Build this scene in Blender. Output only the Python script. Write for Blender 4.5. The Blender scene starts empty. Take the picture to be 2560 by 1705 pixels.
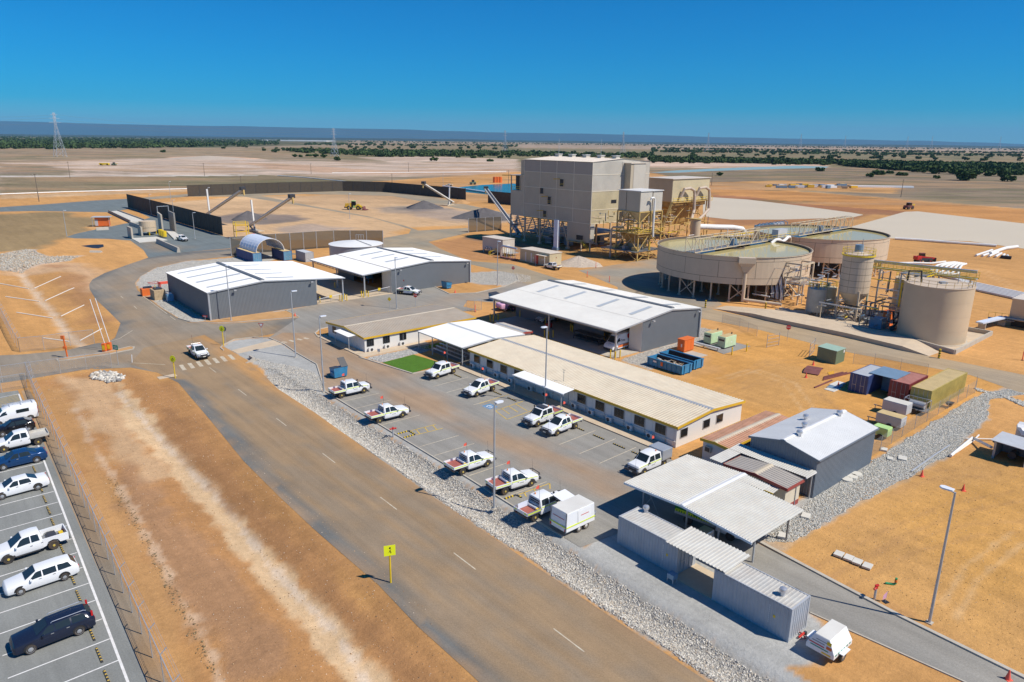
import bpy, bmesh, math, random
import numpy as np
from mathutils import Vector, Matrix
from mathutils.geometry import delaunay_2d_cdt
random.seed(7); RNG = np.random.default_rng(11)
SC = bpy.context.scene; COL = SC.collection
PI = math.pi
PW, PH = 2560, 1705
FL, PITCH, ROLL, CH = 1782.9, .2752, .0122, 32.56
_f = np.array([0, math.cos(PITCH), -math.sin(PITCH)]); _r = np.array([1., 0, 0]); _u = np.array([0, math.sin(PITCH), math.cos(PITCH)])
CR, CU = _r*math.cos(ROLL)+_u*math.sin(ROLL), -_r*math.sin(ROLL)+_u*math.cos(ROLL)
cam = bpy.data.cameras.new('camera'); cam_o = bpy.data.objects.new('camera', cam); COL.objects.link(cam_o)
cam.sensor_width = 36; cam.lens = FL/PW*36; cam.clip_start = .5; cam.clip_end = 60000
_m = Matrix(((CR[0], CU[0], -_f[0]), (CR[1], CU[1], -_f[1]), (CR[2], CU[2], -_f[2]))).to_4x4()
_m.translation = (0, 0, CH); cam_o.matrix_world = _m
SC.camera = cam_o
SUN_AZ, SUN_EL = math.radians(-22.4), math.radians(51)
W = bpy.data.worlds.new('World'); SC.world = W; W.use_nodes = True
nt = W.node_tree; sky = nt.nodes.new('ShaderNodeTexSky'); sky.sky_type = 'NISHITA'; sky.sun_disc = False
sky.sun_elevation = SUN_EL; sky.sun_rotation = PI/2-SUN_AZ; sky.altitude = 0; sky.air_density = 1.0; sky.dust_density = 0; sky.ozone_density = 6.0
bg = nt.nodes['Background']; bg.inputs['Strength'].default_value = .075
hs = nt.nodes.new('ShaderNodeHueSaturation'); hs.inputs['Saturation'].default_value = 1.42
tm = nt.nodes.new('ShaderNodeMix'); tm.data_type = 'RGBA'; tm.blend_type = 'MULTIPLY'; tm.inputs['Factor'].default_value = 1; tm.inputs['B'].default_value = (.47, .89, 1.27, 1)
nt.links.new(sky.outputs[0], tm.inputs['A']); nt.links.new(tm.outputs['Result'], hs.inputs['Color']); nt.links.new(hs.outputs[0], bg.inputs['Color'])
sun = bpy.data.lights.new('sun', 'SUN'); sun.energy = 5.0; sun.angle = math.radians(.5); sun.color = (1, .94, .84)
sun_o = bpy.data.objects.new('sun', sun); COL.objects.link(sun_o)
_sd = Vector((math.cos(SUN_AZ)*math.cos(SUN_EL), math.sin(SUN_AZ)*math.cos(SUN_EL), math.sin(SUN_EL)))
sun_o.rotation_euler = (-_sd).to_track_quat('-Z', 'Y').to_euler(); sun_o.location = _sd*200
vs = SC.view_settings; vs.view_transform = 'Standard'; vs.look = 'None'; vs.exposure = .05; vs.gamma = 1
SC.render.engine = 'CYCLES'
SU = math.radians(40.5); CS, SN = math.cos(SU), math.sin(SU)
def ray(x, y): return CR*(x-PW/2)+CU*(PH/2-y)+_f*FL
def G(x, y, z=0.):                      # photo pixel -> point at height z
    d = ray(x, y); t = (z-CH)/d[2]; return (d[0]*t, d[1]*t)
K = 2560/2354
def fp(x, y, z=0.): return G(x*K, y*K, z)      # same, coordinates of the 2354 px view
def fps(*p): return [fp(*q) for q in p]
def S(u, v): return (u*CS-v*SN, u*SN+v*CS)     # site grid (metres along / across the sheds) -> world
def Sp(*p): return [S(*q) for q in p]
def site(x, y): return (x*CS+y*SN, -x*SN+y*CS)
REG = dict(A=(0,280),B=(640,280),C=(1240,360),D=(1920,360),E=(0,640),F=(400,590),G=(1620,520),H=(1920,640),I=(800,680),J=(1200,680),K=(1500,960),L=(1900,960),M=(800,900),O=(0,1260),Q=(1500,1220),S=(1920,1279))
def zp(r, x, y, z=0.):
    s = 640/2355
    if r in 'NP': s = 480/2352; o = dict(N=(0,960), P=(1160,1040))[r]
    else: o = REG[r]
    return G(o[0]+x*s, o[1]+y*s, z)
def tag(o, label=None, cat=None, group=None, kind=None):
    if label: o['label'] = label
    if cat: o['category'] = cat
    if group: o['group'] = group
    if kind: o['kind'] = kind
    return o
def thing(name, label, cat, loc=(0, 0, 0), rot=0., group=None):
    o = bpy.data.objects.new(name, None); COL.objects.link(o); o.empty_display_size = .5
    o.location = (loc[0], loc[1], loc[2] if len(loc) > 2 else 0); o.rotation_euler = (0, 0, rot)
    return tag(o, label, cat, group)
def copytree(o, parent=None):
    c = o.copy(); COL.objects.link(c); c.parent = parent
    for ch in list(o.children): copytree(ch, c)
    return c
def dup(root, loc, rot, label=None):
    c = copytree(root); c.location = (loc[0], loc[1], loc[2] if len(loc) > 2 else 0); c.rotation_euler = (0, 0, rot)
    if label: c['label'] = label
    return c
def V3(p): return p if isinstance(p, Vector) else Vector(p)
class MB:
    def __init__(s): s.v = []; s.f = []
    def _a(s, vs, fs):
        o = len(s.v); s.v += [tuple(p) for p in vs]; s.f += [tuple(i+o for i in f) for f in fs]; return s
    def box(s, x0, x1, y0, y1, z0, z1):
        return s._a([(x0,y0,z0),(x1,y0,z0),(x1,y1,z0),(x0,y1,z0),(x0,y0,z1),(x1,y0,z1),(x1,y1,z1),(x0,y1,z1)],
                    [(3,2,1,0),(4,5,6,7),(0,1,5,4),(1,2,6,5),(2,3,7,6),(3,0,4,7)])
    def hexa(s, b, t): return s._a(list(b)+list(t), [(3,2,1,0),(4,5,6,7),(0,1,5,4),(1,2,6,5),(2,3,7,6),(3,0,4,7)])
    def poly(s, *p): return s._a(p, [tuple(range(len(p)))])
    def bar(s, p, q, w, h=None, up=(0, 0, 1)):
        h = h or w; p, q = V3(p), V3(q); d = (q-p)
        if d.length < 1e-6: return s
        d.normalize(); n = d.cross(V3(up))
        if n.length < 1e-3: n = d.cross(Vector((1, 0, 0)))
        n.normalize(); m = n.cross(d); n *= w/2; m *= h/2
        return s.hexa([p-n-m, p+n-m, p+n+m, p-n+m], [q-n-m, q+n-m, q+n+m, q-n+m])
    def cyl(s, p, q, r, r2=None, n=12, caps=True):
        r2 = r if r2 is None else r2; p, q = V3(p), V3(q); d = (q-p).normalized()
        a = d.cross(Vector((0, 0, 1)))
        if a.length < 1e-3: a = Vector((1, 0, 0))
        a.normalize(); b = d.cross(a)
        vs = [p+(a*math.cos(2*PI*i/n)+b*math.sin(2*PI*i/n))*r for i in range(n)]+[q+(a*math.cos(2*PI*i/n)+b*math.sin(2*PI*i/n))*r2 for i in range(n)]
        fs = [(i, (i+1) % n, n+(i+1) % n, n+i) for i in range(n)]
        if caps: fs += [tuple(range(n))[::-1], tuple(range(n, 2*n))]
        return s._a(vs, fs)
    def tube(s, pts, r, n=8):
        pts = [V3(p) for p in pts]; rings = []
        for i, p in enumerate(pts):
            d = (pts[min(i+1, len(pts)-1)]-pts[max(i-1, 0)]).normalized(); a = d.cross(Vector((0, 0, 1)))
            if a.length < 1e-2: a = d.cross(Vector((0, 1, 0)))
            a.normalize(); b = d.cross(a); rings.append([p+(a*math.cos(2*PI*k/n)+b*math.sin(2*PI*k/n))*r for k in range(n)])
        vs = [v for g in rings for v in g]
        fs = [(i*n+k, i*n+(k+1) % n, (i+1)*n+(k+1) % n, (i+1)*n+k) for i in range(len(pts)-1) for k in range(n)]
        fs += [tuple(range(n))[::-1], tuple(range((len(pts)-1)*n, len(pts)*n))]
        return s._a(vs, fs)
    def prism(s, pts, ax, lo, hi):          # extrude 2-D outline along axis
        def P(a, b, c): return (c, a, b) if ax == 'x' else (a, c, b) if ax == 'y' else (a, b, c)
        n = len(pts); vs = [P(a, b, lo) for a, b in pts]+[P(a, b, hi) for a, b in pts]
        return s._a(vs, [tuple(range(n))[::-1], tuple(range(n, 2*n))]+[(i, (i+1) % n, n+(i+1) % n, n+i) for i in range(n)])
    def corr(s, P0, A, B, pitch=.25, amp=.03, up=None):   # ribbed sheet: A across the ribs, B along them
        P0, A, B = V3(P0), V3(A), V3(B); nrm = A.cross(B).normalized()
        if up is not None and nrm.dot(V3(up)) < 0: nrm = -nrm
        n = max(1, round(A.length/pitch)); ts = []
        for i in range(n):
            ts += [(i/n, 0), ((i+.45)/n, 0), ((i+.58)/n, 1), ((i+.87)/n, 1)]
        ts.append((1, 0)); vs = []
        for t, h in ts:
            p = P0+A*t+nrm*(amp*h); vs += [p, p+B]
        return s._a(vs, [(2*i, 2*i+2, 2*i+3, 2*i+1) for i in range(len(ts)-1)])
    def lathe(s, prof, n=24, c=(0, 0)):     # prof: (r, z)
        vs = [(c[0]+r*math.cos(2*PI*i/n), c[1]+r*math.sin(2*PI*i/n), z) for r, z in prof for i in range(n)]
        fs = [(k*n+i, k*n+(i+1) % n, (k+1)*n+(i+1) % n, (k+1)*n+i) for k in range(len(prof)-1) for i in range(n)]
        return s._a(vs, fs)
    def mesh(s, smooth=False):
        me = bpy.data.meshes.new('m'); me.from_pydata(s.v, [], s.f)
        if smooth: me.polygons.foreach_set('use_smooth', [True]*len(me.polygons))
        me.update(); return me
    def build(s, name, m, parent=None, smooth=False, bevel=0., seg=2):
        me = s.mesh()
        if bevel or smooth:
            bm = bmesh.new(); bm.from_mesh(me)
            if bevel:
                bmesh.ops.recalc_face_normals(bm, faces=bm.faces)
                ed = [e for e in bm.edges if len(e.link_faces) == 2 and e.calc_face_angle() > .35]
                bmesh.ops.bevel(bm, geom=ed, offset=bevel, segments=seg, affect='EDGES', clamp_overlap=True, profile=.5)
            if smooth:
                for f in bm.faces: f.smooth = True
                for e in bm.edges: e.smooth = not (len(e.link_faces) == 2 and e.calc_face_angle() > .7)
            bm.to_mesh(me); bm.free()
        me.name = name; o = bpy.data.objects.new(name, me); COL.objects.link(o); o.parent = parent
        if m is not None: me.materials.append(MT(m))
        return o
def reuse(o, parent, loc=None, rot=None):      # another piece sharing the mesh
    c = bpy.data.objects.new(o.name.split('.')[0], o.data); COL.objects.link(c); c.parent = parent
    if loc is not None: c.location = loc
    if rot is not None: c.rotation_euler = (0, 0, rot)
    return c
_M = {}
SPEC = {}      # name: (rgb, rough, metal, var_scale, var_amount, bump_strength, bump_scale, dust)
def MT(n):
    if n in _M: return _M[n]
    c, ro, me, vsc, va, bs, bsc, du = (SPEC[n]+(0,)*8)[:8] if n in SPEC else (n, .6, 0, 0, 0, 0, 0, 0)
    m = bpy.data.materials.new(n if isinstance(n, str) else 'plain'); m.use_nodes = True; t = m.node_tree; b = t.nodes['Principled BSDF']
    b.inputs['Base Color'].default_value = (*c, 1); b.inputs['Roughness'].default_value = ro; b.inputs['Metallic'].default_value = me
    N = t.nodes.new; L = t.links.new
    if vsc or du:
        geo = N('ShaderNodeNewGeometry')
        mix = N('ShaderNodeMix'); mix.data_type = 'RGBA'; mix.blend_type = 'MULTIPLY'; mix.inputs['Factor'].default_value = 1
        mix.inputs['A'].default_value = (*c, 1)
        no = N('ShaderNodeTexNoise'); no.inputs['Scale'].default_value = vsc or .5; no.inputs['Detail'].default_value = 6; no.inputs['Roughness'].default_value = .65
        L(geo.outputs['Position'], no.inputs['Vector'])
        mr = N('ShaderNodeMapRange'); mr.inputs['From Min'].default_value = .28; mr.inputs['From Max'].default_value = .72
        mr.inputs['To Min'].default_value = 1-va; mr.inputs['To Max'].default_value = 1+va
        L(no.outputs[0], mr.inputs['Value']); L(mr.outputs[0], mix.inputs['B']); out = mix.outputs['Result']
        if du:
            n2 = N('ShaderNodeTexNoise'); n2.inputs['Scale'].default_value = .9; n2.inputs['Detail'].default_value = 8; n2.inputs['Roughness'].default_value = .7
            L(geo.outputs['Position'], n2.inputs['Vector'])
            m2 = N('ShaderNodeMapRange'); m2.inputs['From Min'].default_value = .42; m2.inputs['From Max'].default_value = .75; m2.inputs['To Max'].default_value = du
            L(n2.outputs[0], m2.inputs['Value'])
            mx = N('ShaderNodeMix'); mx.data_type = 'RGBA'; mx.inputs['B'].default_value = (.42, .25, .12, 1)
            L(m2.outputs[0], mx.inputs['Factor']); L(out, mx.inputs['A']); out = mx.outputs['Result']
        L(out, b.inputs['Base Color'])
    if bs:
        geo = N('ShaderNodeNewGeometry'); no = N('ShaderNodeTexNoise'); no.inputs['Scale'].default_value = bsc; no.inputs['Detail'].default_value = 4
        L(geo.outputs['Position'], no.inputs['Vector']); bu = N('ShaderNodeBump'); bu.inputs['Strength'].default_value = bs; bu.inputs['Distance'].default_value = .05
        L(no.outputs[0], bu.inputs['Height']); L(bu.outputs[0], b.inputs['Normal'])
    _M[n] = m; return m
SPEC.update({
 'white': ((.80,.80,.79), .35, 0, .8, .05, 0, 0, .10), 'white_clean': ((.82,.82,.82), .3, 0, 0, 0), 'car_white': ((.80,.81,.82), .22, 0, .6, .03, 0, 0, .06),
 'roof_white': ((.80,.79,.76), .45, 0, .25, .05, 0, 0, .05), 'roof_cream': ((.70,.68,.62), .45, 0, .3, .06, 0, 0, .10), 'skylight': ((.48,.51,.52), .3, 0, 0, 0),
 'roof_beige': ((.60,.52,.39), .5, 0, .5, .09, 0, 0, .22), 'roof_tan': ((.47,.40,.31), .55, 0, .4, .1, 0, 0, .3), 'roof_rust': ((.58,.31,.19), .6, 0, .7, .22, 0, 0, .2),
 'roof_blue': ((.72,.72,.70), .45, 0, .4, .06, 0, 0, .05), 'roof_port': ((.58,.565,.51), .4, 0, .5, .07, 0, 0, .16), 'roof_brown': ((.42,.38,.33), .5, 0, .6, .08),
 'wall_grey': ((.155,.17,.185), .5, 0, .6, .05), 'wall_dark': ((.10,.115,.135), .5, 0, .6, .05), 'wall_blue': ((.15,.18,.215), .45, 0, .6, .06),
 'wall_white': ((.70,.69,.66), .5, 0, .9, .06, 0, 0, .12), 'wall_cream': ((.66,.58,.44), .55, 0, .9, .07, 0, 0, .1), 'maroon': ((.32,.06,.05), .5, 0, 1, .08), 'yellow_trim': ((.70,.42,.03), .45, 0, 1, .06, 0, 0, .15),
 'yellow': ((.75,.52,.02), .45, 0, 1, .08), 'glass': ((.015,.017,.02), .08, 0, 0, 0), 'glass_car': ((.02,.03,.035), .05, 0, 0, 0), 'frame_dark': ((.05,.05,.055), .4, 0, 0, 0), 'frame_grey': ((.5,.5,.5), .4, .3, 0, 0),
 'galv': ((.46,.48,.50), .4, .35, 1.5, .12), 'galv_dark': ((.22,.23,.24), .5, .3, 1.5, .15), 'alu': ((.6,.6,.62), .3, .6, 1, .08), 'black': ((.02,.02,.022), .5, 0, 0, 0), 'rubber': ((.028,.027,.026), .8, 0, 2, .2, 0, 0, .25),
 'concrete': ((.46,.42,.35), .85, 0, .7, .13, .2, 8, .18), 'concrete_tan': ((.56,.45,.32), .85, 0, .6, .1, .2, 8, .25), 'concrete_dark': ((.26,.25,.23), .85, 0, .6, .15, .2, 8, .2),
 'paint_line': ((.56,.50,.38), .7, 0, 3, .25, 0, 0, .7), 'paint_lot': ((.74,.73,.70), .7, 0, 3, .15, 0, 0, .2), 'paint_yellow': ((.62,.42,.06), .7, 0, 3, .25, 0, 0, .55), 'paint_blue': ((.12,.26,.44), .7, 0, 4, .25, 0, 0, .3),
 'hivis': ((.72,.85,.03), .4, 0, 0, 0), 'hivis_sign': ((.80,.88,.02), .35, 0, 0, 0), 'red': ((.55,.03,.02), .4, 0, 0, 0), 'tray_red': ((.36,.10,.08), .7, 0, 2, .12, 0, 0, .3), 'orange': ((.72,.16,.03), .5, 0, 1, .07), 'orange_flag': ((.9,.13,.08), .6, 0, 0, 0),
 'amber': ((.8,.25,.02), .2, 0, 0, 0), 'skip_blue': ((.03,.22,.42), .5, 0, 1.2, .18, 0, 0, .12), 'skip_in': ((.09,.05,.04), .8, 0, 1.2, .3), 'gen_green': ((.52,.70,.44), .45, 0, 1, .08, 0, 0, .25), 'lime': ((.45,.68,.25), .45, 0, 1, .08, 0, 0, .15),
 'green_shed': ((.17,.24,.15), .5, 0, 1, .08), 'green_roof': ((.33,.46,.36), .5, 0, 1, .08), 'cont_blue': ((.04,.07,.20), .5, 0, 1, .25), 'cont_lblue': ((.12,.30,.46), .5, 0, 1, .2), 'cont_red': ((.25,.05,.05), .55, 0, 1, .2), 'cont_redtop': ((.42,.18,.14), .6, 0, 1, .2), 'cont_yel': ((.46,.36,.10), .55, 0, .7, .22), 'cont_yeltop': ((.56,.42,.2), .6, 0, .7, .15),
 'cont_grey': ((.40,.42,.45), .5, 0, .8, .1), 'cont_top': ((.50,.49,.45), .6, 0, .8, .14, 0, 0, .25), 'box_grey': ((.48,.50,.52), .5, 0, 1, .08, 0, 0, .15), 'steelblue': ((.20,.30,.40), .5, .2, 1, .1),
 'tank': ((.58,.455,.31), .5, 0, .15, .08, 0, 0, .08), 'tank_pink': ((.60,.475,.34), .5, 0, .3, .08, 0, 0, .06), 'seam': ((.14,.105,.08), .6, 0, 0, 0), 'steel_tan': ((.60,.49,.34), .5, 0, .7, .16, 0, 0, .15), 'steel_yel': ((.52,.36,.12), .55, 0, .6, .3, 0, 0, .2), 'hopper': ((.38,.24,.08), .6, 0, .5, .35),
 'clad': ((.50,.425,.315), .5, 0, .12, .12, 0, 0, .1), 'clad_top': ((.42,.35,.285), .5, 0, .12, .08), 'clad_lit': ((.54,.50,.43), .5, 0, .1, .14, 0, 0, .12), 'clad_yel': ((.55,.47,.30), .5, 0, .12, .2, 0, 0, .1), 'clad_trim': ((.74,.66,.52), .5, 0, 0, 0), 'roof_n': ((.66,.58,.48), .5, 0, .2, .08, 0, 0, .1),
 'old_tank': ((.42,.40,.34), .5, 0, .8, .15, 0, 0, .2), 'pipe_white': ((.78,.77,.73), .5, 0, 1, .06, 0, 0, .12), 'pipe_black': ((.025,.025,.03), .5, 0, 0, 0), 'pipe_tan': ((.52,.42,.33), .5, 0, 1, .1, 0, 0, .15),
 'shade': ((.075,.06,.045), .9, 0, .8, .15), 'slab': ((.60,.57,.50), .8, 0, 1, .1), 'rock_pile': ((.46,.38,.30), .9, 0, 1.5, .25, .6, 3), 'stock_grey': ((.115,.105,.105), .95, 0, .5, .2, .5, 2), 'dirt_pile': ((.48,.27,.11), .95, 0, .5, .15, .5, 2),
 'pink': ((.75,.42,.58), .5, 0, 0, 0), 'pink_dark': ((.50,.16,.34), .5, 0, 0, 0), 'wood': ((.45,.33,.2), .8, 0, 2, .25), 'rust': ((.20,.07,.06), .7, 0, 1, .25), 'car_navy': ((.012,.018,.04), .15, 0, 0, 0), 'car_blue': ((.012,.055,.16), .15, .2, 0, 0), 'car_black': ((.012,.012,.016), .12, 0, 0, 0), 'rim': ((.55,.56,.58), .3, .6, 0, 0), 'rim_dark': ((.05,.05,.05), .5, 0, 0, 0), 'hub_yel': ((.55,.40,.08), .5, 0, 0, 0),
 'amb_green': ((.01,.22,.03), .3, 0, 0, 0), 'green_pipe': ((.03,.3,.12), .5, 0, 0, 0), 'green_sign': ((.02,.28,.16), .5, 0, 0, 0), 'tarp': ((.62,.68,.78), .5, 0, .5, .08), 'tail_red': ((.5,.01,.01), .2, 0, 0, 0), 'lamp_clear': ((.75,.77,.8), .1, 0, 0, 0), 'truss': ((.30,.29,.26), .5, .2, 0, 0), 'wire': ((.30,.30,.30), .5, .3, 0, 0), 'timber_pole': ((.16,.13,.10), .8, 0, 0, 0), 'lattice': ((.50,.55,.60), .5, .3, 0, 0),  # lattice: pale blue of distant haze is put into the pylon steel colour
 'trunk': ((.14,.10,.07), .9, 0, 1, .2), 'plate': ((.7,.68,.6), .5, 0, 0, 0), 'canvas': ((.55,.57,.6), .7, 0, 1, .06), 'canopy_grey': ((.36,.39,.43), .4, .2, 1, .06), 'geomembrane': ((.03,.06,.14), .3, 0, .3, .2),
})
_T = RNG.random((256, 256))
def vn(x, y, seed=0):
    x = np.asarray(x)+seed*17.3; y = np.asarray(y)+seed*9.1
    xi = np.floor(x).astype(int); yi = np.floor(y).astype(int); fx = x-xi; fy = y-yi
    fx = fx*fx*(3-2*fx); fy = fy*fy*(3-2*fy); a = xi % 256; b = yi % 256; a1 = (a+1) % 256; b1 = (b+1) % 256
    return (_T[a, b]*(1-fx)+_T[a1, b]*fx)*(1-fy)+(_T[a, b1]*(1-fx)+_T[a1, b1]*fx)*fy
def fbm(x, y, seed=0, o=4):
    r = 0; w = 0; k = 1.
    for i in range(o): r = r+vn(x*k, y*k, seed+i)/k**.9; w += 1/k**.9; k *= 2.1
    return r/w
def lerp(C, col, a): a = np.clip(a, 0, 1)[:, None]; return C*(1-a)+np.array(col)*a
def sdist(X, Y, poly):
    P = np.array(poly); n = len(P); d = np.full(X.shape, 1e18); ins = np.zeros(X.shape, bool)
    for i in range(n):
        ax, ay = P[i]; bx, by = P[(i+1) % n]; ex, ey = bx-ax, by-ay; L2 = ex*ex+ey*ey+1e-12
        t = np.clip(((X-ax)*ex+(Y-ay)*ey)/L2, 0, 1); d = np.minimum(d, (X-ax-t*ex)**2+(Y-ay-t*ey)**2)
        c = ((ay > Y) != (by > Y)); ins ^= c & (X < (bx-ax)*(Y-ay)/(by-ay+1e-12)+ax)
    return np.where(ins, -1, 1)*np.sqrt(d)
def ldist(X, Y, line):
    P = np.array(line); d = np.full(X.shape, 1e18)
    for i in range(len(P)-1):
        ax, ay = P[i]; bx, by = P[i+1]; ex, ey = bx-ax, by-ay; t = np.clip(((X-ax)*ex+(Y-ay)*ey)/(ex*ex+ey*ey+1e-12), 0, 1)
        d = np.minimum(d, (X-ax-t*ex)**2+(Y-ay-t*ey)**2)
    return np.sqrt(d)
def paint(C, X, Y, layers):
    for ly in layers:
        poly, col, soft, na = ly[:4]; op = ly[4] if len(ly) > 4 else 1; line = len(ly) > 5 and ly[5]
        P = np.array(poly); m = soft+na*2+(line or 0)*2
        k = (X > P[:, 0].min()-m) & (X < P[:, 0].max()+m) & (Y > P[:, 1].min()-m) & (Y < P[:, 1].max()+m)
        if not k.any(): continue
        x, y = X[k], Y[k]; d = (ldist(x, y, poly)-line) if line else sdist(x, y, poly)
        s = max(na, soft, .5)*2
        d = d+(fbm(x/s, y/s, 3)-.5)*2.4*na
        a = np.clip((soft-d)/(2*soft), 0, 1); a = (a*a*(3-2*a)*op)[:, None]
        C[k] = C[k]*(1-a)+np.array(col)*a
def colmesh(name, V, Fc, C, mat):
    me = bpy.data.meshes.new(name); n = len(V); Fc = np.asarray(Fc, dtype=np.int32); k = Fc.shape[1]
    me.vertices.add(n); me.vertices.foreach_set('co', np.asarray(V, np.float32).ravel())
    me.loops.add(Fc.size); me.loops.foreach_set('vertex_index', Fc.ravel()); me.polygons.add(len(Fc))
    me.polygons.foreach_set('loop_start', np.arange(0, Fc.size, k, dtype=np.int32)); me.polygons.foreach_set('loop_total', np.full(len(Fc), k, np.int32))
    if C is not None:
        a = me.color_attributes.new('Col', 'FLOAT_COLOR', 'POINT'); a.data.foreach_set('color', np.concatenate([C, np.ones((n, 1))], 1).astype(np.float32).ravel())
    me.update(calc_edges=True); me.validate(); o = bpy.data.objects.new(name, me); COL.objects.link(o); me.materials.append(mat); return o
def colmat(name, scales, bump=.3, bsc=3., rough=.95, stretch=None, spec=.2):
    m = bpy.data.materials.new(name); m.use_nodes = True; t = m.node_tree; b = t.nodes['Principled BSDF']; N = t.nodes.new; L = t.links.new
    b.inputs['Roughness'].default_value = rough; b.inputs['Specular IOR Level'].default_value = spec
    at = N('ShaderNodeAttribute'); at.attribute_name = 'Col'; out = at.outputs['Color']; geo = N('ShaderNodeNewGeometry'); pos = geo.outputs['Position']
    for sc, am, an in scales:
        v = pos
        if an:
            mp = N('ShaderNodeMapping'); mp.vector_type = 'TEXTURE'; mp.inputs['Rotation'].default_value = (0, 0, SU); mp.inputs['Scale'].default_value = tuple(1/a for a in an); L(pos, mp.inputs[0]); v = mp.outputs[0]
        no = N('ShaderNodeTexNoise'); no.inputs['Scale'].default_value = sc; no.inputs['Detail'].default_value = 7; no.inputs['Roughness'].default_value = .68; L(v, no.inputs['Vector'])
        mr = N('ShaderNodeMapRange'); mr.inputs['From Min'].default_value = .3; mr.inputs['From Max'].default_value = .7; mr.inputs['To Min'].default_value = 1-am; mr.inputs['To Max'].default_value = 1+am
        mr.clamp = False; L(no.outputs[0], mr.inputs['Value'])
        mx = N('ShaderNodeMix'); mx.data_type = 'RGBA'; mx.blend_type = 'MULTIPLY'; mx.inputs['Factor'].default_value = 1; L(out, mx.inputs['A']); L(mr.outputs[0], mx.inputs['B']); out = mx.outputs['Result']
    L(out, b.inputs['Base Color'])
    no = N('ShaderNodeTexNoise'); no.inputs['Scale'].default_value = bsc; no.inputs['Detail'].default_value = 8; no.inputs['Roughness'].default_value = .7; L(pos, no.inputs['Vector'])
    bu = N('ShaderNodeBump'); bu.inputs['Strength'].default_value = bump; bu.inputs['Distance'].default_value = .12; L(no.outputs[0], bu.inputs['Height']); L(bu.outputs[0], b.inputs['Normal'])
    return m
M_GROUND = colmat('earth', [(.05, .13, None), (.45, .09, None), (.5, .13, (1, .08, 1)), (1.6, .08, (.25, 1, 1)), (3., .10, None), (16., .2, None)], .7, 3.5)
M_ROAD = colmat('bitumen', [(.15, .12, None), (.8, .13, (1.2, .05, 1)), (9., .16, None)], .2, 14., .85)
M_GRAV = colmat('fine_gravel', [(.2, .1, None), (7., .35, None), (22., .3, None)], .6, 12.)
DIRT = (.53,.28,.098); DIRT2 = (.45,.215,.07); PALE = (.54,.37,.215); GRASS = (.285,.21,.12); DARKG = (.215,.165,.095); SAND = (.50,.385,.295); PINKS = (.46,.29,.18); RED = (.30,.135,.065); BUSH = (.055,.07,.028); GRAV = (.42,.41,.385); FGR = (.40,.395,.37)
swale = Sp((36.1, -5), (36.1, 30), (36.2, 60), (36.3, 86), (36.0, 97)); drainL = [zp('E', *p) for p in ((190,140),(290,270),(380,385),(510,530),(640,700),(760,800))]
drainB = fps((255,890),(330,960),(480,1130),(600,1270),(720,1400),(830,1510),(930,1640))
def gz(X, Y):
    z = np.zeros(np.shape(X))
    d = ldist(X, Y, swale); z = z-.55*np.clip(1-(d/1.75)**2, 0, 1)
    d = ldist(X, Y, drainL); z = z-.9*np.clip(1-d/6.5, 0, 1)
    d = ldist(X, Y, drainB); z = z-.6*np.clip(1-d/4.0, 0, 1)
    u, v = site(X, Y); m = np.clip(np.minimum((u-10.2)/1., (21.5-u)/2.), 0, 1)*np.clip((116-v)/5, 0, 1)+np.clip((u-52)/2., 0, 1)*np.clip((22.3-v)/1.5, 0, 1)*np.clip((92-u)/4, 0, 1)
    if np.any(m): z = z+m*((fbm(X/1.1, Y/1.1, 3, 3)-.5)*.13+(fbm(u/.5, v/6, 5, 2)-.5)*.10)
    return z
def gz1(x, y): return float(gz(np.array([x]), np.array([y]))[0])
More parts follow.
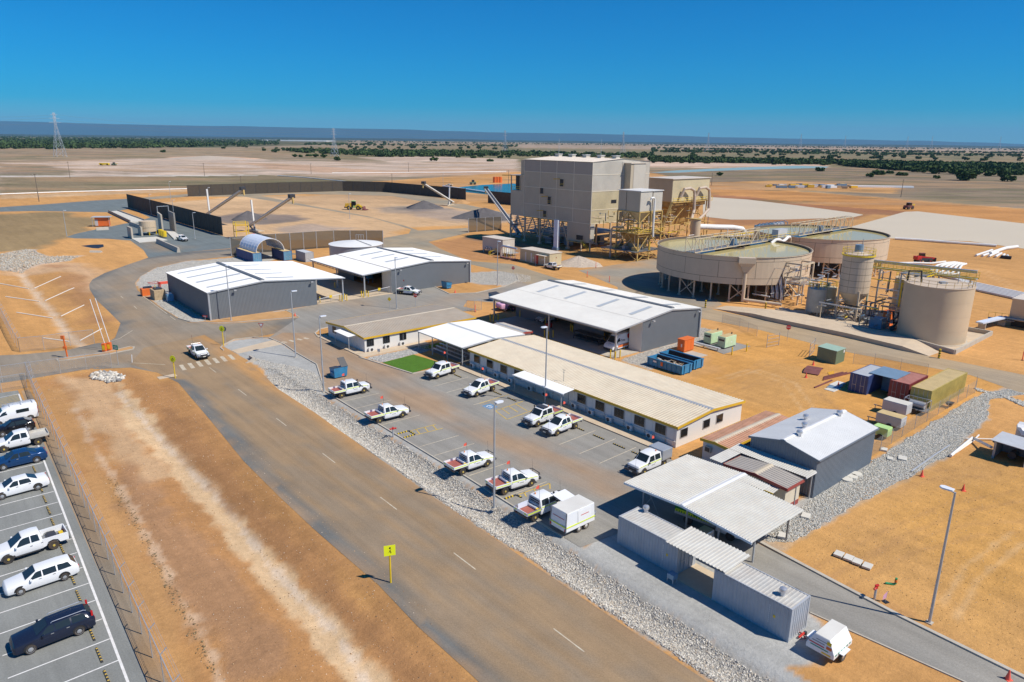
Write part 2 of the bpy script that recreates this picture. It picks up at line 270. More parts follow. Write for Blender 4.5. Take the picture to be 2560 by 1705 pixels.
LAY = [
 (fps((-400,311),(300,312),(800,318.5),(800,331),(500,339),(0,340),(-400,341)), BUSH, 30, 25, .95),
 (fps((800,319),(1500,325.5),(2354,336.5),(2900,344),(2900,347),(2354,339),(1500,329),(800,322)), (.075,.085,.04), 60, 40, .9),
 (fps((560,340),(1190,330),(1190,352),(800,356),(400,350)), (.25,.19,.11), 20, 25),
 (fps((1190,333),(2600,345),(2600,362),(1190,350)), (.36,.265,.19), 40, 30),
 (fps((680,346),(1190,340),(2354,352),(2354,415),(2050,400),(1850,378),(1500,375),(900,370),(700,362)), (.17,.15,.075), 15, 22, .85),
 (fps((0,341),(560,341),(690,360),(560,366),(150,372),(0,376)), (.30,.22,.14), 12, 14),
 (fps((0,374),(150,371),(230,366),(420,364),(600,366),(820,374),(1190,372),(1190,402),(900,406),(560,402),(170,405),(0,402)), SAND, 6, 10, .95),
 (fps((380,362),(480,358),(600,364),(560,369),(420,367)), (.56,.36,.24), 4, 3),
 (fps((0,378),(100,378),(170,394),(150,404),(0,404)), (.25,.19,.13), 4, 6, .9),
 (fps((560,374),(700,380),(880,392),(1190,388),(1190,402),(800,400),(620,388)), PINKS, 6, 8, .8),
 (fps((820,362),(1000,360),(1190,366),(1190,372),(900,373)), SAND, 5, 5),
 (fps((0,406),(590,402),(760,410),(850,419),(700,424),(430,434),(0,446)), DARKG, 2.5, 5),
 (fps((0,404),(560,402),(600,404),(0,408)), (.55,.50,.44), 1.5, 2, .8),
 (fps((1480,362),(1900,378),(1910,388),(1480,384)), (.55,.40,.30), 5, 6),
 (fps((1480,392),(2100,382),(2400,410),(2400,470),(2000,448),(1600,420)), (.205,.155,.10), 5, 10, .95),
 (fps((1620,420),(1800,415),(2070,430),(2060,445),(1900,440),(1640,432)), DIRT, 4, 4, .85),
 (fps((-200,449),(430,433),(700,425),(880,416),(1190,395),(1500,398),(1660,425),(1900,444),(2354,480),(2900,530),(3400,2600),(-900,2600),(-600,600)), DIRT, 3, 4),
 (fps((0,449),(430,435),(430,440),(0,458)), PALE, 1.5, 1.5, .8),
 (fps((-80,492),(120,489),(220,500),(235,520),(150,545),(60,575),(-80,590)), (.25,.185,.095), 3, 6, .9),
 (fps((1620,424),(1900,446),(2354,482),(2500,495),(2500,520),(2354,512),(1990,486),(1620,452)), DIRT2, 3, 4, .9),
 (fps((1600,446),(1720,452),(1860,470),(2000,480),(2110,489),(2354,514),(2354,523),(2090,498),(1960,490),(1830,478),(1600,456)), RED, 1.5, 1.5, .9),
 (fps((1615,500),(1760,490),(1900,486),(2000,492),(1980,505),(1850,512),(1650,522)), RED, 2, 3, .7),
 (fps((320,470),(560,452),(900,446),(1060,470),(1165,492),(1165,518),(960,522),(880,545),(540,558),(440,520)), PALE, 3, 5, .8),
 (fps((480,500),(560,488),(680,496),(720,504),(600,516),(500,514)), (.17,.145,.135), 3, 4, .9),
 (fps((640,520),(720,515),(790,525),(700,535),(620,530)), (.30,.25,.22), 4, 5, .7),
 (fps((850,478),(960,472),(1060,482),(1165,492),(1165,508),(1050,512),(920,492)), (.33,.26,.21), 4, 6, .85),
 (fps((900,478),(1000,475),(1040,482),(950,486)), (.20,.17,.16), 3, 3, .8),
 (fps((1050,498),(1165,492),(1165,506),(1080,506)), (.13,.115,.11), 2, 2, .9),
 (fps((970,560),(1080,545),(1165,545),(1240,575),(1180,600),(1090,600)), (.42,.21,.09), 2, 3, .8),
 (fps((1180,540),(1440,560),(1520,570),(1520,610),(1380,600),(1180,565)), (.42,.235,.08), 1.5, 3, .8),
 (fps((1060,545),(1180,552),(1300,575),(1180,580)), (.20,.13,.08), 1.5, 2, .7),
 (fps((0,585),(60,573),(75,575),(110,590),(185,588),(160,600),(90,607),(50,622),(0,620)), (.50,.47,.42), 1, 2),
 (fps((0,630),(120,600),(190,610),(260,640),(200,680),(160,620)), (.58,.40,.26), 3, 5, .6),
 (fps((120,610),(180,625),(215,690),(240,740),(200,740),(160,660)), (.36,.185,.085), 2, 4, .7),
 (drainL, (.64,.50,.36), .8, .8, .8, .6),
 (fps((80,880),(250,850),(400,890),(620,1160),(900,1450),(1100,1640),(400,1640),(250,1250)), (.44,.225,.09), 2, 3, .9),
 (fps((99,885),(163,903),(271,1120),(379,1337),(470,1568),(388,1568),(271,1337),(181,1102)), (.50,.275,.11), .9, 1.5, .85),
 (fps((135,867),(262,876),(298,966),(388,1084),(343,1120),(226,993)), (.60,.41,.24), 1, 1.5, .7),
 (fps((298,1057),(415,1192),(542,1337),(686,1535),(542,1568),(452,1427),(361,1264),(271,1138)), (.36,.205,.11), .8, 1.4, .75),
 (fps((262,867),(312,912),(510,1120),(637,1264),(781,1422),(912,1571),(804,1571),(691,1431),(542,1251),(379,1061),(289,971)), (.64,.45,.26), .4, .8, .9),
 (fps((271,894),(397,1030),(506,1138),(632,1300),(777,1445),(840,1562)), (.66,.53,.40), .3, .5, .8, .25),
 (fps((388,921),(506,1057),(686,1246),(813,1382),(903,1472),(1002,1571),(930,1571),(786,1418),(641,1264),(492,1120),(361,975)), (.34,.175,.075), .7, .9, .85),
 (fps((172,939),(235,1057),(316,1192),(406,1355),(488,1508),(506,1571)), (.60,.43,.29), .3, .6, .7, .2),
 (fps((380,880),(560,1085),(720,1240),(870,1370),(960,1465),(1090,1600)), (.34,.175,.07), 1.1, .7, .7, .9),
 (Sp((37.7, 46.5), (38.5, 36), (50, 36), (50.5, 27), (46, 27), (45.2, 19.5), (43.5, 16.8), (41, 16.6), (38.8, 17.5), (37.0, 12), (36.6, 5), (37.4, 30)), FGR, .25, .35),
 (Sp((37.9, 14), (38.0, 46), (38.2, 72), (38.3, 98), (39.2, 98), (39.1, 60), (38.6, 14)), FGR, .15, .15),
 (Sp((34.0, -10), (34.0, 60), (34.5, 78), (34.6, 92), (38, 98), (38.1, 60), (37.7, 40), (37.4, 12), (37, -10)), (.36,.34,.30), .2, .3),
 (fps((510,796),(538,782),(583,777),(618,777),(655,793),(684,813),(732,838),(750,870),(738,905),(680,930),(600,845)), FGR, .15, .2),
 (Sp((50.5, 26), (51.1, 24.9), (60.8, 24.8), (70.9, 24.0), (81.7, 23.3), (97.9, 24.3), (107, 27), (113, 24), (114, 27), (108, 28.4), (98, 28.5), (83.5, 28.4), (74.2, 28.4), (61.9, 28.6), (54, 29.5), (51, 28)), (.37,.36,.33), .25, .4),
 (fps((313,655),(322,635),(360,615),(430,600),(480,597),(560,590),(640,582),(640,595),(400,660),(400,690),(470,735),(482,742),(438,741),(410,733),(370,708)), (.43,.415,.375), .2, .4),
 (Sp((38.6, 132), (40.2, 132), (62, 132), (62, 131), (38.6, 131)), FGR, .2, .3),
 (Sp((100.2, 130), (104, 125), (112, 124), (118, 130), (116, 140), (100.2, 145)), (.42,.405,.37), .3, .5),
 (Sp((86.7, 69.8), (102, 69.8), (102.2, 74), (108, 73.5), (108, 69), (104, 66.5), (98, 66), (96, 68.3), (90, 68.4), (84, 63), (81, 63), (81, 69)), (.42,.40,.36), .2, .4),
 (Sp((50.9, 94.1), (62.8, 94.3), (61, 91.5), (57.6, 91.3), (51.6, 90.6)), (.44,.43,.40), .15, .2),
 (Sp((74.5, 28), (120, 26), (122, 62), (104, 70), (92, 60), (88, 56), (75, 57)), (.54,.275,.075), 1.2, 1.5, .85),
 (fps((1640,900),(1760,830),(1850,850),(1930,900),(1800,960)), (.48,.27,.10), 2, 3, .6),
 (fps((1780,1250),(2000,1100),(2354,1000),(2600,1000),(2700,1700),(2100,1400)), (.53,.295,.10), 2, 3, .7),
 (fps((2050,1180),(2354,1080),(2450,1400),(2250,1420)), (.55,.29,.075), 3, 4, .6),
 (fps((1800,1280),(2000,1360),(2150,1450),(2400,1600),(2420,1640),(2050,1400)), (.40,.22,.10), 1, 1.2, .6),
]
TRK = [((1640,900),(1760,840),(1900,830),(1960,820)),((1620,930),(1740,880),(1880,900),(1950,960)),((1650,870),(1720,850),(1800,880),(1850,950),(1800,990)),((1900,1330),(2060,1240),(2200,1180),(2354,1150)),((1950,1350),(2100,1270),(2250,1230),(2400,1220)),((2000,1150),(2150,1100),(2300,1090),(2450,1120)),((2354,1250),(2250,1330),(2200,1420)),((2120,600),(2250,620),(2354,680)),((1400,590),(1480,600),(1560,585)),((600,480),(760,500),(900,480)),((540,530),(700,520),(860,530)),((700,490),(820,470),(980,470)),((10,640),(80,620),(160,615)),((200,520),(260,545),(330,570))]
for t in TRK:
    p = np.array(fps(*t)); d = np.array((.0, 1.7)) if abs(p[-1][0]-p[0][0]) > abs(p[-1][1]-p[0][1]) else np.array((1.7, 0.))
    for q in (p, p+d): LAY.append(([tuple(a) for a in q], (.64,.44,.24) if len(t) % 2 else (.38,.21,.09), .3, .3, .38, .18))
def make_ground():
    ys = np.concatenate([np.arange(-400, 10, 20.), np.arange(12, 62, .45), np.arange(62, 135, .65), np.arange(135, 290, 1.2), 290*1.0135**np.arange(0, 322)])
    t = np.sinh(np.linspace(-1.9, 1.9, 520))/math.sinh(1.9)*1.0; t = np.sign(t)*(np.abs(t)*.55+np.abs(np.linspace(-1, 1, 520))*.6)
    Yg = np.repeat(ys[:, None], len(t), 1); Xg = (np.abs(Yg)+14)*t[None, :]
    X, Y = Xg.ravel(), Yg.ravel(); C = np.tile(np.array((.30,.225,.15)), (len(X), 1)); paint(C, X, Y, LAY)
    k = 1+(fbm(X/90, Y/90, 5)-.5)*.35; C *= k[:, None]; w = np.clip((Y-260)/200, 0, 1); n = fbm(X/60, Y/22, 7); k = 1+w*(fbm(X/35, Y/14, 9)-.5)*.9; C *= k[:, None]; C = lerp(C, (.14,.135,.06), w*np.clip((n-.53)*5, 0, .55)*(C[:, 0] < .4)); C = lerp(C, (.38,.24,.13), w*np.clip((fbm(X/120, Y/30, 2)-.56)*6, 0, .6))
    nr, nc = Xg.shape; i = np.arange(nr-1)[:, None]*nc+np.arange(nc-1)[None, :]; i = i.ravel()
    Fq = np.stack([i, i+1, i+nc+1, i+nc], 1)
    o = colmesh('ground', np.stack([X, Y, gz(X, Y)], 1), Fq, C, M_GROUND)
    o.data.polygons.foreach_set('use_smooth', np.ones(len(Fq), bool)); tag(o, kind='structure')
make_ground()
def sheet(name, poly, z, base, layers=(), step=1.6, mat=None, colf=None, kind='structure'):
    P = np.array(poly); xs = np.arange(P[:, 0].min(), P[:, 0].max(), step); ysx = np.arange(P[:, 1].min(), P[:, 1].max(), step)
    X, Y = np.meshgrid(xs, ysx); X = X.ravel(); Y = Y.ravel(); k = sdist(X, Y, poly) < -step*.5; X, Y = X[k], Y[k]
    ring = []
    n = len(P)
    for i in range(n):
        a, b = P[i], P[(i+1) % n]; m = max(1, int(np.hypot(*(b-a))/(step*1.5)))
        ring += [tuple(a+(b-a)*j/m) for j in range(m)]
    pts = [Vector(p) for p in ring]+[Vector((x, y)) for x, y in zip(X, Y)]
    r = delaunay_2d_cdt(pts, [], [list(range(len(ring)))], 1, 1e-5)
    V = np.array([(p.x, p.y) for p in r[0]]); F = [f for f in r[2] if len(f) == 3]
    F = np.array([f if (V[f[1]]-V[f[0]])[0]*(V[f[2]]-V[f[0]])[1]-(V[f[1]]-V[f[0]])[1]*(V[f[2]]-V[f[0]])[0] > 0 else f[::-1] for f in F])
    C = np.tile(np.array(base, float), (len(V), 1))
    if colf is not None: C = colf(V[:, 0], V[:, 1], C)
    paint(C, V[:, 0], V[:, 1], list(layers))
    o = colmesh(name, np.concatenate([V, np.full((len(V), 1), z)], 1), F, C, mat or M_ROAD); tag(o, kind=kind); return o
ASPH = (.155,.155,.145); DUST = (.32,.218,.122); LOTC = (.275,.26,.23)
RL = fps((410,880),(480,962),(560,1060),(640,1140),(720,1215),(800,1285),(870,1345),(960,1440),(1060,1530),(1200,1660))
def cf_main(x, y, C):
    u, v = site(x, y); n = fbm(u*.9, v*.05, 2); m = fbm(u*.25, v*.12, 8)
    a = np.clip((ldist(x, y, RL)-.9+(n-.5)*2)/1.1, 0, 1)*np.clip(.75+.7*n, 0, 1)
    C = lerp(C, DUST, a*.92); C = lerp(C, DIRT, np.clip((u-33.2+(m-.5)*2)/1.2, 0, 1)*.75)
    return lerp(C, (.22,.19,.15), np.clip((fbm(u*1.5, v*.03, 4)-.52)*4, 0, .45))
def cf_road(am, col=DUST):
    def f(x, y, C):
        u, v = site(x, y); return lerp(C, col, np.clip(am+(fbm(u*.12, v*.12, 6)-.5)*1.4, 0, .95))
    return f
def cf_lot(x, y, C):
    u, v = site(x, y); n = fbm(u*.3, v*.12, 3); c = 47.5+np.clip((60-v)*.06, -1, 2)
    a = np.clip(1.05-np.abs(u-c)/3.6+(n-.5)*2.2, 0, 1)*.85*np.clip((v-36)/6, 0, 1); C = lerp(C, (.36,.24,.145), a)
    return lerp(C, (.36,.24,.145), np.clip((v-80)/8, 0, .8)*np.clip(.4+n, 0, 1))
road_poly = fps((300,838),(360,856),(410,880),(480,962),(560,1060),(640,1140),(720,1215),(800,1285),(870,1345),(960,1440),(1060,1530),(1200,1660))+Sp((33.6, -12), (33.75, 30), (33.9, 50), (34.3, 62), (34.8, 78))+fps((640,895),(575,832),(520,800),(470,770),(330,800))
sheet('main_road', road_poly, .020, ASPH, [(fps((410,884),(560,1064),(720,1219),(870,1350),(960,1445),(1060,1535),(1200,1665)), (.40,.25,.13), .25, .35, .75, .12)], 1.1, None, cf_main)
sheet('entry_road', fps((-60,817),(0,817),(50,815),(155,805),(217,790),(250,786),(265,776),(277,743),(250,716),(220,688),(206,665),(205,654),(212,643),(240,628),(295,608),(342,592),(420,580),(530,572),(545,566),(700,585),(545,588),(475,595),(425,600),(355,616),(322,636),(310,651),(316,667),(370,708),(412,733),(440,742),(500,744),(560,742),(688,730),(640,765),(583,776),(538,781),(509,796),(520,805),(560,838),(470,880),(400,875),(370,858),(300,845),(190,850),(75,870),(-60,890)), .012, ASPH, [
    (fps((210,655),(300,600),(530,575),(700,585),(440,600),(330,640),(420,733),(680,730),(520,800),(400,870),(-60,880),(-60,820),(250,795),(285,745)), (.36,.285,.2), 2, 3, .55), (fps((255,690),(300,640),(360,605),(440,597),(300,630),(260,660),(350,740),(480,800),(420,830),(330,790)), DUST, 3, 3, .55), (fps((420,800),(560,755),(680,740),(620,770),(500,860),(440,860)), DUST, 2, 3, .75), (fps((-60,850),(150,825),(300,815),(330,830),(180,845),(-60,875)), DUST, 1.5, 2, .6)], 1.5)
sheet('weighbridge_apron', fps((342,594),(330,575),(300,553),(250,549),(172,548),(152,545),(175,537),(222,527),(262,519),(297,512),(330,505),(345,500),(300,480),(250,488),(140,486),(75,485),(-60,488),(-60,480),(100,470),(215,461),(292,457),(300,478),(512,543),(560,556),(545,565),(530,571),(420,580)), .008, (.16,.185,.185), [(fps((300,548),(380,560),(440,570),(350,580)), DUST, 3, 3, .5)], 3)
sheet('yard_road', fps((292,457),(430,446),(700,436),(890,441),(1010,455),(1080,472),(1165,490),(1165,498),(1060,480),(900,450),(700,446),(600,450),(700,470),(850,498),(925,517),(962,530),(1075,524),(1078,535),(985,556),(1010,571),(1078,600),(1177,607),(1280,640),(1420,668),(1420,640),(1530,618),(1610,632),(1640,712),(1610,731),(1530,700),(1300,700),(1192,646),(1188,633),(1177,629),(1078,607),(880,572),(882,547),(940,537),(945,527),(860,502),(700,474),(560,452),(430,452),(294,462)), .006, (.27,.24,.18), (), 2.5, None, cf_road(.35, (.42,.31,.19)))
sheet('cross_street', fps((688,729),(657,714),(728,700),(790,690),(842,676),(998,659),(1033,676),(1093,674),(1160,659),(1192,645),(1290,690),(1180,700),(1075,690),(1065,705),(1100,712),(900,735),(758,752),(735,757),(725,767),(650,790),(618,776)), .016, LOTC, (), 1.6, None, cf_road(.2, (.36,.26,.17)))
lot_poly = Sp((38.5, 36), (38.8, 52), (39.0, 70), (39.2, 84))+fps((728,838),(684,813),(655,793),(622,777),(650,765),(724,766))+Sp((51.3, 106), (50.4, 95), (50.7, 92), (52.2, 83.2), (58.8, 82.3), (58.8, 44), (57, 37), (56, 28.5), (50.6, 27.5), (49.95, 18.4), (49.6, 10), (49.4, 2), (46.6, 2), (46.3, 9.9), (45.2, 19.5), (46, 27), (47, 35))
sheet('car_park', lot_poly, .024, LOTC, [(Sp((48.5, 26), (50.4, 26), (49.7, 15), (49.4, 2), (47, 2), (47.5, 15)), (.31,.285,.24), 1, .8, .5)], 1.2, None, cf_lot)
sheet('staff_car_park', Sp((-14, 30), (-12, 112), (8.0, 109.5), (7.9, 90), (7.2, 60), (6.6, 30))+[], .012, (.23,.235,.22), (), 2, None, None)
sheet('fence_verge', Sp((6.6, 30), (7.2, 60), (7.9, 90), (8.3, 109), (9.2, 109), (8.9, 80), (8.4, 60), (7.5, 30)), .010, (.30,.24,.17), (), 1.5, None, cf_road(.3, DIRT))
sheet('plant_road', fps((1605,716),(1640,712),(1730,731),(2078,806),(2135,819),(2190,829),(2354,862),(2700,930),(2700,985),(2354,906),(2230,862),(1960,812),(1865,789),(1740,757),(1612,732)), .018, (.36,.285,.195), (), 2, None, cf_road(.3, (.44,.31,.17)))
sheet('plant_apron', fps((1330,622),(1530,590),(1600,640),(1660,700),(1640,711),(1560,690),(1420,660)), .014, (.29,.26,.21), (), 2, None, cf_road(.25, DIRT))
def watermat(name, col, ro=.12, sc=.6, bump=.04, spc=.5):
    m = bpy.data.materials.new(name); m.use_nodes = True; t = m.node_tree; b = t.nodes['Principled BSDF']; N = t.nodes.new; L = t.links.new
    geo = N('ShaderNodeNewGeometry'); no = N('ShaderNodeTexNoise'); no.inputs['Scale'].default_value = .03; no.inputs['Detail'].default_value = 5; L(geo.outputs['Position'], no.inputs['Vector'])
    cr = N('ShaderNodeMix'); cr.data_type = 'RGBA'; cr.inputs['A'].default_value = (*[c*.93 for c in col], 1); cr.inputs['B'].default_value = (*[min(1, c*1.07) for c in col], 1); L(no.outputs[0], cr.inputs['Factor']); L(cr.outputs['Result'], b.inputs['Base Color'])
    n2 = N('ShaderNodeTexNoise'); n2.inputs['Scale'].default_value = sc; n2.inputs['Detail'].default_value = 3; L(geo.outputs['Position'], n2.inputs['Vector']); bu = N('ShaderNodeBump'); bu.inputs['Strength'].default_value = bump; bu.inputs['Distance'].default_value = .1
    L(n2.outputs[0], bu.inputs['Height']); L(bu.outputs[0], b.inputs['Normal']); b.inputs['Roughness'].default_value = ro; b.inputs['IOR'].default_value = 1.33; b.inputs['Specular IOR Level'].default_value = spc; return m
_M['milky'] = watermat('milky', (.60,.51,.375), .45, spc=.12); _M['teal'] = watermat('teal', (.03,.15,.18), .2, spc=.25); _M['thick_water'] = watermat('thick_water', (.50,.42,.19), .08, 1.2, .03, .22); _M['far_teal'] = watermat('far_teal', (.30,.40,.36), .3, spc=.15)
def pond(name, poly, z, m):
    mb = MB(); mb.poly(*[(x, y, z) for x, y in poly]); o = mb.build(name, m); tag(o, kind='structure'); return o
pond('settling_pond', fps((1616,452),(1720,459),(1830,472),(1958,489),(1985,494),(1960,500),(1800,505),(1680,505),(1616,498)), .05, 'milky')
pond('tailings_pond', fps((1958,521),(2080,487),(2110,486),(2354,514),(2560,540),(2700,600),(2354,572),(2230,555),(2045,548),(1960,540)), .05, 'milky')
pond('process_pond', fps((1030,437),(1058,430),(1110,425),(1180,422),(1240,430),(1240,452),(1165,452),(1100,445)), .05, 'teal')
pond('far_pond', fps((1495,397),(1560,391.5),(1700,385),(1830,381),(1905,383),(1900,386),(1800,388),(1640,393),(1560,397)), .05, 'far_teal')
_M['turf'] = colmat('turf', [(.6, .12, None), (14., .35, None)], .8, 30.)
sheet('artificial_lawn', Sp((51.7, 90.5), (57.6, 91.1), (58.1, 88.0), (58.6, 84.2), (52.5, 83.5)), .045, (.085,.19,.022), (), .8, _M['turf'])
sheet('canopy_lawn', Sp((60.6, 94), (67, 94.4), (67, 93), (60.8, 92.4)), .045, (.085,.19,.022), (), .8, _M['turf'])
def slabs(name, u0, u1, v0, v1, z0, z1, lu, lv, m):     # paved strip of separate slabs
    root = thing(name, None, None, S(u0, v0), SU); tag(root, kind='structure')
    nu = max(1, round((u1-u0)/lu)); nv = max(1, round((v1-v0)/lv)); a, b = (u1-u0)/nu, (v1-v0)/nv
    p = None
    for i in range(nu):
        for j in range(nv):
            if p is None: p = MB().box(.008, a-.008, .008, b-.008, z0, z1).build('slab', m, root)
            else: reuse(p, root, (i*a, j*b, 0))
    return root
slabs('footpath', 58.85, 60.75, 44, 82, -.05, .14, 1.9, 2.2, 'concrete_tan')
slabs('footpath', 50.5, 52.0, 96.6, 110.3, -.05, .14, 1.5, 2.0, 'concrete_tan')
slabs('footpath', 50.5, 63, 94.5, 96.5, -.05, .14, 2.5, 2.0, 'concrete_tan')
slabs('shed_floor', 61.6, 79.2, 132.6, 158, -.05, .06, 8.8, 6.4, 'concrete_tan')
slabs('workshop_floor', 80.8, 101.6, 70.2, 100.4, -.05, .06, 5.2, 6.1, 'concrete')
slabs('container_floor', 41.0, 44.0, 24.6, 28.6, -.05, .07, 3, 4, 'concrete_tan')
slabs('shelter_floor', 60.9, 72.3, 82.2, 92.2, -.05, .06, 5.7, 5, 'concrete_dark')
def kerb(pts, w=.16, h=.13, m='concrete', close=False):
    mb = MB(); pts = list(pts)+([pts[0]] if close else [])
    for a, b in zip(pts[:-1], pts[1:]): mb.bar((*a, h/2-.02), (*b, h/2-.02), w, h+.04)
    tag(mb.build('kerb', m), kind='structure')
kerb(Sp((38.45, 38), (38.8, 52), (39.0, 70), (39.2, 84))+fps((728,838),(684,813),(655,793),(618,777),(583,776),(538,781),(512,794),(507,800),(514,806)))
kerb(Sp((50.9, 27.4), (50.75, 26), (50.2, 20), (49.8, 15), (49.6, 8), (49.4, 2)), .3, .14); kerb(Sp((45.2, 19.5), (46.2, 10), (46.6, 2)), .12, .08)
kerb(Sp((52.35, 83.2), (50.75, 92.5), (50.3, 95)), .25); kerb(Sp((52.35, 83.2), (58.7, 82.6)), .25)
kerb(fps((410,732),(440,741),(500,743),(548,741),(688,729),(657,714)), .2); kerb(fps((316,667),(370,708),(410,732)), .15, .05, 'dirt_pile')
kerb(fps((998,659),(1033,676),(1093,674),(1160,659),(1192,645),(1188,633)), .25); kerb(fps((758,752),(735,757),(724,767),(732,776)), .2)
kerb([zp('E', *p) for p in ((525,950),(620,940),(960,890),(1200,835),(1235,840),(1225,860),(1000,905),(620,958),(530,965))], .2, .13, 'concrete', True)
tag(MB().prism([zp('E', *p) for p in ((535,953),(620,943),(960,893),(1200,838),(1230,842),(1220,856),(1000,901),(620,954))], 'z', -.02, .11).build('median_island', 'dirt_pile'), kind='structure')
tag(MB().prism(fps((532,806),(545,813),(655,790),(628,782)), 'z', -.02, .05).build('island_path', 'concrete_tan'), kind='structure')
tag(MB().prism(fps((430,741.5),(548,739.5),(686,727.5),(657,715),(560,726),(490,738)), 'z', -.02, .07).build('shed_verge', 'dirt_pile'), kind='structure')
def marks(root, quads, m, name='marking', z=.032):
    for q in quads: MB().poly(*[(x, y, z) for x, y in q]).build(name, m, root)
def strip(a, b, w=.12):
    a, b = np.array(a), np.array(b); d = (b-a)/np.linalg.norm(b-a); n = np.array((-d[1], d[0]))*w/2; return [tuple(a-n), tuple(b-n), tuple(b+n), tuple(a+n)]
rm = bpy.data.objects['main_road']; cp = bpy.data.objects['car_park']; sp_ = bpy.data.objects['staff_car_park']; er = bpy.data.objects['entry_road']; cs_ = bpy.data.objects['cross_street']
marks(rm, [strip(S(29.3+v*.014, v), S(29.3+(v+3)*.014, v+3), .10) for v in (27, 39, 51, 63.4, 76, 89, 101)], 'paint_line', z=.030)
marks(rm, [strip(S(27.6+i*1.22, 104.9+i*.12), S(27.9+i*1.22, 107.8+i*.12), .55) for i in range(7)], 'paint_line', 'crossing_bar', .030)
marks(cs_, [strip(zp('F', *a), zp('F', *b), .5) for a, b in (((1120,975),(1170,980)),((1190,960),(1235,972)),((1262,948),(1305,958)),((1325,938),(1365,948)))], 'paint_line', 'crossing_bar', .034)
marks(er, [strip(zp('E', *a), zp('E', *b), .12) for a, b in (((1290,350),(1540,535)),((1230,460),(1260,485)),((1110,370),(1135,390)),((1565,555),(1615,590)),((1000,790),(1100,760)),((1100,760),(1220,685)),((1230,985),(1520,1000)))], 'paint_line', z=.026)
marks(cp, [strip(S(39.2, v), S(44.4, v-.15), .1) for v in (46.6, 49.4, 52.3, 55.4, 58.4, 61.3, 69.3, 72.6, 76, 79.2)]+[strip(S(51.6, v), S(57.7, v+.25), .1) for v in (46, 49, 52.1, 55.2, 67.8, 70.8, 73.7, 76.8, 79.8)], 'paint_line')
marks(cp, [strip(S(*a), S(*b), .12) for a, b in (((40.7,65.7),(44.2,65.5)),((40.7,64.3),(44.2,64.0)),((41.6,65.7),(41.2,64.3)),((42.7,65.6),(42.3,64.2)),((43.8,65.5),(43.4,64.1)),((39.9,46.2),(44.4,46.0)),((43.6,45.1),(44.4,46.0)),((41.2,46.2),(40.8,45.4)),((42.4,46.1),(42.0,45.3)),((52.5,64.5),(57.4,64.9)),((51.8,61.4),(57.2,61.8)),((52.5,64.5),(51.8,61.4)),((53.6,64.6),(53.2,62.6)),((54.8,64.7),(54.4,62.4)),((56,64.8),(55.6,62)),((52.5,67.7),(57.6,68.0)))], 'paint_yellow')
marks(cp, [[S(52.2, 65.3), S(53.6, 65.3), S(53.6, 66.9), S(52.2, 66.9)]], 'paint_blue', 'wheelchair_symbol_panel', .030)
marks(cp, [strip(S(52.45, 66.2), S(52.9, 66.5), .12), strip(S(52.9, 66.5), S(53.3, 66.2), .12), strip(S(52.5, 65.9), S(52.8, 65.6), .12), strip(S(52.8, 65.6), S(53.1, 65.9), .12), strip(S(52.9, 66.5), S(53.0, 65.8), .1)], 'paint_lot', 'wheelchair_symbol', .036)
lv = [42.9+2.62*i for i in range(22)]
marks(sp_, [strip(S(.3 if v < 52 else -3, v), S(5.85+(v-43)*.028, v+.05), .1) for v in lv if v < 104]+[strip(S(5.5, 30), S(5.95, 43.9), .16), strip(S(5.95, 43.9), S(7.9, 107.8), .16), strip(S(1, 107.4), S(7.9, 107.8), .1)], 'paint_lot', z=.020)
marks(sp_, [strip(S(5.2, v), S(7.7, v+.9), .1) for v in np.arange(102.8, 107, .55)], 'paint_yellow', z=.021); marks(sp_, [strip(S(6.8, v), S(7.6, v+.4), .1) for v in np.arange(98, 101, .55)], 'paint_yellow', z=.021)
def rocks(name, label, cat, poly, n, s0, s1, cols, dens=None, zoff=0.):
    P = np.array(poly); out = []; tot = 0
    while tot < n:
        x = RNG.uniform(P[:, 0].min(), P[:, 0].max(), n*2); y = RNG.uniform(P[:, 1].min(), P[:, 1].max(), n*2); k = sdist(x, y, poly)+(fbm(x/1.5, y/1.5, 9)-.5)*.8 < 0
        out.append(np.stack([x[k], y[k]], 1)); tot += k.sum()
    c = np.concatenate(out)[:n]; sz = s0+(s1-s0)*RNG.random(n)**2.5
    base = np.array([(1,0,0),(-1,0,0),(0,1,0),(0,-1,0),(0,0,1),(0,0,-1)], float); fc = np.array([(0,2,4),(2,1,4),(1,3,4),(3,0,4),(2,0,5),(1,2,5),(3,1,5),(0,3,5)])
    v = base[None]*(.7+.6*RNG.random((n, 6, 1)))+RNG.normal(0, .18, (n, 6, 3)); a = RNG.random(n)*6.28; tl = RNG.normal(0, .5, n)
    ca, sa = np.cos(a), np.sin(a); x = v[..., 0]*ca[:, None]-v[..., 1]*sa[:, None]; y = v[..., 0]*sa[:, None]+v[..., 1]*ca[:, None]; z = v[..., 2]
    ct, st = np.cos(tl)[:, None], np.sin(tl)[:, None]; y, z = y*ct-z*st, y*st+z*ct
    zz = gz(c[:, 0], c[:, 1]); V = np.stack([x*sz[:, None]+c[:, :1], y*sz[:, None]+c[:, 1:], z*sz[:, None]*.75+(zz+sz*.25+zoff)[:, None]], -1).reshape(-1, 3)
    F = (fc[None]+np.arange(n)[:, None, None]*6).reshape(-1, 3); ci = np.array(cols)[RNG.integers(0, len(cols), n)]*(.82+.3*RNG.random((n, 1))); C = np.repeat(ci, 6, 0)
    o = colmesh(name, V, F, C, M_STONE); tag(o, label, cat, kind='stuff'); return o
M_STONE = colmat('stone', [(9., .15, None)], .1, 20.)
RC = [(.60,.56,.49), (.66,.62,.54), (.46,.44,.40), (.54,.46,.36), (.26,.25,.24), (.72,.68,.60)]
RG = [(.56,.55,.50), (.62,.60,.55), (.46,.46,.43), (.28,.29,.28), (.60,.54,.44)]
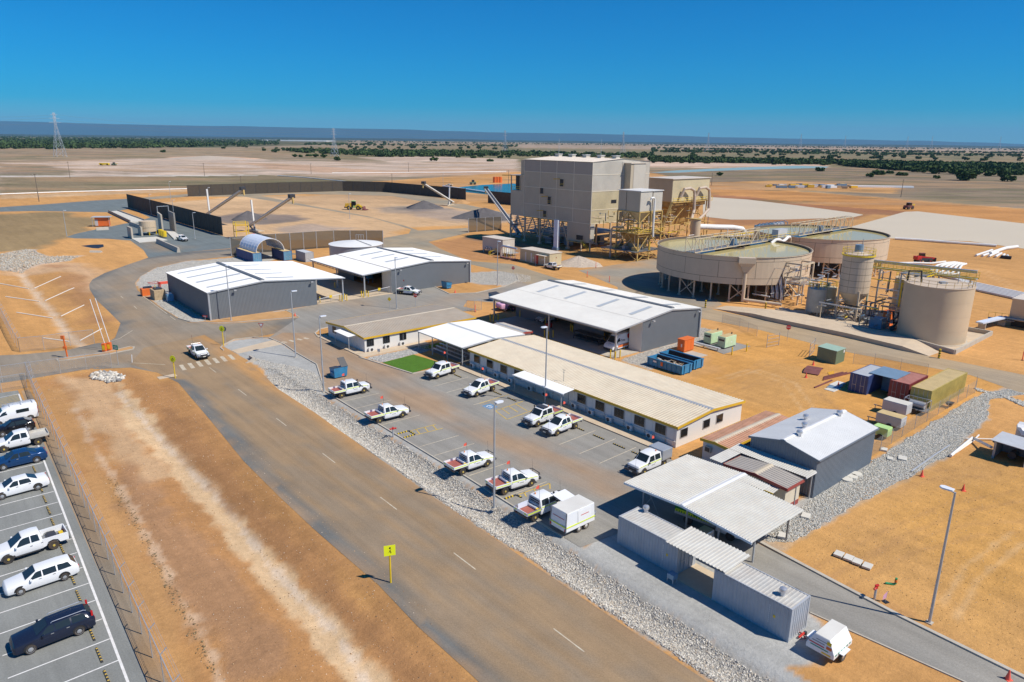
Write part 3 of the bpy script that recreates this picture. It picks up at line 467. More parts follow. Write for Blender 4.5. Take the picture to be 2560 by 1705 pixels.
sw = Sp((34.1, 2), (34.1, 50), (34.5, 64), (35.0, 80), (35.0, 92), (36.5, 97), (37.9, 95), (38.0, 82), (38.0, 60), (37.8, 46), (37.6, 36), (37.2, 20), (37.0, 2))
rocks('swale_rocks', 'pale broken rock lining the drain between road and car park', 'rocks', sw, 76000, .024, .095, RC)
rocks('island_rocks', 'broken rock in low ridges across the gravel traffic island', 'rocks', fps((580,822),(640,835),(725,855),(748,880),(735,905),(690,925),(650,890)), 9000, .03, .09, RC)
rocks('embankment_rocks', 'grey crushed rock strip beside the blue-grey gabled shed', 'rocks', Sp((51.5, 26.5), (53, 25.1), (60.8, 25.0), (70.9, 24.2), (81.7, 23.5), (97.9, 24.5), (106.5, 26.6), (113, 24.3), (113.5, 26.5), (108, 28.2), (98, 28.3), (83.5, 28.2), (75, 28.1), (74.5, 27.8), (61, 27.8), (57, 27.9), (55, 29.0), (52, 28.4)), 84000, .024, .095, RG)
rocks('drain_rocks', 'white rock dumped across the dirt drain beside the curved road', 'rocks', fps((0,585),(60,573),(75,575),(110,590),(185,588),(160,600),(90,607),(50,622),(-20,620)), 4500, .10, .34, [(.52,.48,.40), (.46,.42,.36), (.36,.33,.28), (.50,.38,.26)])
rocks('culvert_rocks', 'heap of riprap stones at the pedestrian crossing drain', 'rocks', [zp('E', *p) for p in ((830,1085),(900,1065),(1050,1075),(1150,1110),(1100,1145),(980,1155),(870,1130))], 420, .15, .42, RC)
rocks('shed_gravel', 'white gravel verge curving round the left shed', 'gravel', fps((315,655),(322,637),(360,617),(430,602),(480,599),(560,592),(470,610),(400,640),(392,670),(470,733),(440,740),(412,732),(370,706)), 16000, .03, .085, RC)
rocks('workshop_gravel', 'pale gravel bed along the workshop end wall', 'gravel', Sp((86.9, 69.6), (101.5, 69.5), (108, 73), (107.8, 69.4), (102, 66.8), (96.5, 68.3), (90, 68.2), (84, 63.4), (81.2, 63.4), (81.5, 69.2)), 14000, .03, .08, RC)
rocks('planter_gravel', 'white pebble bed between the office path and lawn', 'gravel', Sp((51.0, 94.2), (62.4, 94.2), (60.8, 91.6), (57.6, 91.3), (51.7, 90.7)), 2500, .05, .12, [(.62,.60,.56), (.5,.49,.46), (.4,.39,.37)])
rocks('corner_gravel', 'gravel bed filling the kerbed corner beside the right shed', 'gravel', Sp((101, 131), (104, 126), (112, 125), (117, 130), (115.5, 139), (104, 144)), 16000, .03, .085, RC)
rocks('road_gravel', 'crushed rock verge beside the plant road and yellow container', 'gravel', fps((2240,892),(2354,925),(2354,935),(2290,905),(2245,900)), 900, .08, .2, RG)
def hills(name, x0, x1, dist, hf, col, n=160, th=3000):
    xs = np.linspace(x0, x1, n); top = [hf(x) for x in xs]; V = []; F = []
    for i, x in enumerate(xs): V += [(x, dist, -2), (x*1.03, dist+th*.35, top[i]), (x*1.08, dist+th, top[i]*.6), (x*1.1, dist+th*1.4, -2)]
    for i in range(n-1):
        for k in range(3): F.append((i*4+k, i*4+4+k, i*4+5+k, i*4+1+k))
    SPEC[name+'_mat'] = (col, 1.0, 0, .0008, .2); mb = MB(); mb.v = V; mb.f = F; tag(mb.build(name, name+'_mat', smooth=True), kind='structure')
def hf(x):
    t = x/9000; n = float(fbm(np.array([x/2600.]), np.array([3.3]), 4)[0])-.5
    return max(4, 235-40*t*0-95*(t+.9)*.9+n*70) if t < 1.1 else 6
hills('far_range', -25000, 24000, 26000, lambda x: hf(x/1.86)*1.86, (.018,.04,.055))
hills('low_rise', -9000, 9500, 9500, lambda x: 14+22*float(fbm(np.array([x/1500.]), np.array([9.1]), 2)[0]), (.03,.05,.045), 200, 1500)

rocks('loose_stones', 'small loose stones and clods scattered over the roadside dirt bank', 'stones', Sp((9.8, 25), (24, 25), (25.5, 95), (16, 118), (11, 118)), 9000, .015, .06, [(.55,.36,.2), (.40,.24,.12), (.62,.5,.38), (.3,.2,.12)])
rocks('loose_stones', 'small loose stones scattered over the dirt beside the driveway', 'stones', Sp((51, 2), (52, 24), (84, 22), (90, 12), (60, 0)), 7000, .015, .05, [(.55,.36,.16), (.42,.25,.1), (.64,.48,.3)])
rocks('dry_weeds', 'low dry weeds dotted along the drain lines of the dirt bank', 'weeds', fps((248,1102),(266,1102),(361,1264),(433,1391),(506,1544),(483,1553),(397,1382),(325,1246)), 420, .04, .10, [(.30,.21,.11), (.25,.18,.10), (.2,.16,.09)])
def gable_shed(name, label, u0, u1, v0, v1, prof, clad, post_u, post_v, wallm, roofm, dirn, strips, vent_u, open_wall):
    """prof: [(u,z) eave, ridge, eave]; clad: (ua,ub) closed part; roof slopes across u, ridge runs along v"""
    R = thing(name, label, 'shed', S(u0, v0), SU); D = v1-v0
    lx = lambda u: u-u0
    (ua, za), (ur, zr), (ub, zb) = prof
    zat = lambda u: za+(zr-za)*(u-ua)/(ur-ua) if u < ur else zr+(zb-zr)*(u-ur)/(ub-ur)
    for nm, (a, b) in (('roof', (ua, ur)), ('roof', (ur, ub))):
        mb = MB(); mb.corr((lx(a), -.15, zat(a)), (0, D+.3, 0), (b-a, 0, zat(b)-zat(a)), .3, .028, up=(0, 0, 1))
        o = mb.build(nm, roofm, R)
        for (sa, sb, sv) in strips:
            if a-.1 <= sa and sb <= b+.1:
                q = MB(); y = sv-v0
                q.box(0, 1, 0, 1, 0, .01); q.v = []; q.f = []
                za2, zb2 = zat(sa)+.045, zat(sb)+.045
                q.hexa([(lx(sa), y-.4, za2), (lx(sb), y-.4, zb2), (lx(sb), y+.4, zb2), (lx(sa), y+.4, za2)], [(lx(sa), y-.4, za2+.01), (lx(sb), y-.4, zb2+.01), (lx(sb), y+.4, zb2+.01), (lx(sa), y+.4, za2+.01)])
                q.build('skylight', 'skylight', o)
    mb = MB(); mb.prism([(lx(vent_u)-.45, zat(vent_u)-.1), (lx(vent_u)-.35, zat(vent_u)+.22), (lx(vent_u), zat(vent_u)+.34), (lx(vent_u)+.35, zat(vent_u)+.22), (lx(vent_u)+.45, zat(vent_u)-.1)], 'y', .4, D-.4); mb.build('ridge_vent', 'galv_dark', R)
    ca, cb = clad; w = .03
    def wall(p, A, H0, H1, m, nm='wall', up=None, peak=None):
        mb = MB(); P = V3(p); A = V3(A); n = max(1, round(A.length/.26)); nrm = V3(up)
        prev = None
        for i in range(n):
            for t, h in ((i/n, 0), ((i+.5)/n, 0), ((i+.6)/n, 1), ((i+.9)/n, 1)):
                q = P+A*t+nrm*(.028*h); u = u0+q.x; top = (zat(u)-.02) if peak else H0+(H1-H0)*t
                b, tt = Vector((q.x, q.y, 0)), Vector((q.x, q.y, top)); o = len(mb.v); mb.v += [tuple(b), tuple(tt)]
                if prev is not None: mb.f.append((prev, o, o+1, prev+1))
                prev = o
        q = P+A; u = u0+q.x; top = (zat(u)-.02) if peak else H1; o = len(mb.v); mb.v += [(q.x, q.y, 0), (q.x, q.y, top)]; mb.f.append((prev, o, o+1, prev+1))
        return mb.build(nm, m, R)
    wall((lx(ca), 0, 0), (cb-ca, 0, 0), 0, 0, wallm, 'front_wall', (0, -1, 0), True)
    wall((lx(ca), D, 0), (cb-ca, 0, 0), 0, 0, wallm, 'rear_wall', (0, 1, 0), True)
    outer = ca if dirn > 0 else cb; inner = cb if dirn > 0 else ca
    wall((lx(outer), 0, 0), (0, D, 0), zat(outer)-.02, zat(outer)-.02, wallm, 'side_wall', (-1 if dirn > 0 else 1, 0, 0))
    if dirn > 0: wall((lx(inner), 0, 0), (0, D, 0), zat(inner)-.02, zat(inner)-.02, wallm, 'bay_wall', (1, 0, 0))
    else:
        for a, b in open_wall: wall((lx(inner), a-v0, 0), (0, b-a, 0), zat(inner)-.02, zat(inner)-.02, 'wall_white' if b-a < 5 else wallm, 'bay_wall', (-1, 0, 0))
    for pv in post_v:
        mb = MB(); y = pv-v0; x = lx(post_u); mb.box(x-.12, x+.12, y-.12, y+.12, 0, zat(post_u)-.25); mb.box(x-.2, x+.2, y-.2, y+.2, 0, .12); mb.build('post', 'galv', R)
    ob = ub if dirn > 0 else ua     # gutter and fascia of the open bay
    mb = MB(); mb.box(lx(ob)-.12, lx(ob)+.12, -.15, D+.15, zat(ob)-.22, zat(ob)-.02); mb.build('gutter', 'galv', R)
    for y in (-.16, D+.16):
        mb = MB()
        for a, b in ((ua, ur), (ur, ub)): mb.bar((lx(a), y, zat(a)-.09), (lx(b), y, zat(b)-.09), .1, .22)
        mb.build('barge_board', 'galv', R)
    for u in ((ca if dirn > 0 else cb),):
        mb = MB(); mb.box(lx(u)-.14, lx(u)+.14, -.32, -.04, 0, zat(u)-.3); mb.build('downpipe', 'galv', R)
    mb = MB(); x = lx(post_u); zt = zat(post_u)-.2
    mb.bar((x, 0, zt), (x, D, zt), .1); mb.bar((x, 0, zt-.55), (x, D, zt-.55), .1); n = int(D/.75)
    for i in range(n): mb.bar((x, D*i/n, zt-.55 if i % 2 else zt), (x, D*(i+1)/n, zt if i % 2 else zt-.55), .06)
    mb.build('eave_truss', 'truss', R)
    for fu in ((ca+4.7 if dirn > 0 else ca+2), cb-1.1):
        mb = MB(); x = lx(fu); mb.bar((x, 0, zat(fu)-.55), (x+.1, -.45, zat(fu)-.5), .08); mb.box(x-.2, x+.25, -.75, -.42, zat(fu)-.62, zat(fu)-.45); mb.build('floodlight', 'frame_grey', R)
    return R
shA = gable_shed('storage_shed', 'grey ribbed shed with white gable roof standing inside the curving road bend', 40.3, 67.5, 132.5, 158, [(40.1, 5.15), (50.7, 6.15), (67.6, 4.85)], (40.3, 61.3), 67.2, (132.7, 145.2, 157.6), 'wall_grey', 'roof_white', 1,
    [(41.5, 50, v) for v in (154.5, 148.5, 142.7, 136.6)]+[(52.4, 58, v) for v in (153, 146.5, 141, 135.5)], 50.7, None)
shB = gable_shed('storage_shed', 'grey ribbed shed with white roof and open bay, round water tank standing behind it', 72.2, 100.3, 133, 158, [(72.0, 4.8), (88.9, 6.1), (100.6, 5.1)], (79, 100.2), 72.5, (133.2, 145.6, 157.6), 'wall_grey', 'roof_white', -1,
    [(82, 88, v) for v in (152, 146.5, 140.5)]+[(90.5, 97, v) for v in (152, 146, 140)], 90.0, [(133, 137), (150, 158)])
shC = gable_shed('workshop_shed', 'grey workshop with cream roof and wide trussed canopy sheltering a parked van', 81.0, 102.2, 69.9, 100.7, [(80.4, 4.55), (94.2, 6.05), (102.4, 5.15)], (86.9, 102.1), 81.3, (70.4, 85.5, 100.4), 'wall_grey', 'roof_cream', -1,
    [(88, 93.2, v) for v in (95.8, 88.6, 80.7, 73.5)]+[(96.6, 101, v) for v in (96, 88.6, 80.7, 73.5)], 95.0, [(69.9, 72.5), (78, 85), (92, 100.7)])
mb = MB(); mb.bar((6, .0, 0), (6, 30.8, 0), .05); mb.v = []; mb.f = []
mb.bar((5.95, -.15, 5.24), (5.95, 30.9, 5.24), .14, .06); mb.build('flashing', 'seam', shC)
mb = MB(); mb.bar((20.8-.0, -.15, 5.33), (20.8, 25.6, 5.33), .12, .05); mb.v = []; mb.f = []; mb.bar((78.9-72.2, -.15, 5.37), (78.9-72.2, 25.1, 5.37), .14, .06); mb.build('flashing', 'seam', shB)
def window(R, x, y, z, w, h, face, m='frame_dark', panes=3):
    """face: '-x' or '-y' wall normal; x,y = centre of the window on the wall"""
    f = MB(); t = .05
    for a0, a1, b0, b1 in ((-w/2-t, w/2+t, -h/2-t, -h/2), (-w/2-t, w/2+t, h/2, h/2+t), (-w/2-t, -w/2, -h/2, h/2), (w/2, w/2+t, -h/2, h/2)):
        f.box(x-.06, x-.004, y+a0, y+a1, z+b0, z+b1) if face == '-x' else f.box(x+a0, x+a1, y-.06, y-.004, z+b0, z+b1)
    o = f.build('window', m, R)
    for i in range(panes):
        a0, a1 = -w/2+i*w/panes+.015, -w/2+(i+1)*w/panes-.015
        p = MB(); p.box(x-.03, x-.008, y+a0, y+a1, z-h/2, z+h/2) if face == '-x' else p.box(x+a0, x+a1, y-.03, y-.008, z-h/2, z+h/2); p.build('pane', 'glass', o)
def aircon(R, x, y, z, face):
    mb = MB(); mb.box(-.16, .16, -.42, .42, 0, .62) if face == '-x' else mb.box(-.42, .42, -.16, .16, 0, .62); o = mb.build('air_conditioner', 'wall_white', R, bevel=.02); o.location = (x, y, z)
    g = MB(); g.cyl((-.165, .08, .31) if face == '-x' else (.08, -.165, .31), (-.175, .08, .31) if face == '-x' else (.08, -.175, .31), .24, n=14); gg = g.build('fan_grille', 'frame_dark', o)
def office(name, label, u0, u1, v0, v1, ridge, ze, zr, roofm, wallm, trim, ax):
    """ridge: 'v' = ridge along v, 'u' = ridge along u"""
    R = thing(name, label, 'office building', S(u0, v0), SU); w, d = u1-u0, v1-v0; o = .22
    mb = MB(); mb.box(0, w, 0, d, .02, ze-.05); 
    if ridge == 'v': mb.prism([(0, ze-.05), (w, ze-.05), (w/2, zr-.06)], 'y', 0, d)
    else: mb.prism([(0, ze-.05), (d, ze-.05), (d/2, zr-.06)], 'x', 0, w)
    mb.build('wall', wallm, R)
    if ridge == 'v':
        for x0, x1, za, zb in ((-o, w/2, ze, zr), (w/2, w+o, zr, ze)): MB().corr((x0, -o, za), (0, d+2*o, 0), (x1-x0, 0, zb-za), .40, .055, up=(0, 0, 1)).build('roof', roofm, R)
        cap = MB().prism([(w/2-.35, zr+.0), (w/2, zr+.075), (w/2+.35, zr+.0)], 'y', -o, d+o); cap.build('ridge_cap', 'galv' if roofm != 'roof_tan' else 'roof_beige', R)
        for y in (-o-.03, d+o+.03): MB().bar((-o-.03, y, ze-.12), (w/2, y, zr-.12), .05, .3).bar((w/2, y, zr-.12), (w+o+.03, y, ze-.12), .05, .3).build('fascia', trim, R)
        for x in (-o-.03, w+o+.03): MB().box(x-.03, x+.03, -o, d+o, ze-.26, ze+.03).build('gutter', trim, R)
    else:
        for y0, y1, za, zb in ((-o, d/2, ze, zr), (d/2, d+o, zr, ze)): MB().corr((-o, y0, za), (w+2*o, 0, 0), (0, y1-y0, zb-za), .40, .05, up=(0, 0, 1)).build('roof', roofm, R)
        MB().prism([(d/2-.35, zr), (d/2, zr+.075), (d/2+.35, zr)], 'x', -o, w+o).build('ridge_cap', 'roof_beige', R)
        for x in (-o-.03, w+o+.03): MB().bar((x, -o-.03, ze-.12), (x, d/2, zr-.12), .05, .3).bar((x, d/2, zr-.12), (x, d+o+.03, ze-.12), .05, .3).build('fascia', trim, R)
        for y in (-o-.03, d+o+.03): MB().box(-o, w+o, y-.03, y+.03, ze-.26, ze+.03).build('gutter', trim, R)
    return R, w, d
E_, w, d = office('site_office', 'long white office with beige ribbed roof and yellow fascia beside the parking bays', 61.0, 73.7, 43.4, 81.0, 'v', 2.6, 3.12, 'roof_beige', 'wall_white', 'yellow_trim', 0)
for v in (79.2, 76.2, 73.1, 70.1, 57.9, 54.8, 51.75, 48.65, 45.6): window(E_, 0, v-43.4, 1.55, 1.35, 1.0, '-x')
for u in (62.3, 66.5, 69.1): window(E_, u-61, 0, 1.5, 1.25, 1.0, '-y', 'frame_grey')
for v in (80, 77.4, 74.4, 71.3, 67.2, 64.3, 58.9, 56, 53, 49.8, 46.8): aircon(E_, -.28, v-43.4, .12, '-x')
for v in (78, 74.9, 71.8, 65.8, 62.4, 59.6, 56.5, 53.4, 50.3, 47.2, 44.2):
    MB().box(-.035, -.002, v-43.4-.45, v-43.4+.45, .15, 2.15).build('door', 'wall_white', E_); MB().cyl((-.06, v-43.4+.62, .2), (-.06, v-43.4+.62, 2.2), .035, n=6).build('conduit', 'galv', E_)
MB().bar((-.12, 0, .75), (-.12, d, .75), .06).build('service_pipe', 'pipe_white', E_)
for v in np.arange(1, d, 3.1): MB().box(.25, .55, v, v+.35, -.02, .03).build('pier', 'concrete', E_)
aw = MB().corr((-2.3, 58.9-43.4, 2.42), (0, 9.6, 0), (2.25, 0, .2), .26, .025, up=(0, 0, 1)).build('awning', 'roof_white', E_)
for v in (59.4, 68.3): MB().box(-2.12, -2.04, v-43.4, v-43.32, 0, 2.4).build('awning_post', 'galv', aw)
MB().box(-2.36, -2.28, 15.4, 25.2, 2.3, 2.44).build('awning_gutter', 'white', aw)
MB().box(-.1, -.02, 24.6-.35, 24.6+.35, 1.2, 1.75).build('first_aid_board', 'orange', E_)
mb = MB(); mb.cyl((.6, 61.8-43.4, 2.6), (.6, 61.8-43.4, 4.3), .03, n=6); mb.bar((.6, 61.5-43.4, 4.2), (.6, 62.1-43.4, 4.2), .03); mb.bar((.6, 61.6-43.4, 3.9), (.6, 62.0-43.4, 3.9), .03); mb.build('aerial', 'galv_dark', E_)
D_, w, d = office('site_office', 'white office with dusty tan roof, yellow fascia and small porch awning', 52.2, 73.8, 96.7, 109.2, 'u', 2.5, 3.05, 'roof_tan', 'wall_white', 'yellow_trim', 0)
for u in (53.2, 56.1, 59.2): window(D_, u-52.2, 0, 1.5, 1.15, 1.05, '-y', 'frame_dark', 3)
window(D_, 0, 106.9-96.7, 1.6, 1.1, 1.0, '-x'); window(D_, 0, 104.2-96.7, 1.6, 1.1, .35, '-x', panes=2)
for u in (53.1, 56.0, 58.8): aircon(D_, u-52.2, -.3, .14, '-y')
for v in (98.5, 99.8, 101.2): MB().box(-.035, -.002, v-96.7-.42, v-96.7+.42, .15, 2.15).build('door', 'wall_white', D_)
MB().box(7.0, 7.05, -.035, -.002, .15, 2.3).build('cover_strip', 'frame_grey', D_)
aw = MB().corr((-1.65, 98.8-96.7, 2.36), (0, 5.0, 0), (1.6, 0, .12), .26, .025, up=(0, 0, 1)).build('awning', 'roof_white', D_)
for v in (99.0, 103.6): MB().box(-1.55, -1.47, v-96.7, v-96.62, 0, 2.35).build('awning_post', 'galv', aw)
R = thing('shade_shelter', 'white roofed open shelter on posts beside the green lawn', 'shelter', S(59.8, 81.3), SU)
for x0, x1, za, zb in ((0, 6.1, 3.0, 3.42), (6.1, 12.4, 3.42, 3.0)): MB().corr((x0, 0, za), (0, 12, 0), (x1-x0, 0, zb-za), .3, .025, up=(0, 0, 1)).build('roof', 'roof_white', R)
MB().prism([(5.8, 3.41), (6.1, 3.49), (6.4, 3.41)], 'y', -.05, 12.05).build('ridge_cap', 'skylight', R)
for x in (.15, 12.25):
    MB().box(x-.06, x+.06, 0, 12, 2.8, 2.96).build('eave_beam', 'galv', R)
    for y in (.15, 4, 8, 11.85): MB().box(x-.06, x+.06, y-.06, y+.06, 0, 2.82).build('post', 'galv', R)
for y in (0, 4, 8, 12): MB().bar((.15, y, 2.9), (6.1, y, 3.32), .1, .16).bar((6.1, y, 3.32), (12.25, y, 2.9), .1, .16).build('rafter', 'galv', R)
R = thing('bleacher', 'grey metal tiered seating under the white shelter', 'seating', S(60.9, 83.2), SU)
for i in range(4):
    MB().box(.2+i*.7, .55+i*.7, 0, 8, .42+i*.28, .47+i*.28).build('seat_plank', 'alu', R)
    for y in (.1, 4, 7.9): MB().bar((.35+i*.7, y, 0), (.35+i*.7, y, .42+i*.28), .05).build('leg', 'galv', R)
for y in (0, 8): MB().bar((.2, y, .9), (3, y, 2.1), .05).bar((.2, y, 0), (.2, y, .9), .05).bar((3, y, 0), (3, y, 2.1), .05).build('end_rail', 'galv', R)
MB().bar((3, 0, 2.1), (3, 8, 2.1), .05).build('back_rail', 'galv', R)
R, w, d = office('toilet_block', 'small grey roofed block with red trim behind the white shelter', 72.9, 75.4, 83.6, 90.6, 'v', 2.45, 2.62, 'roof_brown', 'wall_white', 'maroon', 0); R['category'] = 'toilet block'
R, w, d = office('crib_room', 'small white transportable with rusty pink roof and yellow fascia', 60.6, 72.8, 36.7, 39.7, 'u', 2.55, 2.68, 'roof_rust', 'wall_white', 'yellow_trim', 0); R['category'] = 'cabin'
o = MB().box(-.3, 0, 1.9, 2.6, 1.3, 1.9).build('window_air_conditioner', 'wall_cream', R); MB().box(-.305, -.302, 1.96, 2.54, 1.36, 1.84).build('fan_grille', 'frame_dark', o)
for i, v in enumerate((.5,)): MB().box(-.03, -.002, v, v+.8, .1, 2.0).build('door', 'wall_white', R)
R = thing('gabled_shed', 'blue-grey ribbed shed with pale gable roof and four spinning roof ventilators', 'shed', S(61.8, 28.0), SU); w, d, ze, zr = 12.3, 7.0, 4.05, 4.85
for nm, P, A, up, pk in (('front_wall', (0, 0, 0), (w, 0, 0), (0, -1, 0), 0), ('rear_wall', (0, d, 0), (w, 0, 0), (0, 1, 0), 0), ('gable_wall', (0, 0, 0), (0, d, 0), (-1, 0, 0), 1), ('gable_wall', (w, 0, 0), (0, d, 0), (1, 0, 0), 1)):
    mb = MB(); P = V3(P); A = V3(A); n = round(A.length/.26); prev = None
    for i in range(n+1):
        for t, h in (((i)/n, 0), ((i+.5)/n, 0), ((i+.6)/n, 1), ((i+.9)/n, 1)):
            if t > 1: break
            q = P+A*t+V3(up)*.028*h; top = (ze+(zr-ze)*(1-abs(q.y-d/2)/(d/2))) if pk else ze; o = len(mb.v); mb.v += [(q.x, q.y, 0), (q.x, q.y, top-.03)]
            if prev is not None: mb.f.append((prev, o, o+1, prev+1))
            prev = o
    mb.build(nm, 'wall_blue', R)
for y0, y1, za, zb in ((-.2, d/2, ze-.03, zr), (d/2, d+.2, zr, ze-.03)): MB().corr((-.15, y0, za), (w+.3, 0, 0), (0, y1-y0, zb-za), .24, .028, up=(0, 0, 1)).build('roof', 'roof_blue', R)
MB().prism([(d/2-.3, zr+.01), (d/2, zr+.1), (d/2+.3, zr+.01)], 'x', -.16, w+.16).build('ridge_cap', 'white', R)
for x in (-.17, w+.17): MB().bar((x, -.2, ze-.1), (x, d/2, zr-.1), .06, .2).bar((x, d/2, zr-.1), (x, d+.2, ze-.1), .06, .2).build('barge_board', 'wall_blue', R)
MB().box(-.15, w+.15, -.3, -.19, ze-.16, ze-.02).build('gutter', 'wall_blue', R)
def ventilator(par, x, y, z, s=1.):
    o = MB().lathe([(.0, 0), (.2*s, 0), (.17*s, .16*s), (.17*s, .2*s), (.26*s, .26*s), (.29*s, .4*s), (.24*s, .54*s), (.1*s, .6*s), (0, .61*s)], 16).build('roof_ventilator', 'alu', par, smooth=True); o.location = (x, y, z); return o
for x, y in ((2.2, 3.15), (4.6, 3.9), (10.6, 3.2), (7.6, 5.3)): ventilator(R, x, y, zr-.02-abs(y-d/2)/(d/2)*(zr-ze), 1.1)
R, w, d = office('first_aid_cabin', 'cream cabin with maroon skirting and brown ribbed roof beside the gabled shed', 57.2, 59.8, 28.4, 34.6, 'u', 2.5, 2.75, 'roof_brown', 'wall_cream', 'maroon', 0); R['category'] = 'cabin'
MB().box(-.012, w+.012, -.012, d+.012, 0, .5).build('skirting', 'maroon', R); window(R, 0, 2.0, 1.7, 1.1, .55, '-x', panes=2); window(R, 0, 4.6, 1.7, 1.1, .55, '-x', panes=2)
MB().cyl((w*.7, -.05, 0), (w*.7, -.05, 2.2), .04, n=6).build('conduit', 'galv', R)
R = thing('breezeway_roof', 'pale ribbed roof on posts between cream cabin and gabled shed', 'canopy', S(56.6, 27.9), SU)
MB().corr((3.35, 0, 2.78), (0, 8.3, 0), (1.75, 0, .12), .24, .025, up=(0, 0, 1)).build('roof', 'roof_port', R); MB().corr((0, 6.95, 2.70), (0, 1.4, 0), (3.3, 0, .08), .24, .025, up=(0, 0, 1)).build('roof', 'roof_port', R)
for x, y in ((4.9, .3), (3.5, 7.6), (.15, 8.1), (4.9, 7.9)): MB().box(x-.05, x+.05, y-.05, y+.05, 0, 2.72).build('post', 'galv', R)
MB().box(3.3, 5.2, .02, .1, 2.66, 2.78).build('gutter', 'white', R)
R = thing('cabin_step_roof', 'small yellow edged ribbed awning below the carport roof', 'awning', S(55.9, 28.9), SU)
MB().corr((0, 0, 2.1), (0, 2.2, 0), (1.25, 0, .15), .2, .02, up=(0, 0, 1)).build('roof', 'roof_port', R); MB().box(-.05, 0, 0, 2.2, 2.0, 2.12).build('edge_trim', 'yellow', R); MB().box(-.04, .02, .05, .12, 0, 2.05).build('post', 'galv', R); MB().box(-.04, .02, 2.05, 2.12, 0, 2.05).build('post', 'galv', R)
R = thing('carport', 'large ribbed gable carport roof on white posts over the green ambulance', 'carport', S(45.7, 24.8), SU)
zc = lambda v: 3.0+.38*(1-abs(v-6.6)/6.6)
MB().corr((0, 6.6, 3.38), (0, 6.3, -.36), (9.3, 0, 0), .235, .06, up=(0, 0, 1)).build('roof', 'roof_port', R)
MB().corr((0, .0, 3.0), (0, 6.6, .38), (7.9, 0, 0), .235, .06, up=(0, 0, 1)).build('roof', 'roof_port', R)
MB().corr((7.9, 3.9, zc(3.9)), (0, 2.7, .155), (1.35, 0, 0), .235, .06, up=(0, 0, 1)).build('roof', 'roof_port', R)
MB().prism([(6.25, 3.385), (6.6, 3.47), (6.95, 3.385)], 'x', -.03, 9.33).build('ridge_cap', 'white', R)
MB().bar((-.05, 0, 2.92), (-.05, 6.6, 3.3), .08, .2).bar((-.05, 6.6, 3.3), (-.05, 12.9, 2.94), .08, .2).build('fascia', 'white', R)
for x in (2.0, 7.2):
    MB().bar((x, 0, 2.88), (x, 6.6, 3.26), .12, .16).bar((x, 6.6, 3.26), (x, 12.8, 2.9), .12, .16).build('rafter', 'galv', R)
    for y in (.9, 4.2, 7.4, 12.2): MB().box(x-.06, x+.06, y-.06, y+.06, 0, zc(y)-.2).build('post', 'galv' if x < 3 else 'galv_dark', R)
MB().bar((2, 12.2, 2.7), (2, 10.4, .1), .03).bar((2, 12.2, .1), (2, 10.4, 2.8), .03).build('brace', 'galv', R)
def container(name, label, loc, rot, L=6.06, m='cont_grey', mt='cont_top', h=2.59, ends='cont_grey', doors=True, group=None, vent=None, md=None):
    R = thing(name, label, 'container', loc, rot, group); w = 2.44; y1 = w
    for nm, y, s in (('side_panel', .03, -1), ('side_panel', w-.03, 1)):
        MB().corr((.1, y, .14), (L-.2, 0, 0), (0, 0, h-.26), .28, .036, up=(0, s, 0)).build(nm, m, R)
    MB().corr((L-.03, .1, .14), (0, w-.2, 0), (0, 0, h-.26), .28, .036, up=(1, 0, 0)).build('end_panel', ends if not doors else m, R)
    MB().corr((.1, .08, h-.05), (L-.2, 0, 0), (0, w-.16, 0), .28, .02, up=(0, 0, 1)).build('roof_panel', mt, R)
    mb = MB()
    for x in (.06, L-.06):
        for y in (.06, w-.06): mb.box(x-.07, x+.07, y-.07, y+.07, 0, h)
    for y in (.06, w-.06): mb.box(0, L, y-.055, y+.055, .01, .15); mb.box(0, L, y-.045, y+.045, h-.11, h-.005)
    for x in (.06, L-.06): mb.box(x-.055, x+.055, .1, w-.1, .012, .15); mb.box(x-.055, x+.055, .1, w-.1, h-.11, h-.006)
    mb.build('corner_frame', m, R); MB().box(.1, L-.1, .1, w-.1, .1, .14).build('floor', 'wood', R)
    if doors:
        for y0, y1 in ((.13, w/2-.01), (w/2+.01, w-.13)):
            dr = MB().box(.0, .045, y0, y1, .15, h-.12).build('door', md or m, R)
            for yy in (y0+.3, y1-.3): MB().cyl((-.03, yy, .12), (-.03, yy, h-.1), .022, n=6).build('lock_bar', 'galv', dr)
            MB().box(-.05, -.03, y0+.25, y1-.25, 1.05, 1.1).build('handle', 'galv', dr)
    else: MB().corr((.03, .1, .14), (0, w-.2, 0), (0, 0, h-.26), .28, .036, up=(-1, 0, 0)).build('end_panel', m, R)
    for x, y in (vent or ()): ventilator(R, x, y, h-.03, 1.0)
    return R
VR = SU+PI/2     # long axis along v
def cont_at(u, v): return S(u, v)
c1 = container('storage_container', 'grey shipping container with doors under the ribbed link roof, beside the car park', S(41.35, 28.45), SU+PI/2, vent=((5.1, -1.2+2.44/2+.1),)); c1.location = (*S(43.82, 28.45), 0)
c2 = container('storage_container', 'grey shipping container between the ribbed link roof and the driveway', S(40.98, 18.85), SU+PI/2, vent=((1.3, 1.4),), doors=False); c2.location = (*S(43.45, 18.87), 0)
for R, x in ((c1, .9), (c2, 1.1)):
    MB().box(x, x+.16, 2.452, 2.46, 1.3, 1.5).build('yellow_label', 'yellow', R); 
    for k in range(9): MB().box(x+.45, x+.5, 2.452, 2.458, .75+k*.16, .83+k*.16).build('serial_mark', 'white', R)
R = thing('link_roof', 'white ribbed awning sheet bridging the two grey containers', 'awning', S(41.0, 24.05), SU)
MB().corr((0, 0, 2.72), (0, 5.4, 0), (3.3, 0, .08), .3, .06, up=(0, 0, 1)).build('roof', 'roof_port', R)
for y in (.9, 4.4): MB().box(.1, 3.1, y-.04, y+.04, 2.6, 2.7).build('joist', 'galv', R)
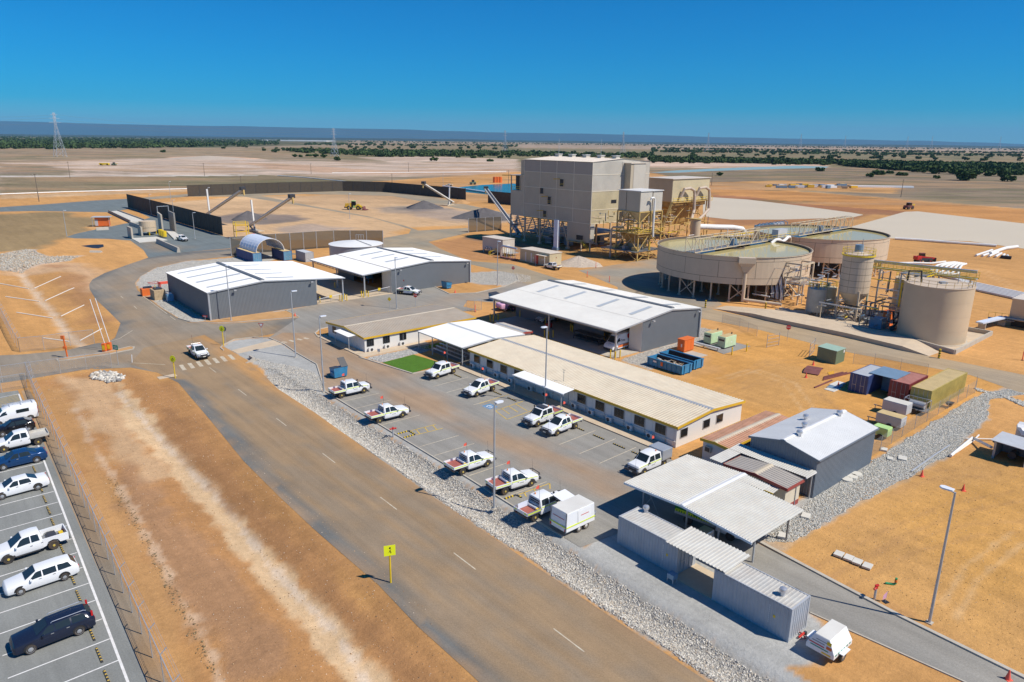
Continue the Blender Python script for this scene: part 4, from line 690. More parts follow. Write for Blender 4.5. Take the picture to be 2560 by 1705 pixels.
R = thing('hose_reel_box', 'small blue-grey box on legs by the container corner', 'utility box', S(41.0, 28.2), SU)
MB().box(-.75, -.15, -.3, .3, .35, .75).build('body', 'steelblue', R, bevel=.03)
for x in (-.7, -.2):
    for y in (-.25, .25): MB().box(x-.03, x+.03, y-.03, y+.03, 0, .35).build('leg', 'galv', R)
def thickener(name, label, cx, cy, Rr, zb, zt, near):
    R = thing(name, label, 'thickener tank', (cx, cy), 0, 'thickener tanks')
    nseg = 14; rows = [(zb, zb+1.35), (zb+1.35, zt-1.0), (zt-1.0, zt)]
    for k, (z0, z1) in enumerate(rows):
        off = (k % 2)*.5
        for i in range(nseg):
            a0 = 2*PI*(i+off)/nseg; a1 = 2*PI*(i+off+1)/nseg; mb = MB(); m = 6; g = .0024
            for j in range(m):
                b0 = a0+g+(a1-a0-2*g)*j/m; b1 = a0+g+(a1-a0-2*g)*(j+1)/m
                P = lambda r, b, z: (r*math.cos(b), r*math.sin(b), z)
                mb._a([P(Rr, b0, z0+.04), P(Rr, b1, z0+.04), P(Rr, b1, z1-.04), P(Rr, b0, z1-.04), P(Rr-.03, b0, z0+.04), P(Rr-.03, b1, z0+.04), P(Rr-.03, b1, z1-.04), P(Rr-.03, b0, z1-.04)], [(0,1,2,3), (4,7,6,5), (3,2,6,7), (0,4,5,1)])
            mb.build('shell_plate', 'tank_pink', R)
    MB().lathe([(Rr-.035, zb), (Rr-.035, zt), (Rr-.28, zt), (Rr-.28, zt-.9)], 84).build('shell_lining', 'seam', R)
    MB().lathe([(Rr+.02, zt-.1), (Rr+.16, zt-.1), (Rr+.16, zt+.02), (Rr+.0, zt+.02)], 84).build('rim', 'steel_tan', R)
    MB().lathe([(Rr-.03, zb), (Rr*.5, zb-.45), (1.2, zb-1.1), (0, zb-1.1)], 48).build('cone_floor', 'seam', R)
    MB().lathe([(0, zt-.45), (Rr-.29, zt-.45)], 84).build('water', 'thick_water', R)
    MB().lathe([(2.6, zt-1.0), (2.6, zt-.1), (2.5, zt-.1), (2.5, zt-1.0)], 24).build('feedwell', 'seam', R)
    for r, n in ((Rr-1.0, 26), (Rr*.55, 14)):
        for i in range(n):
            a = 2*PI*(i+.3)/n; x, y = r*math.cos(a), r*math.sin(a)
            MB().cyl((x, y, .25), (x, y, zb-(.05 if r > Rr*.7 else .4)), .19, n=8).cyl((x, y, 0), (x, y, .25), .38, n=8).build('leg', 'tank_pink', R)
            if r > Rr*.7 and i % 3 == 0:
                b = 2*PI*(i+1.3)/n; x2, y2 = r*math.cos(b), r*math.sin(b)
                MB().bar((x, y, .4), (x2, y2, zb-.2), .16).bar((x2, y2, .4), (x, y, zb-.2), .16).build('cross_brace', 'tank_pink', R)
    return R
T1 = (50.4, 163.4); T2 = (82.4, 192.6); TR = 16.9; ZB, ZT = 3.9, 9.75
th1 = thickener('thickener', 'round beige thickener tank on braced legs with overflow launder, beside the workshop road', *T1, TR, ZB, ZT, 1)
th2 = thickener('thickener', 'round beige thickener tank standing behind the other, nearer the milky ponds', *T2, TR, ZB, ZT, 0)
lx, ly = S(131.3, 79.6); a = math.atan2(ly-T1[1], lx-T1[0]); ca, sa = math.cos(a), math.sin(a)
def tl(r, t, z): return (r*ca-t*sa, r*sa+t*ca, z)
mb = MB(); r0 = TR+.02
for (h0, w0, d0), (h1, w1, d1) in (((ZT+.05, 1.35, 1.5), (ZT-1.1, 1.35, 1.5)), ((ZT-1.1, 1.35, 1.4), (ZT-1.7, 1.0, 1.2)), ((ZT-1.7, 1.0, 1.1), (ZT-2.4, .65, 1.0)), ((ZT-2.4, .65, .9), (ZT-3.1, .35, .8))):
    mb.hexa([tl(r0, -w1*1.25, h1), tl(r0+d1, -w1*1.25, h1), tl(r0+d1, w1*1.25, h1), tl(r0, w1*1.25, h1)], [tl(r0, -w0*1.25, h0), tl(r0+d0, -w0*1.25, h0), tl(r0+d0, w0*1.25, h0), tl(r0, w0*1.25, h0)])
o = mb.build('overflow_launder', 'tank_pink', th1); MB().cyl(tl(r0+.45, 0, ZT-3.2), tl(r0+.45, 0, .5), .36, n=12).build('downpipe', 'tank_pink', o)
q = S(134.2, 72.5); MB().tube([tl(r0+.45, 0, .9), (q[0]-T1[0], q[1]-T1[1], .8)], .34, 12).build('outlet_pipe', 'tank_pink', th1)
def truss_bridge(name, label, p, q, z, w=2.4, h=2.9, bays=12):
    p, q = Vector((*p, z)), Vector((*q, z)); L = (q-p).length; R = thing(name, label, 'truss bridge', (p.x, p.y, 0), math.atan2(q.y-p.y, q.x-p.x), 'rake bridges over the thickeners')
    for y in (-w/2, w/2):
        mb = MB(); mb.bar((0, y, z), (L, y, z), .16).bar((0, y, z+h), (L, y, z+h), .16); mb.build('chord', 'steel_tan', R)
        for i in range(bays+1):
            x = L*i/bays; MB().bar((x, y, z), (x, y, z+h), .11).build('post', 'steel_tan', R)
            if i < bays: MB().bar((x, y, z if i % 2 else z+h), (L*(i+1)/bays, y, z+h if i % 2 else z), .1).build('diagonal', 'steel_tan', R)
    MB().box(0, L, -w/2+.15, w/2-.15, z-.02, z+.04).build('walkway', 'galv_dark', R)
    for i in range(bays+1): MB().bar((L*i/bays, -w/2, z+h), (L*i/bays, w/2, z+h), .09).build('cross_tie', 'steel_tan', R)
    return R
def along(c, ang, r): return (c[0]+math.cos(ang)*r, c[1]+math.sin(ang)*r)
ba = math.atan2(T2[1]-T1[1], T2[0]-T1[0])
b1 = truss_bridge('rake_bridge', 'tan steel truss bridge crossing the thickener beside the workshop road', along(T1, ba+PI, TR+.2), along(T1, ba, TR-3.5), ZT+.15)
b2 = truss_bridge('rake_bridge', 'tan steel truss bridge crossing the thickener nearer the ponds', along(T2, ba+PI, TR-2.5), along(T2, ba, TR+.2), ZT+.15)
for c, b in ((T1, b1), (T2, b2)):
    x = (Vector(c)-Vector(b.location[:2])).length
    MB().cyl((x, 0, ZT-.4), (x, 0, ZT+1.6), .8, n=14).build('rake_drive', 'steelblue', b); MB().bar((x-7, 0, ZT-.35), (x+7, 0, ZT-.35), .3).build('rake_arm', 'galv_dark', b)
    for k in range(9): MB().bar((x-6+k*1.5, -.9, ZT-.38), (x-6+k*1.5, .9, ZT-.38), .2).build('rake_blade', 'seam', b)
R = thing('transfer_walkway', 'yellow railed walkway with white hose between the two truss bridges', 'walkway', (*along(T1, ba, TR-3.4), 0), ba); gl = math.dist(T1, T2)-2*TR+5.8
MB().box(0, gl, -1, 1, ZT+.1, ZT+.18).build('deck', 'galv_dark', R)
for y in (-1, 1):
    for zz in (.6, 1.15): MB().bar((0, y, ZT+zz), (gl, y, ZT+zz), .06).build('handrail', 'yellow', R)
    for k in range(8): MB().bar((gl*k/7, y, ZT+.1), (gl*k/7, y, ZT+1.15), .06).build('stanchion', 'yellow', R)
MB().box(gl*.35, gl*.65, -.8, .8, ZT+.18, ZT+2.3).build('control_cabinet', 'box_grey', R)
for x in (gl*.2, gl*.8): MB().bar((x, -.8, 0), (x, -.8, ZT+.1), .25).bar((x, .8, 0), (x, .8, ZT+.1), .25).build('support_tower', 'steel_tan', R)
MB().tube([(1.5, -1.3, ZT-.6), (3, -1.6, ZT+.2), (4.5, -1.7, ZT+.1), (6, -1.8, ZT-.5), (7.5, -1.8, ZT-.1), (9, -1.6, ZT+.4), (10.5, -1.3, ZT+.2)], .38, 10).build('hose', 'pipe_white', R)
R = thing('process_building', 'tall beige panelled processing building raised on braced steel columns', 'industrial building', S(157, 148.3), SU); NB = R
Lz = [2.8, 8.5, 12.6, 18.0, 22.8, 26.45]; Dv = 30.3; Wu = 26
vcols = [0, 7.6, 15.1, 22.6, 30.3]
def zroof(x): return 26.5+.9*(1-abs(x-13)/13)
def panel(parent, P, A, B, m, name='cladding_panel', amp=.06):
    MB().corr(P, A, B, .45, amp, up=None).build(name, m, parent)
for r in range(1, 5):
    for c in range(4):
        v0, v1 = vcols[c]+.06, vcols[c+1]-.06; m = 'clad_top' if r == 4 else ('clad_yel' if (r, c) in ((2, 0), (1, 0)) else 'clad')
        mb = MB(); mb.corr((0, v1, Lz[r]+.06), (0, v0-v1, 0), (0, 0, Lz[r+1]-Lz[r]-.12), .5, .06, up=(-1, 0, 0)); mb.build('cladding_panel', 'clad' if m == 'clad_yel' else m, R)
mb = MB(); mb.corr((0, 9.6, Lz[0]), (0, -9.55, 0), (0, 0, Lz[1]-Lz[0]-.06), .5, .06, up=(-1, 0, 0)); mb.build('cladding_panel', 'clad', R)
ucols = [0, 13, Wu]
for r in range(1, 5):
    for c in range(2):
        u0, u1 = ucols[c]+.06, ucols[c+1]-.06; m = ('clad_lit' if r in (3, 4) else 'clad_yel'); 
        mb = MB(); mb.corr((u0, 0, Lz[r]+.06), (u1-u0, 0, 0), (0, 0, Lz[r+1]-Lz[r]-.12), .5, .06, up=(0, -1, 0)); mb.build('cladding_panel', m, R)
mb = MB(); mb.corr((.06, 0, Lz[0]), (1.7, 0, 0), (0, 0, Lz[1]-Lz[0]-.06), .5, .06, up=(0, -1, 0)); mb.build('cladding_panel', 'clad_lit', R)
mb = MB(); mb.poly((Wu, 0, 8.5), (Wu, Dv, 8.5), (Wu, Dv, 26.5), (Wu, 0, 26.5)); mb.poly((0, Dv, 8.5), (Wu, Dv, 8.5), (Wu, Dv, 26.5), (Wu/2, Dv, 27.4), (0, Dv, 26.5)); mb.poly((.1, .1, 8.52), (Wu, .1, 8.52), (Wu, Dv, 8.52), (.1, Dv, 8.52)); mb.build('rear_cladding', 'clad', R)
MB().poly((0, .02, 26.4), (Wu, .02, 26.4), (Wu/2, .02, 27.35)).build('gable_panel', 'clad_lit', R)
mb = MB()
for v in vcols: mb.box(-.1, .02, v-.07, v+.07, Lz[1], 26.5)
mb.build('vertical_trim', 'clad_trim', R)
for z in Lz[1:5]: MB().box(-.1, .02, 0, Dv, z-.07, z+.07).build('horizontal_trim', 'clad_trim', R); MB().box(0, Wu, -.1, .02, z-.07, z+.07).build('horizontal_trim', 'clad_trim', R)
for x0, x1 in ((-.2, 13), (13, Wu+.2)): MB().corr((x0, -.2, zroof(max(0, min(Wu, x0)))), (0, Dv+.4, 0), (x1-x0, 0, zroof(max(0, min(Wu, x1)))-zroof(max(0, min(Wu, x0)))), .5, .04, up=(0, 0, 1)).build('roof', 'roof_n', R)
for k in range(5):
    o = MB().box(12.2, 13.8, 2+k*6.3, 3.6+k*6.3, 27.2, 28.1).build('roof_ventilator', 'clad_lit', R); MB().box(12.0, 14.0, 1.8+k*6.3, 3.8+k*6.3, 28.1, 28.25).build('ventilator_cap', 'wall_white', o)
for k in (1, 4): MB().cyl((13, 2.8+k*6.3, 28), (13, 2.8+k*6.3, 33), .06, n=6).build('aerial_mast', 'galv', R)
for v, z, w, h, arm in ((169.95, 16.95, 1.7, 1.8, 0), (166.4, 14.2, 1.7, 2.4, 1), (161, 19.9, 1.8, 2.2, 1), (168.35, 9.85, 1.7, 2.0, 1), (152.5, 4.0, 3.1, 1.5, 0)):
    y = v-148.3; o = MB().box(-.12, -.07, y-w/2, y+w/2, z-h/2, z+h/2).build('opening', 'black', R)
    f = MB(); [f.bar((-.16, y+s*w/2, z-h/2), (-.16, y+s*w/2, z+h/2), .14) for s in (-1, 1)]; f.bar((-.16, y-w/2, z-h/2), (-.16, y+w/2, z-h/2), .14); f.build('frame', 'steel_tan', o)
    if arm: MB().bar((-.1, y+w/2, z+h/2+.1), (-2.3, y+w/2+.6, z+h/2+.1), .2).build('hoist_beam', 'yellow_trim', o); MB().bar((-.2, y-w/2, z-.1), (-.2, y+w/2, z-.1), .06).bar((-.2, y-w/2, z-.5), (-.2, y+w/2, z-.5), .06).build('guard_rail', 'yellow', o)
o = MB().box(8.6, 10.9, -.12, -.07, 14.3, 15.3).build('opening', 'black', R)
MB().box(13.9, 20.9, -2.6, -.13, 9.5, 26.0).build('lift_tower', 'clad', R); MB().box(15.2, 20.8, -2.68, -2.61, 18.2, 25.8).build('tower_panel', 'clad_lit', R); MB().box(15.2, 20.8, -2.67, -2.61, 9.6, 18.0).build('tower_panel', 'clad_yel', R); MB().box(13.6, 21.2, -2.9, .1, 26.0, 26.2).build('tower_roof', 'roof_n', R)
for k in (14.1, 17.4, 20.7): MB().bar((k, -2.4, 0), (k, -2.4, 9.5), .35).build('column', 'steel_tan', R)
an = MB().box(.5, 8, Dv+.13, 37.7, 8.2, 16.4).build('annexe', 'clad', R); MB().box(.6, 7.5, Dv+.13, 32.7, 16.4, 26.3).build('annexe_tower', 'clad', R)
MB().box(.2, 8, Dv+.15, 38.0, 21.2, 21.4).build('annexe_roof', 'roof_n', R)
for y in (33, 37.6): MB().box(.5, .8, y-.15, y+.15, 16.4, 21.2).build('annexe_post', 'steel_tan', R)
MB().box(2.5, 7.9, Dv+.2, 37.5, 16.5, 21.1).build('annexe_interior', 'black', R); 
for z in (17.0, 17.6): MB().bar((.55, 32.7, z), (.55, 37.6, z), .1).build('annexe_rail', 'yellow', R)
MB().bar((.4, 31, 21.4), (.4, 42, 21.0), .3, .25).build('crane_rail', 'yellow_trim', R)
for u in (.3, 13, Wu-.3):
    for v in (9.7, 15.1, 22.6, 30.0, 37.3):
        MB().bar((u, v, 0), (u, v, 8.4), .45).box(u-.5, u+.5, v-.5, v+.5, 0, .6).build('column', 'steel_tan', R)
for v in (0.3, 4): MB().bar((.4, v, 0), (.4, v, 2.8), .35).build('column', 'steel_tan', R)
for a, b in ((9.7, 15.1), (15.1, 22.6), (22.6, 30.0), (30, 37.3)):
    m = (a+b)/2; MB().bar((.3, m, 8.2), (.3, a, 1.5), .28).bar((.3, m, 8.2), (.3, b, 1.5), .28).build('knee_brace', 'steel_tan', R)
MB().box(0, .5, 9.6, Dv, 8.1, 8.45).build('edge_beam', 'steel_yel', R); MB().box(.2, Wu-.2, 9.6, Dv, 3.6, 3.8).build('mezzanine', 'galv_dark', R)
for k in range(6): MB().bar((1.2, 10, 4.6+k*.55), (1.2, Dv+6, 4.7+k*.55), .22).build('pipe', 'pipe_tan' if k % 2 else 'galv', R)
for z in (4.4, 4.9): MB().bar((.2, 9.7, z), (.2, Dv, z), .08).build('handrail', 'steel_tan', R)
for v in np.arange(10, 30, 1.6): MB().bar((.2, v, 3.8), (.2, v, 4.9), .07).build('stanchion', 'steel_tan', R)
for k in range(3): MB().cyl((5+k*6, 14+k*5, .3), (5+k*6, 14+k*5, 3.4), 1.5, n=12).build('pump_tank', 'steelblue' if k != 1 else 'hopper', R)
for k in range(4): MB().box(3+k*4.5, 5+k*4.5, 20-k*3, 23-k*3, 0, 2.2).build('pump_skid', 'galv_dark', R)
o = MB().box(-5.0, -4.2, 8.9, 10.6, .8, 9.2).build('blue_duct', 'tarp', R); MB().box(-5.3, -3.9, 8.7, 10.9, 0, .8).build('duct_base', 'steelblue', o)
mb = MB()
for k in range(12): mb.box(-.9-.0, -.1, -.5+k*.0+3.2-k*.28, -.2+3.2-k*.28, .22*(12-k)-.05, .22*(12-k))
st = mb.build('stair', 'steel_yel', R); 
for x in (-.9, -.1): MB().bar((x, 3.2, 3.6), (x, -.2, 1.0), .08).bar((x, 3.2, 3.1), (x, -.2, .5), .06).build('stair_rail', 'yellow', R)
MB().box(-1.2, 0, 3.0, 9, 2.6, 2.75).build('landing', 'steel_yel', R)
def frame_tower(name, label, u0, v0, w, d, levels, cat='hopper tower'):
    R = thing(name, label, cat, S(u0, v0), SU)
    for x in (0, w/2, w):
        for y in (0, d): MB().bar((x, y, 0), (x, y, levels[-1]), .32).build('column', 'steel_yel', R)
    for z in levels:
        mb = MB(); [mb.bar((0, y, z), (w, y, z), .3) for y in (0, d)]; [mb.bar((x, 0, z), (x, d, z), .3) for x in (0, w/2, w)]; mb.build('floor_beam', 'steel_yel', R)
    zz = [0]+list(levels)
    for z0, z1 in zip(zz[:-1], zz[1:]):
        MB().bar((0, 0, z0), (0, d/2, z1), .2).bar((0, d, z0), (0, d/2, z1), .2).build('brace', 'steel_yel', R)
        MB().bar((0, 0, z0), (w/2, 0, z1), .2).bar((w, 0, z0), (w/2, 0, z1), .2).build('brace', 'steel_yel', R)
    return R
R = frame_tower('hopper_tower', 'yellow-brown steel tower with grey clad bin and feed hoppers beside the processing building', 156, 129, 9.8, 8.0, (2.6, 7.6, 10.4, 13.6))
o = MB().box(0, 5.2, .1, 4.9, 13.7, 19.2).build('bin', 'clad', R); MB().box(-.1, 9.9, -.2, 8.2, 19.2, 19.4).build('bin_roof', 'wall_white', R)
MB().box(.1, 5, 5.2, 8, 13.7, 19.15).build('bin', 'clad', R); MB().box(5.6, 9.7, .1, 8, 13.7, 19.15).build('bin', 'clad_lit', R); MB().box(.1, 5.1, .02, .09, 13.8, 19.1).build('bin_side_panel', 'clad_lit', R)
def hop(x0, x1, y0, y1, zt, zb, s=.25, m='hopper', name='hopper'):
    cx, cy = (x0+x1)/2, (y0+y1)/2; hx, hy = (x1-x0)/2*s, (y1-y0)/2*s
    MB().hexa([(cx-hx, cy-hy, zb), (cx+hx, cy-hy, zb), (cx+hx, cy+hy, zb), (cx-hx, cy+hy, zb)], [(x0, y0, zt), (x1, y0, zt), (x1, y1, zt), (x0, y1, zt)]).build(name, m, R)
hop(.3, 5, .4, 4.8, 13.5, 10.8, m='clad_yel'); hop(5.6, 9.6, .4, 4.8, 13.5, 10.6, m='clad_yel')
hop(.6, 6.4, 1.2, 7.2, 7.4, 4.6, .5); hop(2.1, 4.9, 2.7, 5.7, 4.6, 1.2, .25, 'clad')
MB().box(-1.0, 10.8, -.6, 8.6, 7.6, 7.75).build('platform', 'steel_yel', R); MB().box(-1.6, 10.8, -.4, 12.5, 2.6, 2.75).build('platform', 'galv_dark', R)
for z in (8.2, 8.75): MB().bar((-1, -.6, z), (10.8, -.6, z), .07).bar((-1, -.6, z), (-1, 8.6, z), .07).build('handrail', 'yellow', R)
for k in range(9): MB().bar((-1, -.6+k*1.15, 7.7), (-1, -.6+k*1.15, 8.75), .06).bar((-1+k*1.45, -.6, 7.7), (-1+k*1.45, -.6, 8.75), .06).build('stanchion', 'yellow', R)
for k in range(8): MB().box(-.5+(k % 3)*3.2, 1.2+(k % 3)*3.2, .6+k*1.2, 1.7+k*1.2, 2.75, 3.8+(k % 3)*.6).build('pump', 'galv_dark' if k % 2 else 'steel_yel', R)
for k in range(10): MB().tube([(.5+k*.9, 8.2, 2.9), (.7+k*.9, 6, 3.4+(k % 3)*.5), (1+k*.85, 3, 6.2+(k % 4)*.3)], .12, 6).build('pipe', 'steel_yel' if k % 3 else 'pipe_tan', R)
MB().tube([(-.6, 9.5, 0), (-.6, 9.5, 8.2), (-.4, 9.1, 8.7), (.6, 6, 8.9)], .28, 10).build('riser_pipe', 'pipe_tan', R)
MB().tube([(3.5, -.8, 16.8), (3.6, -.9, 17.4), (4.4, -1.0, 17.5), (5.0, -1.0, 17.0), (5.0, -1.0, 9.5), (5.2, -1.0, 6.6)], .3, 10).build('riser_pipe', 'pipe_white', R)
MB().bar((1, -.5, 10.6), (9, -.5, 7.8), .7, .12).build('stair', 'steel_yel', R)
R = frame_tower('hopper_house', 'clad hopper house over a brown steel hopper with looping white duct pipes', 196, 149, 20, 10.5, (5.5, 13.2), 'hopper house')
MB().box(-.3, 20.4, -.3, 10.8, 13.3, 20.6).build('cladding', 'clad', R); MB().box(-.2, 20.3, -.38, -.31, 13.4, 20.5).build('cladding_panel', 'clad_yel', R); MB().box(-.6, 20.7, -.7, 11.1, 20.6, 20.8).build('roof', 'roof_n', R)
hop(.6, 19.4, .8, 9.7, 13.0, 5.2, .5); MB().box(.2, 19.8, .5, 10, 11.5, 13.1).build('hopper_rim', 'hopper', R)
for z in (13.8, 14.5): MB().bar((-1, -1.6, z), (21, -1.6, z), .09).build('handrail', 'yellow', R)
MB().box(-1, 21, -1.7, -.4, 13.0, 13.2).build('platform', 'steel_yel', R)
for k in range(12): MB().bar((-1+k*2, -1.6, 13.1), (-1+k*2, -1.6, 14.5), .07).build('stanchion', 'yellow', R)
MB().bar((-1, -1, 13), (-5, -1, 5.6), .9, .14).build('stair', 'steel_yel', R)
for x in (6, 14.5): MB().tube([(x-2.5, -1, 14.5), (x-1.4, -1.6, 17.4), (x+1.5, -1.9, 17.6), (x+3.2, -2.2, 16.8), (x+3.4, -2.4, 15), (x+3.4, -2.6, 10)], .5, 12).build('duct', 'pipe_tan', R)
MB().tube([(17.9, -2.6, 10.2), (12, -4, 8.0), (6, -6, 6.6), (2.5, -8, 6.2), (1.5, -8.6, 5.0)], .5, 12).build('duct', 'pipe_tan', R); MB().tube([(9.4, -2.6, 10.2), (5, -5, 7.6), (2.2, -7.4, 7.0), (1.0, -8.0, 5.2)], .5, 12).build('duct', 'pipe_tan', R)
R = thing('scrubber_vessel', 'upright beige scrubber vessel fed by twin looping ducts', 'vessel', S(184.5, 130.5), SU)
MB().lathe([(0, 3.2), (1.5, 4.2), (1.5, 10), (0, 10.2)], 20).build('shell', 'tank', R, smooth=True); MB().lathe([(1.5, 9.9), (1.75, 9.9), (1.75, 10.15), (0, 10.16)], 20).build('flange', 'steel_yel', R)
for a in range(4): MB().bar((1.1*math.cos(a*PI/2), 1.1*math.sin(a*PI/2), 0), (1.1*math.cos(a*PI/2), 1.1*math.sin(a*PI/2), 4.4), .2).build('leg', 'steel_yel', R)
R = thing('main_duct', 'thick white process pipe running from scrubber to thickener bridge', 'pipe', S(186, 130.5), SU)
MB().tube([(0, 0, 7.6), (6, -2.2, 7.2), (12, -4.2, 6.9), (15.5, -5.4, 6.3), (16.6, -6.2, 4.8), (16.8, -6.6, 3.0)], .85, 14).build('pipe', 'pipe_white', R, smooth=True)
for x in (3, 8, 13): MB().bar((x, -x*.36, 0), (x, -x*.36, 6.4), .25).build('support', 'steel_yel', R)
R = thing('pipe_rack', 'cluttered yellow steel pipe rack behind the thickener', 'pipe rack', S(166, 122), SU)
for k in range(7):
    for y in (0, 3.5): MB().bar((k*6, y-k*.6, 0), (k*6, y-k*.6, 5.0), .26).build('column', 'steel_yel', R)
    MB().bar((k*6, -k*.6, 5.0), (k*6, 3.5-k*.6, 5.0), .25).build('cross_beam', 'steel_yel', R)
for z, yy, m in ((5.25, .4, 'steel_yel'), (5.25, 1.2, 'pipe_tan'), (5.3, 2.1, 'pipe_white'), (5.25, 3.0, 'steel_yel'), (3.4, .8, 'pipe_tan'), (3.4, 2.4, 'steel_yel'), (6.2, 0, 'yellow')): MB().bar((-1, yy+.1, z), (37, yy-3.7, z), .28).build('pipe', m, R)
for k in range(6): MB().bar((k*6, -k*.6, 0), (k*6+6, -k*.6-.6, 5), .16).bar((k*6, -k*.6, 5), (k*6+6, -k*.6-.6, 0), .16).build('brace', 'steel_yel', R)
for k in range(9): MB().box(2+k*3.8, 3.6+k*3.8, .6-k*.4, 2.2-k*.4, 0, 1.3+(k % 3)*.5).build('pump', 'galv_dark' if k % 2 else 'hopper', R)
R = thing('filter_bank', 'row of blue and white filter vessels on a pipe frame before the milky pond', 'filter bank', S(234, 138), SU)
MB().box(0, 20, 0, 4, .8, 1.1).build('skid', 'galv', R)
for k in range(8): MB().cyl((1.2+k*2.4, 2, 1.1), (1.2+k*2.4, 2, 3.9), .95, n=12).build('vessel', 'white' if k > 4 else 'cont_lblue', R); MB().tube([(1.2+k*2.4, 2, 3.9), (1.2+k*2.4, 1, 4.6), (1.2+k*2.4, -.4, 4.2), (1.2+k*2.4, -.6, 1.0)], .16, 6).build('loop_pipe', 'steelblue', R)
for y in (-.6, 4.6): MB().bar((-2, y, .9), (24, y, .9), .35).build('header_pipe', 'galv', R)
for (u, v, r, h, nm) in ((226, 126, 2.6, 4.2, 'grey concrete-topped tank on a frame behind the truss bridge'), (232, 112, 3.2, 3.0, 'squat round beige tank with curved pipe behind the truss bridge')):
    R = thing('small_tank', nm, 'tank', S(u, v), SU); MB().lathe([(0, 0), (r, 0), (r, h), (0, h+.05)], 24).build('shell', 'old_tank' if h > 3.5 else 'tank_pink', R); MB().tube([(r*.6, 0, h), (r*.6, 0, h+1), (r*.9, 0, h+1.4), (r+.4, 0, h+.8), (r+.4, 0, 0)], .2, 8).build('pipe', 'pipe_tan', R)
    for k in range(10): MB().bar((r*math.cos(k*.628), r*math.sin(k*.628), h), (r*math.cos(k*.628), r*math.sin(k*.628), h+1), .08).build('stanchion', 'galv', R)
def handrail_ring(R, r, z, m='yellow', n=18, a0=0, a1=2*PI, c=(0, 0)):
    pts = [(c[0]+r*math.cos(a0+(a1-a0)*i/n), c[1]+r*math.sin(a0+(a1-a0)*i/n)) for i in range(n+1)]
    for h in (.55, 1.05):
        mb = MB(); [mb.bar((*p, z+h), (*q, z+h), .05) for p, q in zip(pts[:-1], pts[1:])]; mb.build('handrail', m, R)
    [MB().bar((*p, z), (*p, z+1.05), .05).build('stanchion', m, R) for p in pts[:-1]]
R = thing('lime_silo', 'tall ribbed beige silo with cone base and yellow railed top', 'silo', S(137.1, 59.8), SU); sr = 2.7
for k in range(6):
    for j in range(6):
        a0, a1 = 2*PI*j/6+.006+k*.0, 2*PI*(j+1)/6-.006; mb = MB(); z0, z1 = 5.3+k*1.2+.03, 5.3+(k+1)*1.2-.03; m = 6; P = lambda b, z: (sr*math.cos(b), sr*math.sin(b), z)
        for i in range(m): mb.poly(P(a0+(a1-a0)*i/m, z0), P(a0+(a1-a0)*(i+1)/m, z0), P(a0+(a1-a0)*(i+1)/m, z1), P(a0+(a1-a0)*i/m, z1))
        mb.build('shell_plate', 'tank_pink', R)
MB().lathe([(sr-.03, 5.3), (sr-.03, 12.5), (0, 12.9)], 32).build('shell_core', 'seam', R); MB().lathe([(sr+.02, 12.4), (sr+.1, 12.45), (.4, 12.95), (0, 12.95)], 32).build('roof', 'tank_pink', R)
MB().lathe([(sr, 5.3), (sr*.95, 5.0), (.5, 1.9), (0, 1.9)], 28).build('cone', 'tank', R); MB().lathe([(sr+.05, 12.25), (sr+.25, 12.25), (sr+.25, 12.5), (sr+.05, 12.5)], 32).build('kick_rail', 'yellow', R)
handrail_ring(R, sr+.15, 12.5); MB().cyl((.5, .3, 12.8), (.5, .3, 14.2), .75, n=14).build('dust_filter', 'steelblue', R); MB().cyl((-1.2, -1, 12.7), (-1.2, -1, 15.6), .05, n=6).build('lamp_post', 'galv', R)
for k in range(4):
    a = PI/4+k*PI/2; b = a+PI/2; x, y = (sr+.0)*math.cos(a), sr*math.sin(a); x2, y2 = sr*math.cos(b), sr*math.sin(b)
    MB().bar((x, y, 0), (x, y, 5.8), .3).build('leg', 'tank_pink', R); MB().bar((x, y, .3), (x2, y2, 2.9), .16).bar((x2, y2, .3), (x, y, 2.9), .16).bar((x, y, 2.9), (x2, y2, 2.9), .16).bar((x, y, 3), (x2, y2, 5.2), .14).build('brace', 'tank_pink', R)
R = thing('storage_tank', 'large plain beige storage tank with railed flat roof inside concrete bund', 'tank', (73.2, 120.6), 0); tr = 5.3
for k in range(4): MB().lathe([(tr, .05+k*2.4+.012), (tr, .05+(k+1)*2.4-.012)], 64).build('shell_course', 'tank', R, smooth=True)
MB().lathe([(tr-.02, 0), (tr-.02, 9.65), (tr+.08, 9.65), (tr+.08, 9.75), (0, 9.95)], 64).build('roof', 'tank_pink', R); MB().lathe([(tr+.3, 0), (tr+.3, .12), (tr, .13)], 48).build('base_ring', 'concrete', R)
handrail_ring(R, tr-.1, 9.75, 'steel_yel', 26); MB().box(-.5, .5, -1.5, -.5, 9.9, 10.2).build('roof_hatch', 'galv', R); MB().cyl((2.5, -1, 9.8), (2.5, -1, 11.9), .06, n=6).build('vent_pipe', 'galv', R); MB().tube([(-4.9, 1.2, 9.9), (-4.9, 1.2, 11.6), (-3.2, .4, 11.7), (-3.0, .3, 9.9)], .17, 8).build('fill_pipe', 'pipe_black', R)
def round_tank(u, v, r, z0, z1, m, label):
    R = thing('reagent_tank', label, 'tank', S(u, v), SU)
    MB().lathe([(0, z0-.2), (r, z0), (r, z1), (0, z1+.12)], 28).build('shell', m, R, smooth=True)
    for k in range(4): a = PI/4+k*PI/2; MB().bar((r*.85*math.cos(a), r*.85*math.sin(a), 0), (r*.85*math.cos(a), r*.85*math.sin(a), z0+.1), .2).build('leg', m, R)
    handrail_ring(R, r-.1, z1+.05, 'yellow', 12); MB().cyl((0, 0, z1), (0, 0, z1+.8), .4, n=10).build('mixer_motor', 'galv_dark', R); return R
